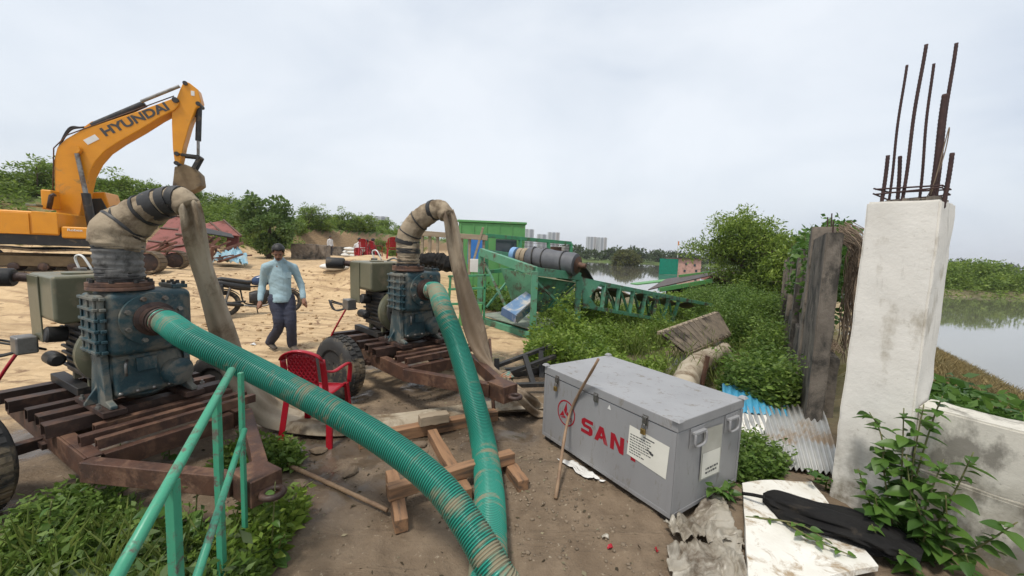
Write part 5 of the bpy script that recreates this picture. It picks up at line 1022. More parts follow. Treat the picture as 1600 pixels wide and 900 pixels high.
for a, b in (((700, 432), (765, 430)), ((700, 452), (760, 450)), ((704, 430), (700, 500)), ((730, 430), (728, 505)), ((758, 428), (756, 500)), ((700, 475), (758, 474)), ((700, 500), (756, 500))): MB().bar(PY(*a, 8.6)-o0, PY(*b, 8.6)-o0, .05, .05).build('tube', M['green'], lr, bevel=.006)
MB().bar(PY(706, 510, 7.6)-o0, PY(706, 560, 7.4)-o0, .05, .05).build('leg', M['greenlime'], lr); MB().box(PY(735, 492, 8.4)-o0, (.5, .05, .5)).build('panel', M['greenlime'], lr, bevel=.01)
# ------------------------------------------------------------------ sheds in the water
sh = empty('collapsed_shed', tuple(PY(1090, 460, 21)), 0, 'collapsed lime green shed with sagging brown roof standing in flood water', 'shed'); o0 = Vector(sh.location)
def sbar(n_, a, b, w_, h, mt): return MB().bar(Vector(a)-o0, Vector(b)-o0, w_, h).build(n_, mt if not isinstance(mt, str) else M[mt], sh, bevel=.01)
def splate(n_, pts, mt, t=.05):
    P = [Vector(p)-o0 for p in pts]; nn = (P[1]-P[0]).cross(P[2]-P[0]).normalized(); mb = MB(); k = len(P); mb.v += [tuple(p+nn*t/2) for p in P]+[tuple(p-nn*t/2) for p in P]; mb.f += [tuple(range(k)), tuple(k+i for i in reversed(range(k)))]+[(i, k+i, k+(i+1) % k, (i+1) % k) for i in range(k)]; return mb.build(n_, M[mt], sh)
splate('roof_slope', [PY(1012, 463, 19), PY(1110, 440, 20.5), PY(1128, 430, 25), PY(1040, 444, 25)], 'rust_dark'); splate('roof_slope', [PY(1112, 441, 20.5), PY(1172, 462, 19.5), PY(1172, 448, 25), PY(1128, 430, 25)], 'rust')
sbar('fascia', PY(1030, 463, 18.9), PY(1112, 448, 20.2), .05, .22, 'greenlime'); sbar('fascia', PY(1060, 441, 24.5), PY(1118, 434, 24.5), .06, .3, 'greenlime')
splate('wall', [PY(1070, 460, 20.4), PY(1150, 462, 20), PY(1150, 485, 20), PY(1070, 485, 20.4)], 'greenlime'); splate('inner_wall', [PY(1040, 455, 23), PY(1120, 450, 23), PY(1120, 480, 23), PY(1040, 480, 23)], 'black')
for x in (1085, 1108, 1132, 1150): sbar('window_bar', PY(x, 466, 19.8), PY(x-6, 492, 19.8), .06, .06, 'greenrail')
sbar('rail', PY(1080, 472, 19.7), PY(1155, 474, 19.7), .06, .08, 'greenrail'); sbar('rail', PY(1080, 485, 19.7), PY(1155, 482, 19.7), .06, .08, 'greenrail')
sh.location.z += .32
o = MB().bar(PY(990, 444, 26), PY(1058, 436, 27), .8, .08).build('floating_roof_panel', M['greenlime'], bevel=.02); tag(o, 'lime green roof panel lying at the water edge left of the shed', 'roof panel')
o = MB().sheet([[PY(1095+10*i, 436-3.5*j+1.5*math.sin(i), 30+1.2*j) for j in range(4)] for i in range(6)], .05).build('red_roof_sheet', pm('red_roof', (.25, .10, .07), (.18, .07, .05), 3, .8, .2)); tag(o, 'faded red roof sheets slumped between the shed and the tree', 'roof sheet')
hs = empty('flooded_house', (0, 0, 0), 0, 'small pink house with green netting standing in the lake', 'house')
hx0, hx1, hy = PY(1058, 420, 62), PY(1098, 420, 60), 60
hp = empty
z1 = PY(1090, 405, 60).z; a = PY(1059, 420, 60); b = PY(1095, 420, 60)
MB().bx(a.x, b.x+.0, 60, 65, WATER-1, z1).build('wall', pm('pink_plaster', (.55, .32, .26), (.48, .28, .22), 2, .8, .2, c3=(.3, .2, .16), c3amt=.3), hs)
MB().bx(a.x-.2, b.x+.3, 59.7, 65.2, z1+.003, z1+.12).build('roof', M['rust_dark'], hs)
for k, (u, v) in enumerate([(.35, .62), (.72, .55), (.3, .1), (.8, .12)]): x = a.x+(b.x-a.x)*u; z = WATER+.3+(z1-WATER-.5)*v; MB().bx(x-.16, x+.16, 59.93, 59.996, z, z+.35).build('window', M['glass'], hs)
c = PY(1030, 420, 58)
MB().sheet([[(c.x+(a.x-c.x)*i/16, 58+2*i/16, WATER+.02+(z1-WATER-.12)*j/6) if 1 else 0 for j in range(7)] for i in range(17)], .03).build('green_net', pm('shade_net', (.0, .2, .12), (.0, .26, .16), 3, .7, .1), hs)
fp = empty('flag_pole', tuple(PY(1059, 425, 85)), 0, 'thin pole with small orange flag rising behind the pink house', 'flag pole'); o0 = Vector(fp.location)
MB().tube([(0, 0, -.5), PY(1059, 376, 85)-o0], .06, 8).build('pole', M['white'], fp); q = PY(1059, 377, 85)-o0; MB().sheet([[q+Vector((.35*i/4, .05*math.sin(i), -.9*j/3+.0)) for j in range(4)] for i in range(5)], .01).build('flag', pm('flag', (.6, .2, .04), (.5, .15, .03), 4, .7, .1), fp)
# ------------------------------------------------------------------ excavator
YB, YN = 13.2, 11.85                                   # boom plane and near side plane
def Z1(X, Yz): return (.3887*X, 100+.3887*Yz)
TH = math.radians(24); E0 = PY(110, 425, 12.6); ex = empty('excavator', (E0.x, E0.y, H(-14, 12.5)), TH, 'yellow tracked excavator with raised boom and hanging bucket', 'excavator'); o0 = Vector(ex.location)
Ru = Vector((math.cos(TH), math.sin(TH), 0)); Rv = Vector((-math.sin(TH), math.cos(TH), 0))
def pp_(X, Yz, yy):                                     # photo measurement -> machine frame, on the plane yy-YB deep
    d = ray(*Z1(X, Yz)); v = yy-YB; t = ((o0+Rv*v-CAM).dot(Rv))/d.dot(Rv); q = CAM+d*t-o0; return Vector((q.dot(Ru), v, q.z))
def pb_(X, Yz): q = pp_(X, Yz, YB-.2); q.y = 0; return q
def poly(pts, yy): return [(q.x, q.z) for q in (pp_(X, Yz, yy) for X, Yz in pts)]
BM = [(255, 640), (225, 600), (219, 500), (215, 390), (229, 335), (262, 302), (330, 262), (400, 240), (560, 187), (695, 137), (716, 142), (718, 166), (700, 185), (640, 216), (560, 266), (480, 311), (420, 351), (381, 395), (352, 450), (336, 520), (326, 590), (310, 632)]
MB().prism(poly(BM, YB-.26), 'y', -.26, .26).build('boom', M['yellow'], ex, bevel=.03, seg=3, angle=50)
boom = ex.children[-1]
STK = [(735, 76), (748, 70), (762, 76), (795, 102), (808, 150), (800, 168), (786, 178), (760, 250), (737, 330), (724, 396), (714, 406), (702, 398), (694, 340), (690, 240), (690, 192), (704, 150), (722, 104)]
MB().prism(poly(STK, YB-.2), 'y', -.2, .2).build('stick', M['yellow'], ex, bevel=.025, seg=3, angle=50)
def cyl(name, a, b, r, mat, y=0, par=None): ys_ = -abs(y) if y else -.1; k_ = Vector((0, y-ys_, 0)); q = MB().cyl(pp_(*a, YB+ys_)+k_, pp_(*b, YB+ys_)+k_, r, n=18).build(name, M[mat], par or ex, smooth='auto'); return q
for y in (-.36,): cyl('boom_cylinder', (345, 520), (376, 690), .11, 'black', y); cyl('boom_cylinder_rod', (306, 345), (345, 522), .06, 'steel', y); MB().cyl(pp_(306, 345, YB-.36)+Vector((0, y+.28, 0)), pp_(306, 345, YB-.36)+Vector((0, y+.44, 0)), .12, n=18).build('pin_boss', M['yellow'], ex, smooth='auto')
cyl('stick_cylinder', (365, 246), (577, 156), .105, 'black'); cyl('stick_cylinder_rod', (575, 157), (728, 95), .05, 'steel'); cyl('bucket_cylinder', (797, 165), (793, 306), .085, 'black'); cyl('bucket_cylinder_rod', (793, 304), (793, 368), .045, 'steel')
MB().bar(pb_(345, 262)+Vector((0, 0, -.02)), pb_(380, 240), .3, .14, up=(0, 1, 0)).build('cylinder_bracket', M['yellow'], ex, bevel=.01)
for y in (-.17, .17): MB().bar(pb_(712, 362)+Vector((0, y, 0)), pb_(800, 372)+Vector((0, y, 0)), .06, .10).build('link', M['black'], ex, bevel=.01); MB().bar(pb_(800, 372)+Vector((0, y, 0)), pb_(775, 418)+Vector((0, y, 0)), .06, .10).build('link', M['black'], ex, bevel=.01)
for X, Yz, w_, r in ((712, 362, .55, .07), (712, 400, .6, .07), (796, 372, .5, .06), (745, 78, .5, .07), (708, 148, .62, .09), (797, 160, .48, .07)): q = pb_(X, Yz); MB().cyl(q+Vector((0, -w_/2, 0)), q+Vector((0, w_/2, 0)), r, n=16).build('pin', M['black'], ex, smooth='auto')
bp_ = poly([(700, 412), (742, 402), (775, 415), (803, 442), (810, 488), (786, 505), (752, 518), (715, 508), (691, 494), (697, 445)], YB-.15); MUDDY = pm('muddy_bucket', (.21, .155, .09), (.15, .105, .06), 3, .9, .5, 15, c3=(.08, .06, .045), c3amt=.3)
MB().prism(bp_, 'y', -.15, .42).build('bucket', MUDDY, ex, bevel=.04, seg=3, angle=50); bk = ex.children[-1]
for i, y in enumerate((-.1, .04, .2, .35)): q = pb_(752, 520); MB().box(q+Vector((-.02, y, -.07)), (.12, .1, .2), taper=(1.2, 1.1)).build('tooth', M['rust_dark'], bk)
t_ = text_mesh('HYUNDAI', .36, .004, .012, 1.28); t_.materials.append(M['ink']); q0, q1 = pb_(470, 258)+Vector((0, -.27, 0)), pb_(628, 192)+Vector((0, -.27, 0)); o = shared('lettering', t_, boom, ((q0+q1)/2+Vector((0, .003, 0))), (math.radians(90), -math.atan2(q1.z-q0.z, q1.x-q0.x), 0))
q = pb_(372, 306)+Vector((0, -.266, 0)); MB().box(q, (.36, .008, .17), Matrix.Rotation(math.radians(-38), 3, 'Y')).build('sticker', M['white'], boom); q = pb_(775, 118)+Vector((0, -.206, 0)); MB().box(q, (.1, .008, .16)).build('sticker', M['white'], boom)
for i, r in enumerate((.0, .09)): MB().tube(spline([pb_(235, 600), pb_(213-i*3, 420), pb_(222, 330), pb_(262, 262-i*10), pb_(310, 248), pb_(365, 246)], 40), .03, 8).build('hydraulic_hose', M['black'], ex, smooth=True); ex.children[-1].location.y = -.15+.3*i
MB().tube(spline([pb_(222, 515), pb_(260, 520), pb_(320, 580), pb_(372, 625)], 20), .028, 8).build('hydraulic_hose', M['black'], ex, smooth=True); ex.children[-1].location.y = -.45
MB().tube(spline([pb_(712, 165), pb_(735, 210), pb_(775, 205), pb_(790, 180)], 20), .022, 8).build('hydraulic_hose', M['black'], ex, smooth=True); ex.children[-1].location.y = -.24
MB().tube([pb_(218, 560)+Vector((0, -.27, 0)), pb_(222, 340)+Vector((0, -.27, 0)), pb_(275, 288)+Vector((0, -.27, 0)), pb_(700, 132)+Vector((0, -.2, .03))], .018, 6).build('steel_pipe', M['rust'], ex, smooth=True)
# house
yn = YN-YB
def hbox(name, X0, Y0, X1, Y1, y0, y1, mat, bev=.03, par=None):
    a = pp_(X0, Y0, YB+y0); b = pp_(X1, Y1, YB+y0); return MB().bx(a.x, b.x, y0, y1, b.z, a.z).build(name, M[mat], par or ex, bevel=bev, seg=3)
hbox('engine_hood', -140, 576, 238, 690, yn+.02, 1.3, 'yellow', .06); hbox('side_door', -60, 590, 120, 684, yn-.012, yn+.015, 'yellow', .01); hbox('side_door', 124, 592, 234, 684, yn-.012, yn+.015, 'yellow', .01)
hbox('tool_box', 242, 652, 364, 704, yn+.02, -.45, 'yellow', .05); hbox('counterweight', -290, 560, -145, 720, yn+.05, 1.3, 'yellow', .1); hbox('platform', -250, 655, 372, 735, yn+.08, 1.28, 'black', .02)
hbox('slew_ring', 70, 736, 300, 752, -.7, .7, 'black', .01); hbox('exhaust_cover', 160, 503, 212, 585, -.75, -.35, 'yellow', .04); hbox('air_cleaner_cap', 100, 560, 146, 574, yn+.2, yn+.5, 'olive', .02)
MB().tube([pp_(140, 575, YN)+Vector((0, .6, 0)), pp_(150, 520, YN)+Vector((0, .6, 0)), pp_(165, 515, YN)+Vector((0, .6, 0))], .06, 12).build('exhaust_pipe', M['rust_dark'], ex, smooth=True)
t_ = text_mesh('Robex', .105, .003, .001, 1.25); t_.materials.append(M['white']); shared('lettering', t_, ex, pp_(300, 668, YN)+Vector((0, .012, 0)), (math.radians(90), 0, 0))
cbp = [(318, 645), (322, 560), (345, 516), (420, 514), (447, 590), (452, 640)]; yc = YB+.45
MB().prism(poly(cbp, yc), 'y', .45, 1.35).build('cab', M['yellow'], ex, bevel=.04, seg=3, angle=50); cabo = ex.children[-1]
MB().prism(poly([(368, 606), (368, 542), (408, 540), (438, 592), (440, 622)], yc), 'y', .425, .447).build('window', M['glass'], cabo, bevel=.008); MB().prism(poly([(326, 620), (330, 560), (352, 540), (358, 540), (360, 620)], yc), 'y', .425, .447).build('window', M['glass'], cabo, bevel=.008)
MB().bar(pp_(384, 628, yc)+Vector((0, -.03, 0)), pp_(440, 628, yc)+Vector((0, -.03, 0)), .03, .05).build('grab_rail', M['white'], cabo)
# tracks
def track(yc_, dy0, dy1):
    tr = empty('track'); tr.parent = ex; pl, pr_ = pp_(-330, 790, YN), pp_(600, 790, YN); zt, zb = pp_(300, 748, YN).z, -.03; R_ = (zt-zb)/2; zc = (zt+zb)/2
    path = []; x0, x1 = pl.x+R_*0, pr_.x-R_*.25
    for k in range(9): a = math.pi/2-math.pi*k/8; path.append((x1+math.cos(a)*R_, zc+math.sin(a)*R_))
    n_ = 26
    for k in range(1, n_): path.append((x1+(x0-x1)*k/n_, zb))
    for k in range(9): a = -math.pi/2-math.pi*k/8; path.append((x0+math.cos(a)*R_, zc+math.sin(a)*R_))
    for k in range(1, n_): path.append((x0+(x1-x0)*k/n_, zt-.05*math.sin(k/n_*math.pi*3)**2))
    sh_ = MB()
    for i in range(len(path)):
        a, b = path[i], path[(i+1) % len(path)]; sh_.bar((a[0], (dy0+dy1)/2, a[1]), (a[0]+(b[0]-a[0])*.92, (dy0+dy1)/2, a[1]+(b[1]-a[1])*.92), dy1-dy0, .05, up=(0, 1, 0) if 0 else (-(b[1]-a[1]), 0, b[0]-a[0]))
    q = sh_.build('track_shoes', pm('track_steel', (.16, .115, .065), (.10, .07, .045), 5, .85, .4, 20), tr); q['kind'] = 'stuff'
    MB().bx(x0, x1, dy0+.12, dy1-.12, zc-.17, zc+.14).build('track_frame', pm('muddy_frame', (.2, .145, .08), (.14, .10, .055), 4, .9, .4), tr, bevel=.02)
    for x in (x0, x1): MB().lathe([(.1, -.16), (R_*.82, -.12), (R_*.82, .12), (.1, .16)], (x, (dy0+dy1)/2-.08, zc), (0, 1, 0), 24).build('idler', M['rust_dark'], tr, smooth='auto')
    for k in range(7): x = x0+.5+(x1-x0-1)*k/6; MB().lathe([(.05, -.2), (.12, -.18), (.12, .18), (.05, .2)], (x, (dy0+dy1)/2-.05, zb+.16), (0, 1, 0), 16).build('track_roller', M['rust_dark'], tr, smooth='auto')
track(0, yn-.02, yn+.58); track(0, 1.0-.2, 1.6-.2)
# ------------------------------------------------------------------ people
def wrinkle(o, k, amp):
    me_ = o.data; n_ = len(me_.vertices); c = np.zeros(n_*3); me_.vertices.foreach_get('co', c); c = c.reshape(-1, 3); nn = np.zeros(n_*3); me_.vertex_normals.foreach_get('vector', nn); nn = nn.reshape(-1, 3)
    f = fbm(c[:, 0]*k[0]+c[:, 2]*k[2]+50, c[:, 2]*k[3]+c[:, 1]*k[1]+50, 3); me_.vertices.foreach_set('co', (c+nn*(f*amp)[:, None]).ravel()); me_.update()
def person(loc, J, sc_=1.0, label='', group=None, shirt='', trousers='', vox=.012, shoes=None, face=True, yaw=0):
    """J: joint positions; body one remeshed surface, clothing as children"""
    r = empty('person', loc, yaw, label, 'person', group); V_ = lambda k: Vector(J[k])
    def limb(mb, ks, rs, n=12): 
        pts = [V_(k) if isinstance(k, str) else Vector(k) for k in ks]; q = spline([tuple(p) for p in pts], len(pts)*5) if len(pts) > 2 else [pts[0].lerp(pts[1], t/6) for t in range(7)]; m_ = len(q)
        rr = np.interp(np.linspace(0, len(rs)-1, m_), range(len(rs)), [x[0] if hasattr(x, '__len__') else x for x in rs]); ry = np.interp(np.linspace(0, len(rs)-1, m_), range(len(rs)), [x[1] if hasattr(x, '__len__') else x for x in rs]); mb.tube([Vector(p) for p in q], list(zip(rr, ry)), n)
        mb.sphere(q[0], rr[0]*.98, 12, 8); mb.sphere(q[-1], rr[-1]*.98, 12, 8)
    sh = V_('shL')-V_('shR'); fw = Vector(J['fwd']).normalized(); hf = Vector(J['face']).normalized(); rt = hf.cross(Vector((0, 0, 1))).normalized(); hu = rt.cross(hf).normalized()
    b = MB(); hd = V_('head')
    R3 = Matrix((rt, hf, hu)).transposed()
    def hp(x, y, z): return hd+R3@Vector((x, y, z))
    def ell(mb, c, rad, n=18, m_=12):
        k = len(mb.v); mb.sphere((0, 0, 0), rad, n, m_)
        for i in range(k, len(mb.v)): mb.v[i] = tuple(c+R3@Vector(mb.v[i]))
    ell(b, hp(0, -.012, .022), (.076, .094, .098)); ell(b, hp(0, .02, -.05), (.058, .068, .068)); ell(b, hp(0, .045, -.082), (.034, .035, .028))
    ell(b, hp(0, .094, -.012), (.014, .02, .026), 10, 8); ell(b, hp(0, .098, -.028), (.02, .018, .012), 10, 8); ell(b, hp(0, .072, .03), (.058, .018, .012), 12, 8); ell(b, hp(0, .082, -.06), (.026, .012, .012), 10, 8)
    for s_ in (-1, 1): ell(b, hp(.077*s_, -.012, -.008), (.012, .022, .032), 10, 8)
    limb(b, [hp(0, -.015, -.06), 'neck'], [.054, .058]); limb(b, ['neck', 'chest', 'belly', 'pelvis'], [(.09, .09), (.15, .11), (.14, .11), (.14, .11)], 16)
    for s_ in 'LR':
        limb(b, ['sh'+s_, 'el'+s_, 'ha'+s_], [.055, .042, .029]); limb(b, ['hip'+s_, 'kn'+s_, 'an'+s_], [.085, .06, .042])
        h = V_('ha'+s_); d = (h-V_('el'+s_)).normalized(); side = Vector(J['fwd']).cross(d).normalized(); fwv = d.cross(side).normalized()
        pc = h+d*.05; limb(b, [h, pc, h+d*.085], [(.028, .022), (.04, .02), (.04, .016)], 10)
        for k in range(4):
            base = h+d*.085+fwv*(.030-.02*k)*(-1); L_ = (.07, .08, .075, .058)[k]; cu = side*(.012 if s_ == 'L' else -.012); limb(b, [base, base+d*L_*.5+cu*.6, base+d*L_*.95+cu*2.2], [.0095, .009, .0075], 8)
        tb = h+d*.03+fwv*.03; limb(b, [tb, tb+d*.03+fwv*.022, tb+d*.062+fwv*.026], [.013, .011, .009], 8)
    remesh(b, 'body', M['skin'], r, vox, 3)
    s = MB(); limb(s, [hp(0, -.03, -.125), 'neck'], [.068, .085]); limb(s, ['neck', 'chest', 'belly', 'hem'], [(.105, .095), (.175, .125), (.165, .122), (.165, .128)], 20); limb(s, ['shL', 'neck', 'shR'], [.062, .075, .062], 14)
    for q in 'LR': wr = V_('el'+q).lerp(V_('ha'+q), .93); limb(s, ['sh'+q, 'el'+q, wr], [.068, .055, .043], 14)
    so_ = remesh(s, 'shirt', shirt, r, vox, 3); wrinkle(so_, (9, 9, 5, 14), .024)
    bq = bmesh.new(); bq.from_mesh(so_.data); bmesh.ops.bisect_plane(bq, geom=bq.verts[:]+bq.edges[:]+bq.faces[:], plane_co=V_('hem')+Vector((0, 0, .0)), plane_no=(0, 0, 1), clear_inner=False if J['hem'][2] < .6 else False)
    if J['hem'][2] > .6: bmesh.ops.delete(bq, geom=[v for v in bq.verts if v.co.z < J['hem'][2]-.025 and abs(v.co.x-J['hem'][0]) < .215 and (v.co-V_('haL')).length > .16 and (v.co-V_('haR')).length > .12], context='VERTS')
    bq.to_mesh(so_.data); bq.free()
    if face:
        k = MB(); k.tube(spline([tuple(V_('neck')+fw*.085+Vector((0, 0, .03))), tuple(V_('chest')+fw*.128), tuple(V_('belly')+fw*.128), tuple(V_('hem')+fw*.135)], 24), [(.016, .006)]*24, 8); k.build('placket', shirt, so_, smooth=True)
        for s_ in (-1, 1): q_ = V_('neck')+fw*.07+rt*(.045*s_)+Vector((0, 0, .045)); MB().box(q_, (.075, .02, .05), Matrix((rt, fw, Vector((0, 0, 1)))).transposed()@Matrix.Rotation(.5*s_, 3, 'Y')).build('collar', shirt, so_, bevel=.008)
        q_ = V_('chest')+fw*.125+rt*(-.085)+Vector((0, 0, .03)); MB().box(q_, (.09, .012, .10), Matrix((rt, fw, Vector((0, 0, 1)))).transposed()@Matrix.Rotation(-.25, 3, 'Z')).build('pocket', shirt, so_, bevel=.006)
    p = MB(); limb(p, ['hem', 'pelvis'], [(.13, .10), (.135, .105)], 18)
    for q in 'LR': limb(p, ['hip'+q, 'kn'+q, 'an'+q], [.108, .082, .074], 16)
    po = remesh(p, 'trousers', trousers, r, vox, 2)
    wrinkle(po, (7, 7, 0, 22), .022)
    for q in 'LR':
        a = V_('an'+q); f = Vector(J['foot'+q]).normalized(); k = MB(); k.tube([a+Vector((0, 0, -.0))-f*.06+Vector((0, 0, -.03)), a+f*.02+Vector((0, 0, -.035)), a+f*.10+Vector((0, 0, -.05)), a+f*.165+Vector((0, 0, -.06)), a+f*.19+Vector((0, 0, -.065))], [(.038, .045), (.046, .052), (.046, .036), (.042, .026), (.02, .012)], 14); k.sphere(a+Vector((0, 0, -.02)), (.05, .05, .05)); remesh(k, 'shoe', shoes or M['rubber'], r, .012, 2)
    hr_ = MB(); k0 = 0; ell(hr_, hp(0, -.022, .045), (.080, .096, .086), 24, 16)
    keep = MB(); inv_ = R3.transposed()
    bmh = bmesh.new(); vs = [bmh.verts.new(v) for v in hr_.v]
    for f in hr_.f:
        c = sum((inv_@(Vector(hr_.v[i])-hd) for i in f), Vector())/len(f)
        if c.z > .075-(.0 if c.y > .05 else .12*min(1, (.05-c.y)/.07)): bmh.faces.new([vs[i] for i in f])
    bmesh.ops.delete(bmh, geom=[v for v in bmh.verts if not v.link_faces], context='VERTS'); ex_ = bmesh.ops.solidify(bmh, geom=bmh.faces[:], thickness=-.012); mh = bpy.data.meshes.new('hair'); bmh.to_mesh(mh); bmh.free(); mh.materials.append(M['hair']); mh.polygons.foreach_set('use_smooth', [True]*len(mh.polygons)); shared('hair', mh, r)
    if face:
        for s_ in (-1, 1):
            MB().sphere(hp(.031*s_, .0755, .008), (.011, .009, .007), 10, 8).build('eye', M['ink'], r, smooth=True); k = MB(); k.tube([hp(.014*s_, .088, .028), hp(.034*s_, .087, .034), hp(.052*s_, .076, .028)], [.004, .005, .003], 6); k.build('eyebrow', M['hair'], r)
        k = MB(); k.tube([hp(-.032, .081, -.052), hp(-.014, .097, -.042), hp(0, .10, -.041), hp(.014, .097, -.042), hp(.032, .081, -.052)], [.004, .008, .008, .008, .004], 8); k.build('moustache', M['hair'], r)
        k = MB(); k.tube([hp(-.022, .088, -.066), hp(0, .096, -.064), hp(.022, .088, -.066)], .004, 6); k.build('lips', pm('lips', (.14, .05, .04), None, 9, .5, 0), r)
    return r
SH1 = pm('light_blue_shirt', (.27, .38, .42), (.32, .44, .475), 5, .85, .25, 60); TR1 = pm('navy_trousers', (.028, .032, .055), (.04, .045, .07), 6, .8, .25, 60, c3=(.10, .085, .07), c3amt=.12)
mp_ = G(440, 548, 0); mz = H(mp_.x, mp_.y)
J = dict(head=(.035, -.10, 1.60), neck=(.0, -.01, 1.43), chest=(-.01, 0, 1.22), belly=(.0, 0, 1.0), hem=(.01, -.01, .84), pelvis=(.01, 0, .90), shL=(.15, .11, 1.36), shR=(-.165, -.10, 1.37), elL=(.245, .15, 1.09), haL=(.35, .04, .87), elR=(-.25, -.06, 1.08), haR=(-.20, -.20, .84),
   hipL=(.09, .05, .86), hipR=(-.06, -.05, .86), knL=(.19, -.05, .46), knR=(.03, -.10, .46), anL=(.14, .06, .10), anR=(-.22, .06, .125), fwd=(.72, -.69, 0), face=(.42, -.75, -.55), footL=(.75, -.6, -.05), footR=(.8, -.55, -.12))
person((mp_.x, mp_.y, mz), J, 1, 'man in light blue shirt and dark trousers walking past the motorcycle', None, SH1, TR1, .011, pm('dusty_shoe', (.05, .042, .035), (.14, .11, .08), 8, .8, .2))
# seated and standing people far behind
Js = dict(head=(0, .08, 1.28), neck=(0, .02, 1.1), chest=(0, 0, .88), belly=(0, 0, .66), hem=(0, 0, .5), pelvis=(0, 0, .52), shL=(.19, 0, 1.03), shR=(-.19, 0, 1.03), elL=(.24, .1, .78), haL=(.15, .3, .66), elR=(-.24, .1, .78), haR=(-.15, .3, .66), hipL=(.09, .02, .5), hipR=(-.09, .02, .5), knL=(.12, .42, .5), knR=(-.12, .42, .5), anL=(.12, .42, .1), anR=(-.12, .42, .1), fwd=(0, 1, 0), face=(.1, 1, -.15), footL=(0, 1, 0), footR=(0, 1, 0))
Jt = dict(head=(0, -.05, 1.6), neck=(0, -.01, 1.43), chest=(0, 0, 1.22), belly=(0, 0, 1.0), hem=(0, 0, .86), pelvis=(0, 0, .92), shL=(.2, 0, 1.36), shR=(-.2, 0, 1.36), elL=(.25, .02, 1.08), haL=(.23, -.05, .83), elR=(-.25, .02, 1.08), haR=(-.23, -.05, .83), hipL=(.1, 0, .88), hipR=(-.1, 0, .88), knL=(.12, -.06, .48), knR=(-.1, .05, .48), anL=(.1, .0, .1), anR=(-.1, .12, .1), fwd=(0, -1, 0), face=(.4, -1, -.2), footL=(0, -1, 0), footR=(0, -1, 0))
WS = pm('white_shirt', (.6, .6, .6), (.52, .52, .53), 6, .85, .2, 50); DS = pm('maroon_shirt', (.09, .03, .035), (.12, .04, .045), 6, .85, .2, 50); BS = pm('black_shirt', (.03, .03, .034), (.045, .045, .05), 6, .85, .2, 50)
def gp(x, yy): p = PY(x, 400, yy); return (p.x, yy, H(p.x, yy))
person(gp(516, 34), Jt, 1, 'man in white shirt and dark shorts standing far off by the grey wall', None, WS, BS, .03, None, False, math.radians(60))
seats = [(561, 20.2, WS, 'person in white shirt seated on the leftmost far red chair', 10), (572, 21.2, DS, 'person in maroon shirt seated among the far red chairs', -20), (581, 20.8, BS, 'person in black shirt seated among the far red chairs, rightmost', -35)]
for x, yy, mt, lb, a in seats: p = gp(x, yy); person(p, Js, 1, lb, 'people seated far behind', mt, BS, .03, None, False, math.radians(a))
def chair_copy(x, yy, a, lb): c = copy_tree(ch); c.location = gp(x, yy); c.rotation_euler = (0, 0, math.radians(a)); tag(c, lb, 'chair'); return c
for (x, yy, mt, lb, a) in seats:
    chair_copy(x, yy, a, {561: 'red plastic chair under the far person in white shirt', 572: 'red plastic chair under the far person in maroon shirt', 581: 'red plastic chair under the far person in black shirt'}[x])
chair_copy(568, 18.6, 15, 'empty red plastic chair nearest the camera in the far seated group'); chair_copy(588, 19.0, -30, 'empty red plastic chair at the right end of the far seated group'); chair_copy(613, 15.5, 20, 'single red plastic chair just left of the farther pump elbow')
# ------------------------------------------------------------------ motorcycle
mA, mB = Vector((-6.62, 8.75, 0)), Vector((-5.55, 9.55, 0)); d = mB-mA; mo = empty('motorcycle', (*(mA+mB).xy/2, H(-6, 9.2)), math.atan2(d.y, d.x), 'dark blue motorcycle parked on its stand behind the walking man', 'motorcycle')
wb = .64; TY = M['rubber']; MBK = pm('black_plastic', (.02, .02, .021), (.03, .03, .03), 5, .4, .1); MBL = pm('blue_tank_paint', (.02, .045, .11), (.025, .055, .13), 4, .25, .02, spec=.5)
for x, n_ in ((-wb, 'rear_wheel'), (wb, 'front_wheel')):
    wh = empty(n_); wh.parent = mo; wh.location = (x, 0, .30)
    MB().ring((0, 0, 0), (0, 1, 0), .255, .045, 40, 12).build('tyre', TY, wh, smooth=True); MB().ring((0, 0, 0), (0, 1, 0), .208, .014, 36, 8).build('rim', MBK, wh, smooth=True); MB().cyl((0, -.07, 0), (0, .07, 0), .045, n=16).build('hub', M['steel'], wh, smooth='auto')
    for i in range(3):
        for s_ in (-.16, .16): a = i*2.094+s_; MB().bar((math.cos(a)*.035, 0, math.sin(a)*.035), (math.cos(a-s_*.5)*.205, 0, math.sin(a-s_*.5)*.205), .02, .022).build('spoke', MBK, wh)
def mtube(name, pts, r, mt, n=16): return MB().tube(spline(pts, n*2), r, 10).build(name, mt, mo, smooth=True)
for s_ in (-1, 1):
    mtube('fork', [(wb, .07*s_, .30), (wb-.08, .07*s_, .55), (wb-.2, .07*s_, .88)], .022, M['steel']); mtube('handlebar', [(wb-.2, .05*s_, .93), (wb-.22, .2*s_, 1.0), (wb-.32, .34*s_, 1.0)], .014, MBK); mtube('mirror_arm', [(wb-.25, .24*s_, 1.0), (wb-.2, .3*s_, 1.14)], .007, MBK); MB().sphere((wb-.2, .31*s_, 1.17), (.015, .06, .04)).build('mirror', MBK, mo, smooth=True)
    mtube('shock_absorber', [(-wb, .1*s_, .32), (-wb+.1, .1*s_, .66)], .028, M['steel']); MB().sphere((wb-.34, .34*s_, 1.0), (.06, .02, .02)).build('grip', MBK, mo, smooth=True)
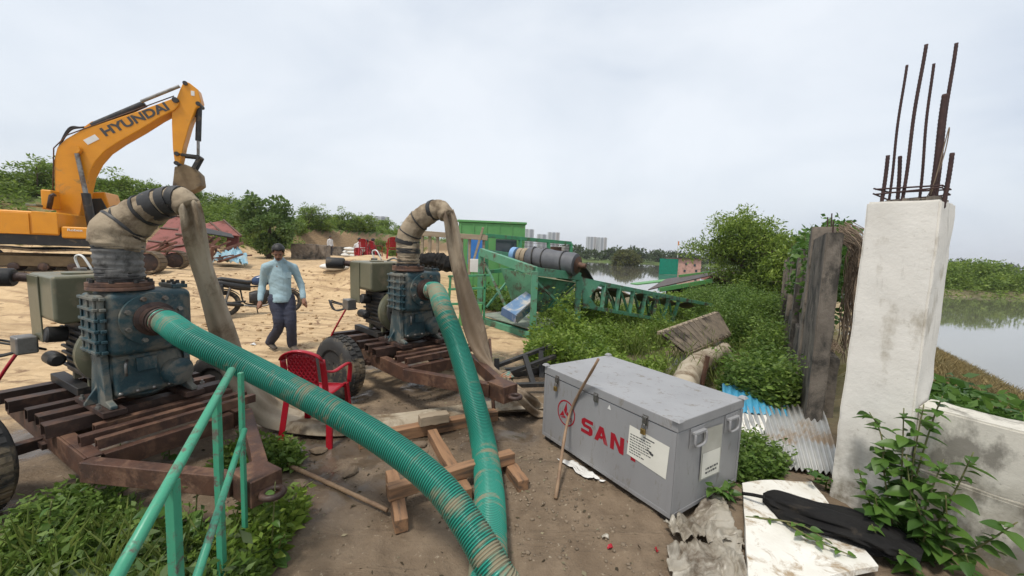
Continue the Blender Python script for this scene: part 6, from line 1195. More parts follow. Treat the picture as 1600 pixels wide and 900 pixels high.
def loft(name, secs, mt, n=18):                      # secs: (x, z, ry, rz)
    mb = MB(); 
    for x, z, ry, rz in secs:
        for k in range(n): a = 2*math.pi*k/n; mb.v.append((x, math.copysign(abs(math.cos(a))**.75, math.cos(a))*ry, z+math.copysign(abs(math.sin(a))**.75, math.sin(a))*rz))
    for i in range(len(secs)-1):
        for k in range(n): mb.f.append((i*n+k, i*n+(k+1) % n, (i+1)*n+(k+1) % n, (i+1)*n+k))
    mb.f.append(tuple(reversed(range(n)))); mb.f.append(tuple((len(secs)-1)*n+k for k in range(n))); return mb.build(name, mt, mo, smooth='auto', angle=60)
loft('fuel_tank', [(-.12, .80, .09, .07), (-.05, .82, .13, .11), (.1, .84, .15, .13), (.25, .85, .14, .12), (.34, .83, .08, .08)], MBL); loft('seat', [(-.78, .86, .08, .035), (-.7, .87, .12, .05), (-.45, .82, .13, .055), (-.2, .78, .13, .05), (-.08, .80, .08, .04)], MBK); loft('tail_panel', [(-.86, .80, .04, .05), (-.7, .77, .12, .08), (-.4, .70, .13, .10), (-.15, .67, .10, .09)], MBK)
loft('headlamp_cowl', [(wb-.28, .86, .06, .08), (wb-.18, .86, .12, .13), (wb-.08, .84, .11, .11), (wb-.03, .82, .07, .07)], MBL); loft('engine', [(-.18, .42, .10, .13), (-.05, .42, .14, .17), (.15, .44, .13, .16), (.24, .48, .08, .1)], M['black']); loft('cylinder', [(.05, .6, .09, .1), (.16, .62, .09, .1)], M['steel'])
for x, n_, a0, a1 in ((wb, 'front_mudguard', .5, 2.6), (-wb, 'rear_mudguard', .6, 2.9)):
    P = [[(x+math.cos(a0+(a1-a0)*i/14)*.335, (j-2)*.028, .30+math.sin(a0+(a1-a0)*i/14)*(.335-.012*abs(j-2))) for j in range(5)] for i in range(15)]; MB().sheet(P, .006).build(n_, MBK, mo, smooth=True)
mtube('exhaust', [(.2, -.12, .42), (.22, -.14, .26), (0, -.15, .2), (-.3, -.16, .24)], .022, M['steel']); MB().tube([(-.3, -.16, .24), (-.4, -.165, .26), (-.95, -.18, .36)], [.03, .05, .048], 14).build('silencer', M['black'], mo, smooth=True)
mtube('frame_tube', [(-.6, 0, .72), (-.1, 0, .68), (.2, 0, .74), (wb-.22, 0, .88)], .02, MBK); mtube('frame_tube', [(wb-.22, 0, .85), (.3, 0, .5), (.2, 0, .28), (-.25, 0, .28), (-.35, 0, .6)], .018, MBK); mtube('swing_arm', [(-.25, -.08, .34), (-wb, -.09, .30)], .022, MBK); mtube('side_stand', [(-.05, .1, .28), (.0, .26, .02)], .012, MBK)
MB().bx(-.92, -.66, -.2, .2, .56, .74).build('pannier', MBK, mo, bevel=.03); MB().sphere((wb-.02, 0, .84), (.02, .07, .07)).build('headlamp', M['glass'], mo, smooth=True); MB().bx(-.9, -.865, -.05, .05, .74, .8).build('tail_lamp', M['redplastic'], mo, bevel=.008)
mo.rotation_euler = (math.radians(-7), 0, math.atan2(d.y, d.x))
# ------------------------------------------------------------------ scrap heap, tarps, blocks
PINK = pm('faded_red_sheet', (.26, .085, .07), (.20, .07, .06), 3, .7, .15, c3=(.12, .05, .035), c3amt=.3)
def slab(pts, mt, name, label, cat, t=.03, group=None):
    P = [Vector(p) for p in pts]; c = sum(P, Vector())/len(P); nn = (P[1]-P[0]).cross(P[2]-P[0]).normalized(); mb = MB(); k = len(P); mb.v += [tuple(p-c+nn*t/2) for p in P]+[tuple(p-c-nn*t/2) for p in P]; mb.f += [tuple(range(k)), tuple(k+i for i in reversed(range(k)))]+[(i, k+i, k+(i+1) % k, (i+1) % k) for i in range(k)]
    o = mb.build(name, mt); o.location = c; tag(o, label, cat, group); return o
def panel_thing(pts, label, ribs=3, mt=None):
    P = [Vector(p) for p in pts]; c = sum(P, Vector())/4; r = empty('scrap_sheet', c, 0, label, 'scrap panel', 'rusty scrap panels'); nn = (P[1]-P[0]).cross(P[3]-P[0]).normalized(); 
    if nn.y > 0: nn = -nn
    k = MB(); k.v += [tuple(p-c+nn*.02) for p in P]+[tuple(p-c-nn*.02) for p in P]; k.f += [(0, 1, 2, 3), (7, 6, 5, 4)]+[(i, 4+i, 4+(i+1) % 4, (i+1) % 4) for i in range(4)]; k.build('sheet', mt or PINK, r)
    for i in range(ribs+1): t = i/ribs; MB().bar(P[0].lerp(P[1], t)-c+nn*.05, P[3].lerp(P[2], t)-c+nn*.05, .07, .06, up=nn).build('stiffener', M['rust'], r)
    return r
panel_thing([PY(212, 398, 17), PY(270, 338, 18.5), PY(300, 340, 18.5), PY(262, 405, 17)], 'large faded red steel panel leaning leftmost on the scrap heap', 3)
panel_thing([PY(255, 408, 16.6), PY(285, 348, 18), PY(322, 356, 18), PY(300, 395, 17)], 'faded red steel panel leaning in the middle of the scrap heap', 3)
panel_thing([PY(308, 352, 18.6), PY(350, 345, 19), PY(378, 370, 18.4), PY(320, 362, 18)], 'low pitched red sheet lying on top of the scrap heap', 2)
panel_thing([PY(352, 400, 18.4), PY(356, 362, 18.8), PY(374, 365, 18.8), PY(372, 398, 18.4)], 'upright red steel panel at the right end of the scrap heap', 1)
slab([PY(300, 352, 18.2), PY(362, 366, 17.6), PY(366, 372, 17.2), PY(304, 362, 17.4)], M['black'], 'black_sheet', 'black sheet roofing the gap in the scrap heap', 'sheet', .05)
rs_ = random.Random(21)
for i in range(44):
    x = rs_.uniform(228, 366); y = 412-rs_.random()**1.4*42*math.sin(max(.1, min(1, (x-205)/80))*1.5); yy = rs_.uniform(15.8, 17.6); a = PY(x, y, yy); ang = rs_.gauss(.55, .5); L_ = rs_.uniform(.5, 1.7); dv_ = Vector((math.cos(ang), rs_.uniform(-.5, .5), math.sin(ang)*.8)).normalized()
    o = MB().bar(-dv_*L_/2, dv_*L_/2, rs_.uniform(.06, .14), rs_.uniform(.05, .12)).build('scrap_beam', pm('scrap_rust', (.21, .10, .07), (.14, .07, .05), 4, .8, .3) if rs_.random() < .65 else M['rust']); o.location = (a.x, a.y, max(a.z, H(a.x, a.y)+.12)); tag(o, 'rusty steel beam tangled in the scrap heap beside the excavator', 'scrap beam', 'rusty beams in the scrap heap')
cm = PY(358, 410, 17.2)
crumpled_sheet('blue_tarpaulin', [PY(330, 418, 16.6), PY(345, 408, 18.2), PY(385, 408, 18.4), PY(388, 418, 16.8)], pm('pale_blue_tarp', (.22, .42, .52), (.30, .47, .55), 3, .5, .2, c3=(.4, .36, .3), c3amt=.3), 'pale blue tarpaulin covering a mound at the foot of the scrap heap', 'tarpaulin', .45, 6, 24, 20, .05)
for v in bpy.data.objects['blue_tarpaulin'].data.vertices: dd = math.hypot((v.co.x-cm.x)/1.0, (v.co.y-17.4)/.8); v.co.z += .55*math.exp(-dd*dd*1.6)
for i, (x, yy, w_, h, lb) in enumerate([(478, 25, 1.5, .95, 'grey concrete block lying left of the track in the distance'), (504, 25.5, .7, .9, 'pale concrete block at the right of the larger grey one')]):
    p = gp(x, yy); r = rough_block(corners(-w_/2, w_/2, -.4, .4, -.2, h), 'concrete_block', M['concrete'], None, amp=.04, seed=i+3); r.location = p; tag(r, lb, 'concrete block')
p = gp(532, 36); o = rough_block(corners(-1.3, 1.2, -.15, .15, -.3, .85), 'grey_wall', M['concretedark'], None, amp=.04, seed=12); o.location = p; tag(o, 'short dark grey wall beyond the far standing man', 'wall')
sb = MB(); 
def sack_mesh(sd):
    b = MB(); b.sphere((0, 0, 0), (.42, .24, .13), 20, 12); 
    for i, v in enumerate(b.v): k = 1+.12*math.sin(v[0]*11+sd)*math.sin(v[1]*9+sd*2); b.v[i] = (v[0]*(1+.06*math.sin(v[1]*12)), v[1]*k, v[2]*k)
    m_ = b.mesh('sack'); m_.materials.append(M['sack']); m_.polygons.foreach_set('use_smooth', [True]*len(m_.polygons)); return m_
sk = [sack_mesh(i) for i in range(3)]; p = PY(522, 456, 13.2); q = G(524, 458, .12); o = shared('sack', sk[0], None, (q.x, q.y, H(q.x, q.y)+.11), (0, 0, math.radians(35)), (1.15, 1.1, 1)); tag(o, 'white sack lying alone on the sand heap slope', 'sack')
for i in range(12):
    lay = i//5; x = 541+5.5*(i % 5)+2.5*lay; p = gp(x, 29+.3*(i % 2)); o = shared('sack', sk[i % 3], None, (p[0], p[1], p[2]+.15+.24*lay), (0, .05, .2*math.sin(i*2)), (1, 1, 1.05)); tag(o, 'white sack, %s from left in the %s layer behind the red chairs' % (['first', 'second', 'third', 'fourth', 'fifth'][i % 5], ['bottom', 'middle', 'top'][lay]), 'sack', 'stacked white sacks')
# ------------------------------------------------------------------ trees and bushes
def make_tree(name, base, h, rad, nleaf, size, mat, label, cat='tree', seed=1, trunk_r=.12, lean=(0, 0), low=.25, aspect=.4, nl=26, group=None, umbrella=.0, squash=.7):
    rs_ = np.random.RandomState(seed); r = empty(name, base, 0, label, cat, group); tm = MB(); tips = []; radii = []
    nst = rs_.randint(2, 4)
    for s_ in range(nst):
        a0 = rs_.rand()*6.28; top = Vector((math.cos(a0)*rad*.25+lean[0], math.sin(a0)*rad*.25+lean[1], h*(.6+.2*rs_.rand()))); q = spline([(0, 0, -.2), (top.x*.25, top.y*.25, h*.22), (top.x*.7, top.y*.6, h*.45), tuple(top)], 16)
        tm.tube([Vector(p) for p in q], list(np.linspace(trunk_r, trunk_r*.25, 16)), 8)
        for k in range(nl//nst):
            t = low+(1-low)*rs_.rand(); b = Vector(q[int(t*15)]); a = rs_.rand()*6.28; rr = rad*(.35+.6*rs_.rand())*(1-.45*max(0, t-.6)/.4)*(1+umbrella*t); e = b+Vector((math.cos(a)*rr, math.sin(a)*rr, h*(.06+.2*rs_.rand())*(1-.3*t)))
            e.z = min(e.z, h*.96); m_ = b.lerp(e, .5)+Vector((0, 0, .06*h*rs_.rand())); qq = spline([tuple(b), tuple(m_), tuple(e)], 8); tm.tube([Vector(p) for p in qq], list(np.linspace(trunk_r*.3, trunk_r*.06, 8)), 5)
            for w_ in range(4): p = Vector(qq[3+w_])+Vector(rs_.randn(3))*rad*.10; tips.append(tuple(p)); radii.append(rad*(.12+.16*rs_.rand()))
    tm.build('trunk', M['bark'], r, smooth=True)
    leaf_blob('crown', mat, tips, radii, nleaf, size, r, squash, aspect, shell=.25); return r
tb = PY(1172, 482, 20); zt = H(tb.x, 20)
make_tree('acacia_tree', (tb.x-.2, 20.5, zt), 5.0, 3.3, 42000, .15, LF['tree'], 'large spreading green tree beyond the weeds left of the boundary wall', seed=4, trunk_r=.2, low=.02, nl=56, aspect=.4)
tb = PY(1235, 470, 17.5); make_tree('acacia_tree', (tb.x, 17.5, H(tb.x, 17.5)), 3.3, 1.8, 13000, .15, LF['tree'], 'smaller green tree close against the far end of the boundary wall', seed=8, trunk_r=.09, low=.05, nl=30)
# creeper-covered stump left of the track
p = gp(420, 24); bs_ = empty('creeper_bush', p, 0, 'tall rounded bush smothered in broad-leaved creeper beside the scrap heap', 'bush')
MB().tube([(0, 0, -.2), (.05, 0, 1.2), (.1, .05, 2.6)], [.16, .12, .06], 8).build('trunk', M['bark'], bs_, smooth=True)
rs_ = np.random.RandomState(5); cen = []; rad = []
for i in range(70): a = rs_.rand()*6.28; z = .5+2.7*rs_.rand(); w_ = (1.5 if z > 1.2 else .9)*math.sqrt(max(.08, 1-((z-1.9)/1.75)**2)); cen.append((math.cos(a)*w_*(.45+.75*rs_.rand()**1.5), math.sin(a)*w_*.8, z+.25*rs_.randn())); rad.append(.2+.32*rs_.rand())
leaf_blob('crown', LF['dark'], cen, rad, 9000, .16, bs_, .9, .75, shell=.6)
# ridge vegetation: counted shrubs plus one mass
xs = []; 
def ridge_pts(n, spread=(-3.2, 7)):
    t = np.random.rand(n)*(len(CREST)-2.2); i = t.astype(int); f = (t-i)[:, None]; c = CREST[i][:, :2]*(1-f)+CREST[i+1][:, :2]*f; d = CREST[i+1][:, :2]-CREST[i][:, :2]; d /= np.linalg.norm(d, axis=1)[:, None]; nrm = np.stack([-d[:, 1], d[:, 0]], 1); k = spread[0]+(spread[1]-spread[0])*np.random.rand(n); return c+nrm*k[:, None]
# bank of grassy weeds on the front slope near the excavator
P_ = ridge_pts(5200, (-5.2, 6)); x, y = P_[:, 0], P_[:, 1]; q, hh = crest_q(x, y); keep = (q > np.where(y > 33, -.5, -4.6)) & (y > 15); x, y = x[keep], y[keep]
weeds('hill_weeds', LF['hill'], (x, y), lambda a, b: .35+.75*np.random.rand(len(a))*(.6+1.6*np.clip(fbm(a*.5, b*.5)+.3, 0, 1)), 16, .28, .35, 'rough green weeds and grass covering the earth ridge')
shr = [make_tree('ridge_shrub', (0, 0, 0), 2.4+.4*i, 1.5+.15*i, 2600, .20, LF['hill'], 'x', 'shrub', seed=20+i, trunk_r=.05, low=.05, nl=22, aspect=.35) for i in range(3)]
spots = [(10, 23.5), (38, 24), (66, 23.5), (150, 25), (178, 25.5), (205, 26), (235, 27), (262, 28), (300, 31), (332, 32.5), (352, 33.5), (472, 42), (490, 43), (512, 45), (530, 46), (552, 48), (570, 49), (590, 52), (606, 54), (624, 56), (640, 58), (470, 36), (596, 44), (612, 42), (628, 45), (644, 40), (88, 24), (110, 25), (315, 30), (370, 34), (482, 38), (502, 39), (540, 43), (560, 44), (578, 46)]
cnt = {}; spots.sort(); where = {0: 'far left edge', 3: 'excavator boom', 8: 'nearer canvas elbow', 11: 'cut earth face', 17: 'far red chairs', 21: 'creeper bush'}
for i, (x, yy) in enumerate(spots):
    p = gp(x, yy); s0 = shr[i % 3]; o = s0 if i < 3 else copy_tree(s0); s_ = .62+.30*((i*7) % 5)/5*(1.25 if yy > 40 else 1); o.location = (p[0], p[1], p[2]-.15); o.scale = (s_*1.25, s_*1.25, s_); o.rotation_euler = (0, 0, i*1.7)
    side = 'left of the excavator boom' if x < 80 else 'between excavator boom and nearer hose elbow' if x < 280 else 'above the scrap heap' if x < 400 else 'above the bare earth cut' if x < 560 else 'above the far red chairs' if x < 600 else 'left of the farther hose elbow'
    cnt[side] = cnt.get(side, 0)+1; tag(o, 'green ridge shrub, %s from the left of those %s' % (['first', 'second', 'third', 'fourth', 'fifth', 'sixth', 'seventh', 'eighth', 'ninth', 'tenth', 'eleventh', 'twelfth', 'thirteenth', 'fourteenth'][cnt[side]-1], side), 'shrub', 'ridge shrubs')
# far blocks of flats
def tower(name, px0, px1, ptop, dist, col, label, bays):
    a = PY(px0, 400, dist); b = PY(px1, 400, dist); zt = PY((px0+px1)/2, ptop, dist).z; r = empty(name, (a.x, dist, -1), 0, label, 'building', 'far tower blocks'); W_ = b.x-a.x; Hh = zt+1
    MB().bx(0, W_, 0, W_*.6, 0, Hh).build('core', pm('far_white', (.50, .50, .51), (.46, .46, .48), 3, .8, 0), r)
    for i in range(bays):
        x0 = W_*(i+.12)/bays; x1 = W_*(i+.78)/bays; hb = Hh*(1.0-.03*(i % 2))
        MB().bx(x0, x1, -W_*.06, -.05, 0, hb).build('bay', pm('far_bay_'+str(i % 3), *[((.56, .55, .55), None), ((.34, .34, .38), None), ((.48, .40, .37), None)][i % 3], 3, .8, 0), r)
        fl_ = MB(); nfl = 22
        for k in range(nfl): z = Hh*(k+.4)/nfl; fl_.bx(x0+(x1-x0)*.15, x1-(x1-x0)*.15, -W_*.065, -W_*.0605, z, z+Hh/nfl*.5)
        o = fl_.build('window_column', pm('far_window', (.12, .13, .15), None, 3, .4, 0), r); o['kind'] = 'stuff'
    return r
tower('tower_block', 916, 931, 370, 900, 0, 'pale tower block, left one of the pair beyond the lake', 3); tower('tower_block', 932, 947, 371, 905, 0, 'pale tower block, right one of the pair beyond the lake', 3)
tower('tower_block', 818, 833, 358, 700, 0, 'distant tower block standing just right of the green cabin roof', 2); tower('tower_block', 838, 853, 366, 760, 0, 'distant low tower block second from the green cabin', 2); tower('tower_block', 855, 873, 363, 760, 0, 'distant tower block above the wire mesh cage', 3)
tower('tower_block', 138, 158, 277, 300, 0, 'pale distant block showing right of the excavator boom', 3); tower('tower_block', 160, 178, 284, 300, 0, 'lower pale distant block beside the one at the boom', 3); tower('tower_block', 584, 604, 338, 420, 0, 'pale far building on the ridge above the red chairs', 2)
# far shore woods, island bushes
def far_mass(name, pts, hs, n, size, label, mat=None, group=None):
    c = []; r = []; rs_ = np.random.RandomState(len(name)+len(pts))
    for (x, y), h in zip(pts, hs):
        z0 = H(x, y)
        for k in range(5): c.append((x+rs_.randn()*h*.35, y+rs_.randn()*h*.3, z0+h*(.12+.62*rs_.rand()))); r.append(h*(.22+.2*rs_.rand()))
    o = leaf_blob(name, mat or LF['far'], c, r, n, size, None, .8, .6, shell=.3); tag(o, label, 'trees', group, 'stuff'); return o
rs_ = np.random.RandomState(2); pts = []; hs = []
for i in range(170): px_ = 885+700*(i+.5*rs_.rand())/170; yy = 158+rs_.rand()*14; q = PY(px_, 405, yy); pts.append((q.x, yy)); hs.append(3.6+2.2*rs_.rand()*(1+.6*math.sin(i*.35)))
far_mass('far_woods', pts, hs, 26000, 1.0, 'continuous belt of trees along the far lake shore')
bi = PY(988, 419, 105)
make_tree('island_bush', (bi.x-1.8, 105, WATER-.4), 4.6, 4.8, 4500, .6, leafmat('olive_leaf', [(.09, .105, .03), (.13, .135, .04), (.16, .15, .05)]), 'olive rounded bush standing alone in the lake', 'bush', seed=33, trunk_r=.15, low=0, nl=40, aspect=.6)
pts = []; hs = []
for i in range(60): px_ = 1470+200*rs_.rand(); yy = 39+rs_.rand()*9; q = PY(px_, 440, yy); pts.append((q.x, yy)); hs.append(1.4+1.5*rs_.rand()*(1.3 if px_ < 1560 else .6))
far_mass('bank_bushes', pts, hs, 26000, .22, 'thick green bushes on the opposite bank right of the pillar', LF['hill'])
x, y = scatter([(36, 33), (90, 33), (90, 60), (36, 60)], 5000); weeds('bank_grass', LF['hill'], (x, y), lambda a, b: .3+.5*np.random.rand(len(a)), 7, .35, .3, 'green grass on the opposite bank right of the pillar')
# ------------------------------------------------------------------ weeds
wn = lambda a, b, s=1.2: np.clip(fbm(a*s, b*s, 3)*2.6+.5, 0, 1)**1.3
dens = lambda a, b, s=1.8, k=.35: np.random.rand(len(a)) < k+(1-k)*S(fbm(a*s+31, b*s+7, 3)*4+.55)
x, y = scatter([(-2.75, 2.3), (-2.3, 2.15), (-1.8, 2.05), (-1.45, 2.1), (-1.25, 1.9), (-1.2, 1.0), (-2.2, .7), (-2.6, 1.4)], 3400, lambda a, b: dens(a, b, 4, .25))
weeds('nettle_patch', LF['weed'], (x, y), lambda a, b: .05+.24*np.random.rand(len(a))*wn(a, b, 2.5)+.04, 10, .062, .5, 'dense green weeds under the green handrail in front of the nearer trailer', parent=None)
x, y = scatter([(-2.3, 1.3), (-1.3, 1.1), (-1.25, 1.9), (-2.0, 1.9)], 90); weeds('dusty_weeds', LF['dusty'], (x, y), lambda a, b: .12+.16*np.random.rand(len(a)), 5, .12, .42, 'grey dusty large leaves among the weeds by the handrail')
x, y = scatter([(-2.2, 2.75), (-1.85, 2.7), (-1.6, 2.85), (-1.75, 3.1), (-2.2, 3.1)], 260); weeds('weed_patch', LF['weed'], (x, y), lambda a, b: .05+.16*np.random.rand(len(a)), 7, .07, .5, 'low weeds between the nearer trailer and the red chair')
x, y = scatter([(-1.55, 1.75), (-1.25, 1.75), (-1.25, 2.35), (-1.5, 2.35)], 160); weeds('weed_patch', LF['weed2'], (x, y), lambda a, b: .10+.2*np.random.rand(len(a)), 9, .07, .5, 'taller weeds round the foot of the handrail beside the tow ring')
def seg_d(a, b, p, q):
    d = np.array(q)-np.array(p); t = np.clip(((a-p[0])*d[0]+(b-p[1])*d[1])/(d@d), 0, 1); return np.hypot(a-p[0]-t*d[0], b-p[1]-t*d[1])
_bh = [G(1068, 612, .1), G(1090, 570, .1), G(1130, 548, -.2)]
def clear_of(a, b):
    k = (seg_d(a, b, (2.8, 6.8), (5.3, 9.5)) > .95)
    for p, q in zip(_bh[:-1], _bh[1:]): k &= seg_d(a, b, (p.x-.1, p.y-.15), (q.x-.1, q.y-.2)) > .38
    return k
nocv = lambda a, b: ~((a > -.9) & (a < 1.6) & (b > 7.4) & (b < 10.3) & (np.random.rand(len(a)) < .7))
x, y = scatter([(.25, 5.9), (1.4, 4.6), (2.6, 4.9), (4.0, 7.4), (5.0, 10), (6.5, 14.5), (3, 16), (1.0, 12), (.6, 9)], 8000, lambda a, b: nocv(a, b) & clear_of(a, b) & dens(a, b) & (((a-5.0)/1.1)**2+((b-9.0)/1.6)**2 > 1)); weeds('weed_bank', LF['weed2'], (x, y), lambda a, b: (.22+1.0*wn(a, b, 1.1)*(.45+.55*np.random.rand(len(a))))*(1-.5*S((b-8.5)/5)), 14, .095, .45, 'thick green weeds between the conveyor and the grey box')
x, y = scatter([(3.0, 4.5), (3.75, 4.55), (5.0, 6.0), (7.4, 9.6), (11.5, 16.5), (8, 18), (6.2, 13), (5.6, 8.6), (3.8, 6.4), (2.7, 5.2)], 9500, lambda a, b: (wall_d(a, b) < -.3) & clear_of(a, b) & dens(a, b) & (((a-5.0)/1.0)**2+((b-9.2)/1.4)**2 > 1)); weeds('weed_bank', LF['weed'], (x, y), lambda a, b: .25+1.2*wn(a+7, b, 1.0)*(.45+.55*np.random.rand(len(a))), 14, .10, .5, 'thick dark green weeds along the foot of the boundary wall')
x, y = scatter([(6, 13), (11, 16.5), (14.5, 22), (10, 21), (5.5, 17)], 2200); weeds('shore_weeds', LF['weed2'], (x, y), lambda a, b: .15+.45*np.random.rand(len(a)), 12, .2, .45, 'tall weeds round the collapsed green shed')
x, y = scatter([(-1.5, 11.5), (.3, 10.6), (1.2, 12), (3.2, 17), (2.5, 22), (-1, 22)], 1600); weeds('shore_weeds', LF['weed'], (x, y), lambda a, b: .2+.4*np.random.rand(len(a)), 12, .2, .45, 'weeds behind the conveyor on the lake shore')
x, y = scatter([(1.78, 2.85), (2.2, 2.9), (2.45, 3.2), (2.3, 3.6), (1.85, 3.2)], 330); weeds('weed_patch', LF['weed'], (x, y), lambda a, b: .06+.18*np.random.rand(len(a)), 10, .055, .5, 'green weeds growing between the grey box end and the corrugated sheet')
x, y = scatter([(3.0, 4.15), (3.5, 4.5), (3.9, 5.1), (3.3, 5.6), (2.85, 5.0)], 800); weeds('weed_patch', LF['weed'], (x, y), lambda a, b: .25+.55*np.random.rand(len(a)), 12, .085, .5, 'bushy weeds spilling over the blue sheet and corrugated sheet')
x, y = scatter([(3.1, 2.7), (3.6, 2.4), (5.2, 3.6), (5.4, 4.6), (4.2, 4.3)], 520); weeds('bank_weeds', LF['broad'], (x, y), lambda a, b: .2+.35*np.random.rand(len(a)), 8, .16, .5, 'broad green leaves on the bank behind the low wall')
x, y = scatter([(4.6, 2.5), (6, 3.2), (11.5, 8.5), (16, 14), (13, 13.5), (9, 9), (5.2, 4.6)], 6500, lambda a, b: (wall_d(a, b) < 3.3)); weeds('dry_grass', LF['dry'], (x, y), lambda a, b: .05+.13*np.random.rand(len(a)), 5, .13, .07, 'dry straw-coloured grass on the lake bank right of the pillar', upb=1.4)
gr = lambda n, nm, poly, cnd, h, lb: weeds(nm, LF['grass'], scatter(poly, n, cnd), h, 5, .24, .055, lb, upb=1.8)
gr(450, 'tall_grass', [(.4, 5.6), (1.6, 4.7), (3.2, 5.4), (5, 9.5), (6, 14), (2, 14), (.8, 9)], lambda a, b: nocv(a, b) & dens(a, b, 1.1, .05), lambda a, b: .25+.5*np.random.rand(len(a)), 'pale yellow-green grass tufts among the weeds behind the grey box')
gr(350, 'tall_grass', [(3.1, 4.9), (3.8, 5.0), (7.2, 9.8), (10.5, 15.5), (7, 14), (4.2, 7)], lambda a, b: (wall_d(a, b) < -.3) & dens(a, b, 1.1, .05), lambda a, b: .25+.5*np.random.rand(len(a)), 'pale yellow-green grass tufts below the boundary wall')
gr(160, 'tall_grass', [(-2.7, 2.0), (-2.0, 2.05), (-1.3, 1.9), (-1.25, 1.0), (-2.4, .8), (-2.6, 1.2)], None, lambda a, b: .06+.12*np.random.rand(len(a)), 'thin grass blades in the weeds under the handrail')
# creeper over the boundary wall
cen = []; rad = []; rs_ = np.random.RandomState(14); Rw = Matrix.Rotation(wyaw, 3, 'Z')
for i in range(64): q = Rw@Vector((1.3+rs_.rand()**1.3*8.8, -.24+.25*rs_.rand(), 1.5+rs_.rand()**.6*1.35))+Vector(ow.location); cen.append(tuple(q)); rad.append(.18+.2*rs_.rand())
vn = empty('wall_creeper', ow.location, 0, 'green broad-leaved creeper hanging over the boundary wall columns', 'creeper')
o = leaf_blob('foliage', LF['broad'], [tuple(Vector(c)-Vector(ow.location)) for c in cen], rad, 7000, .085, vn, 1.3, .8, upb=-.3)
def bigleaf(name, L_=.1, W_=.07):
    P = []
    for i in range(7):
        u = i/6; w_ = W_*math.sin(math.pi*min(1, u**.75))**.9*(1-.25*u); row = []
        for j in range(5): v = j/4-.5; row.append((u*L_, v*w_, -.22*L_*u*u+abs(v)*w_*.35-.0))
        P.append(row)
    return P
def leafmesh(L_, W_, mt):
    P = bigleaf('l', L_, W_); V = [q for r in P for q in r]; F = [(i*5+j, (i+1)*5+j, (i+1)*5+j+1, i*5+j+1) for i in range(6) for j in range(4)]; m_ = bpy.data.meshes.new('leaf'); m_.from_pydata(V, [], F); m_.materials.append(mt); m_.polygons.foreach_set('use_smooth', [True]*len(m_.polygons)); return m_
LM = [leafmesh(.10, .072, LF['broad']), leafmesh(.13, .09, LF['broad']), leafmesh(.075, .05, LF['broad'])]
def leafy(name, base, stems, label, cat='plant', n=14, seed=1, s0=1.0):
    rs_ = random.Random(seed); r = empty(name, base, 0, label, cat); o0 = Vector(base)
    for st in stems:
        pts = spline([tuple(Vector(p)-o0) for p in st], 24); MB().tube([Vector(p) for p in pts], list(np.linspace(.007, .003, 24)), 6).build('stem', M['stem'], r, smooth=True)
        for k in range(n):
            t = .12+.88*(k+rs_.random()*.6)/n; p = Vector(pts[min(23, int(t*23))]); a = k*2.4+rs_.uniform(-.5, .5); s_ = s0*rs_.uniform(.65, 1.25)*(1.1-.4*t)
            shared('leaf', LM[rs_.randrange(3)], r, p, (rs_.uniform(-.5, .5), rs_.uniform(-.35, .45), a), (s_,)*3)
    return r
bse = pil_m@Vector((PW+.02, -.12, .1)); V3 = Vector
def pl(u, v, z): return pil_m@Vector((u, v, z))
leafy('climbing_plant', tuple(pl(.42, -.15, .08)), [[pl(.42, -.12, .05), pl(.45, -.16, .5), pl(.48, -.10, .9), pl(.5, -.06, 1.06)], [pl(.45, -.15, .05), pl(.36, -.2, .4), pl(.28, -.2, .75), pl(.2, -.15, .86)], [pl(.5, -.12, .05), pl(.6, -.2, .45), pl(.66, -.15, .8)], [pl(.4, -.2, .05), pl(.3, -.3, .3), pl(.22, -.32, .52)], [pl(.5, -.15, .05), pl(.48, -.28, .35), pl(.42, -.28, .7)], [pl(.55, -.2, .05), pl(.72, -.3, .3), pl(.85, -.3, .55)], [pl(.4, -.12, .05), pl(.4, -.22, .55), pl(.36, -.16, .95)], [pl(.5, -.2, .05), pl(.55, -.35, .3), pl(.5, -.4, .5)], [pl(.46, -.14, .05), pl(.44, -.2, .6), pl(.44, -.14, 1.0)], [pl(.42, -.2, .05), pl(.34, -.27, .5), pl(.30, -.22, .68)], [pl(.5, -.22, .05), pl(.53, -.28, .45), pl(.56, -.2, .72)], [pl(.55, -.2, .05), pl(.62, -.28, .3), pl(.6, -.3, .55)], [pl(.38, -.25, .05), pl(.36, -.34, .25), pl(.32, -.36, .42)]],
  'tall leafy green plant climbing at the joint of pillar and low wall', 'plant', 26, 3, 1.08)
leafy('ground_vine', tuple(G(1180, 800, .08)), [[G(1165, 808, .09), G(1210, 812, .10), G(1255, 822, .12), G(1300, 850, .1)], [G(1230, 818, .1), G(1270, 842, .11), G(1330, 868, .1)]], 'small creeping vine lying across the white foam board', 'vine', 14, 5, .55)
leafy('broad_leaf_plant', tuple(G(1130, 770, .02)), [[G(1128, 775, 0), G(1118, 765, .14), G(1112, 758, .24)], [G(1140, 775, 0), G(1140, 760, .15), G(1148, 752, .22)], [G(1132, 780, 0), G(1128, 770, .1), G(1130, 770, .2)]], 'small broad-leaved plant at the end of the grey box', 'plant', 7, 9, .95)
leafy('leafy_weed', tuple(G(1275, 745, .02)), [[G(1275, 750, 0), G(1272, 740, .12), G(1268, 735, .22)], [G(1290, 765, 0), G(1292, 752, .1), G(1300, 748, .15)]], 'small leafy weed with a flower at the foot of the pillar', 'plant', 8, 12, .8)
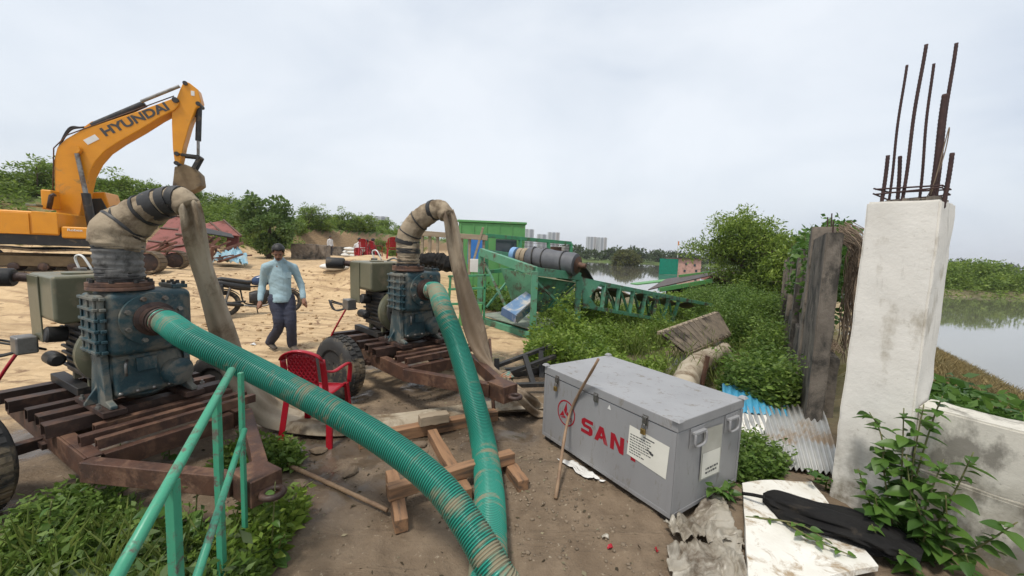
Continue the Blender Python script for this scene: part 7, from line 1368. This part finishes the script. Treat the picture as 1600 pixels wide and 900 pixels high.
leafy('leafy_weed', tuple(G(1420, 880, .02)), [[pl(.42, -.42, .05), pl(.40, -.5, .2), pl(.36, -.52, .3)], [pl(.55, -.45, .05), pl(.55, -.55, .2), pl(.5, -.6, .25)], [pl(.7, -.4, .05), pl(.75, -.45, .2), pl(.72, -.5, .36)], [pl(.85, -.35, .05), pl(.9, -.4, .25), pl(.95, -.4, .4)], [pl(.3, -.5, .03), pl(.25, -.55, .12), pl(.2, -.6, .18)]], 'low leafy weeds at the lower right corner under the climbing plant', 'plant', 14, 15, .9)
for i, (x, y, sd) in enumerate([(255, 700, 3), (130, 800, 4), (395, 790, 6), (70, 850, 7), (230, 860, 8), (180, 760, 9), (300, 830, 10), (420, 850, 11)]):
    g_ = G(x, y, .1); leafy('broad_leaf_weed', (g_.x, g_.y, H(g_.x, g_.y)), [[g_+V3((0, 0, -.1)), g_+V3((.02, 0, .05)), g_+V3((.03, .02, .14+.03*i))], [g_+V3((.04, 0, -.1)), g_+V3((.08, -.03, .03)), g_+V3((.12, -.05, .10))]], ['broad-leaved weed against the drawbar of the nearer trailer', 'broad-leaved weed in the patch left of the handrail', 'broad-leaved weed right of the handrail posts', 'broad-leaved weed at the lower left corner', 'broad-leaved weed at the lower edge beside the handrail foot', 'broad-leaved weed just below the trailer frame left of the handrail', 'broad-leaved weed between the two handrail posts', 'broad-leaved weed rightmost in the patch by the mud'][i], 'plant', 8, sd, .9)

x, y = scatter([(-1.9, 1.5), (.4, 1.0), (1.35, 1.9), (1.2, 2.2), (.5, 3.3), (-.2, 4.6), (-1.8, 4.4), (-2.6, 3.2)], 1500)
P = np.stack([x, y, terrain(x, y)+.006], 1); D = rdir(len(x), 0); D[:, 2] *= .18; D /= np.linalg.norm(D, axis=1)[:, None]; s_ = .008+.04*np.random.rand(len(x))**3
V, F = leaf_arrays(P, D, s_, s_*(.15+.5*np.random.rand(len(x)))); o = quick_mesh('leaf_litter', V, F, [leafmat('litter_flake', [(.05, .036, .025), (.10, .075, .05), (.32, .27, .2), (.035, .027, .02)], rough=.9, trans=.05)]); tag(o, 'dry chips, straw and leaf bits trodden into the mud', 'litter', kind='stuff')
# ------------------------------------------------------------------ haze
hz = MB().bx(-7200, 7200, -60, 2800, -4, 75).build('haze', bpy.data.materials.new('haze_air')); tag(hz, 'thin pale haze over the lake and the far towers', 'haze', kind='stuff')
hm = hz.data.materials[0]; hm.use_nodes = True; hm.node_tree.nodes.clear(); ho = hm.node_tree.nodes.new('ShaderNodeOutputMaterial'); hv = hm.node_tree.nodes.new('ShaderNodeVolumePrincipled'); hv.inputs['Color'].default_value = (.93, .95, 1, 1); hv.inputs['Density'].default_value = .00035; hm.node_tree.links.new(hv.outputs[0], ho.inputs['Volume'])
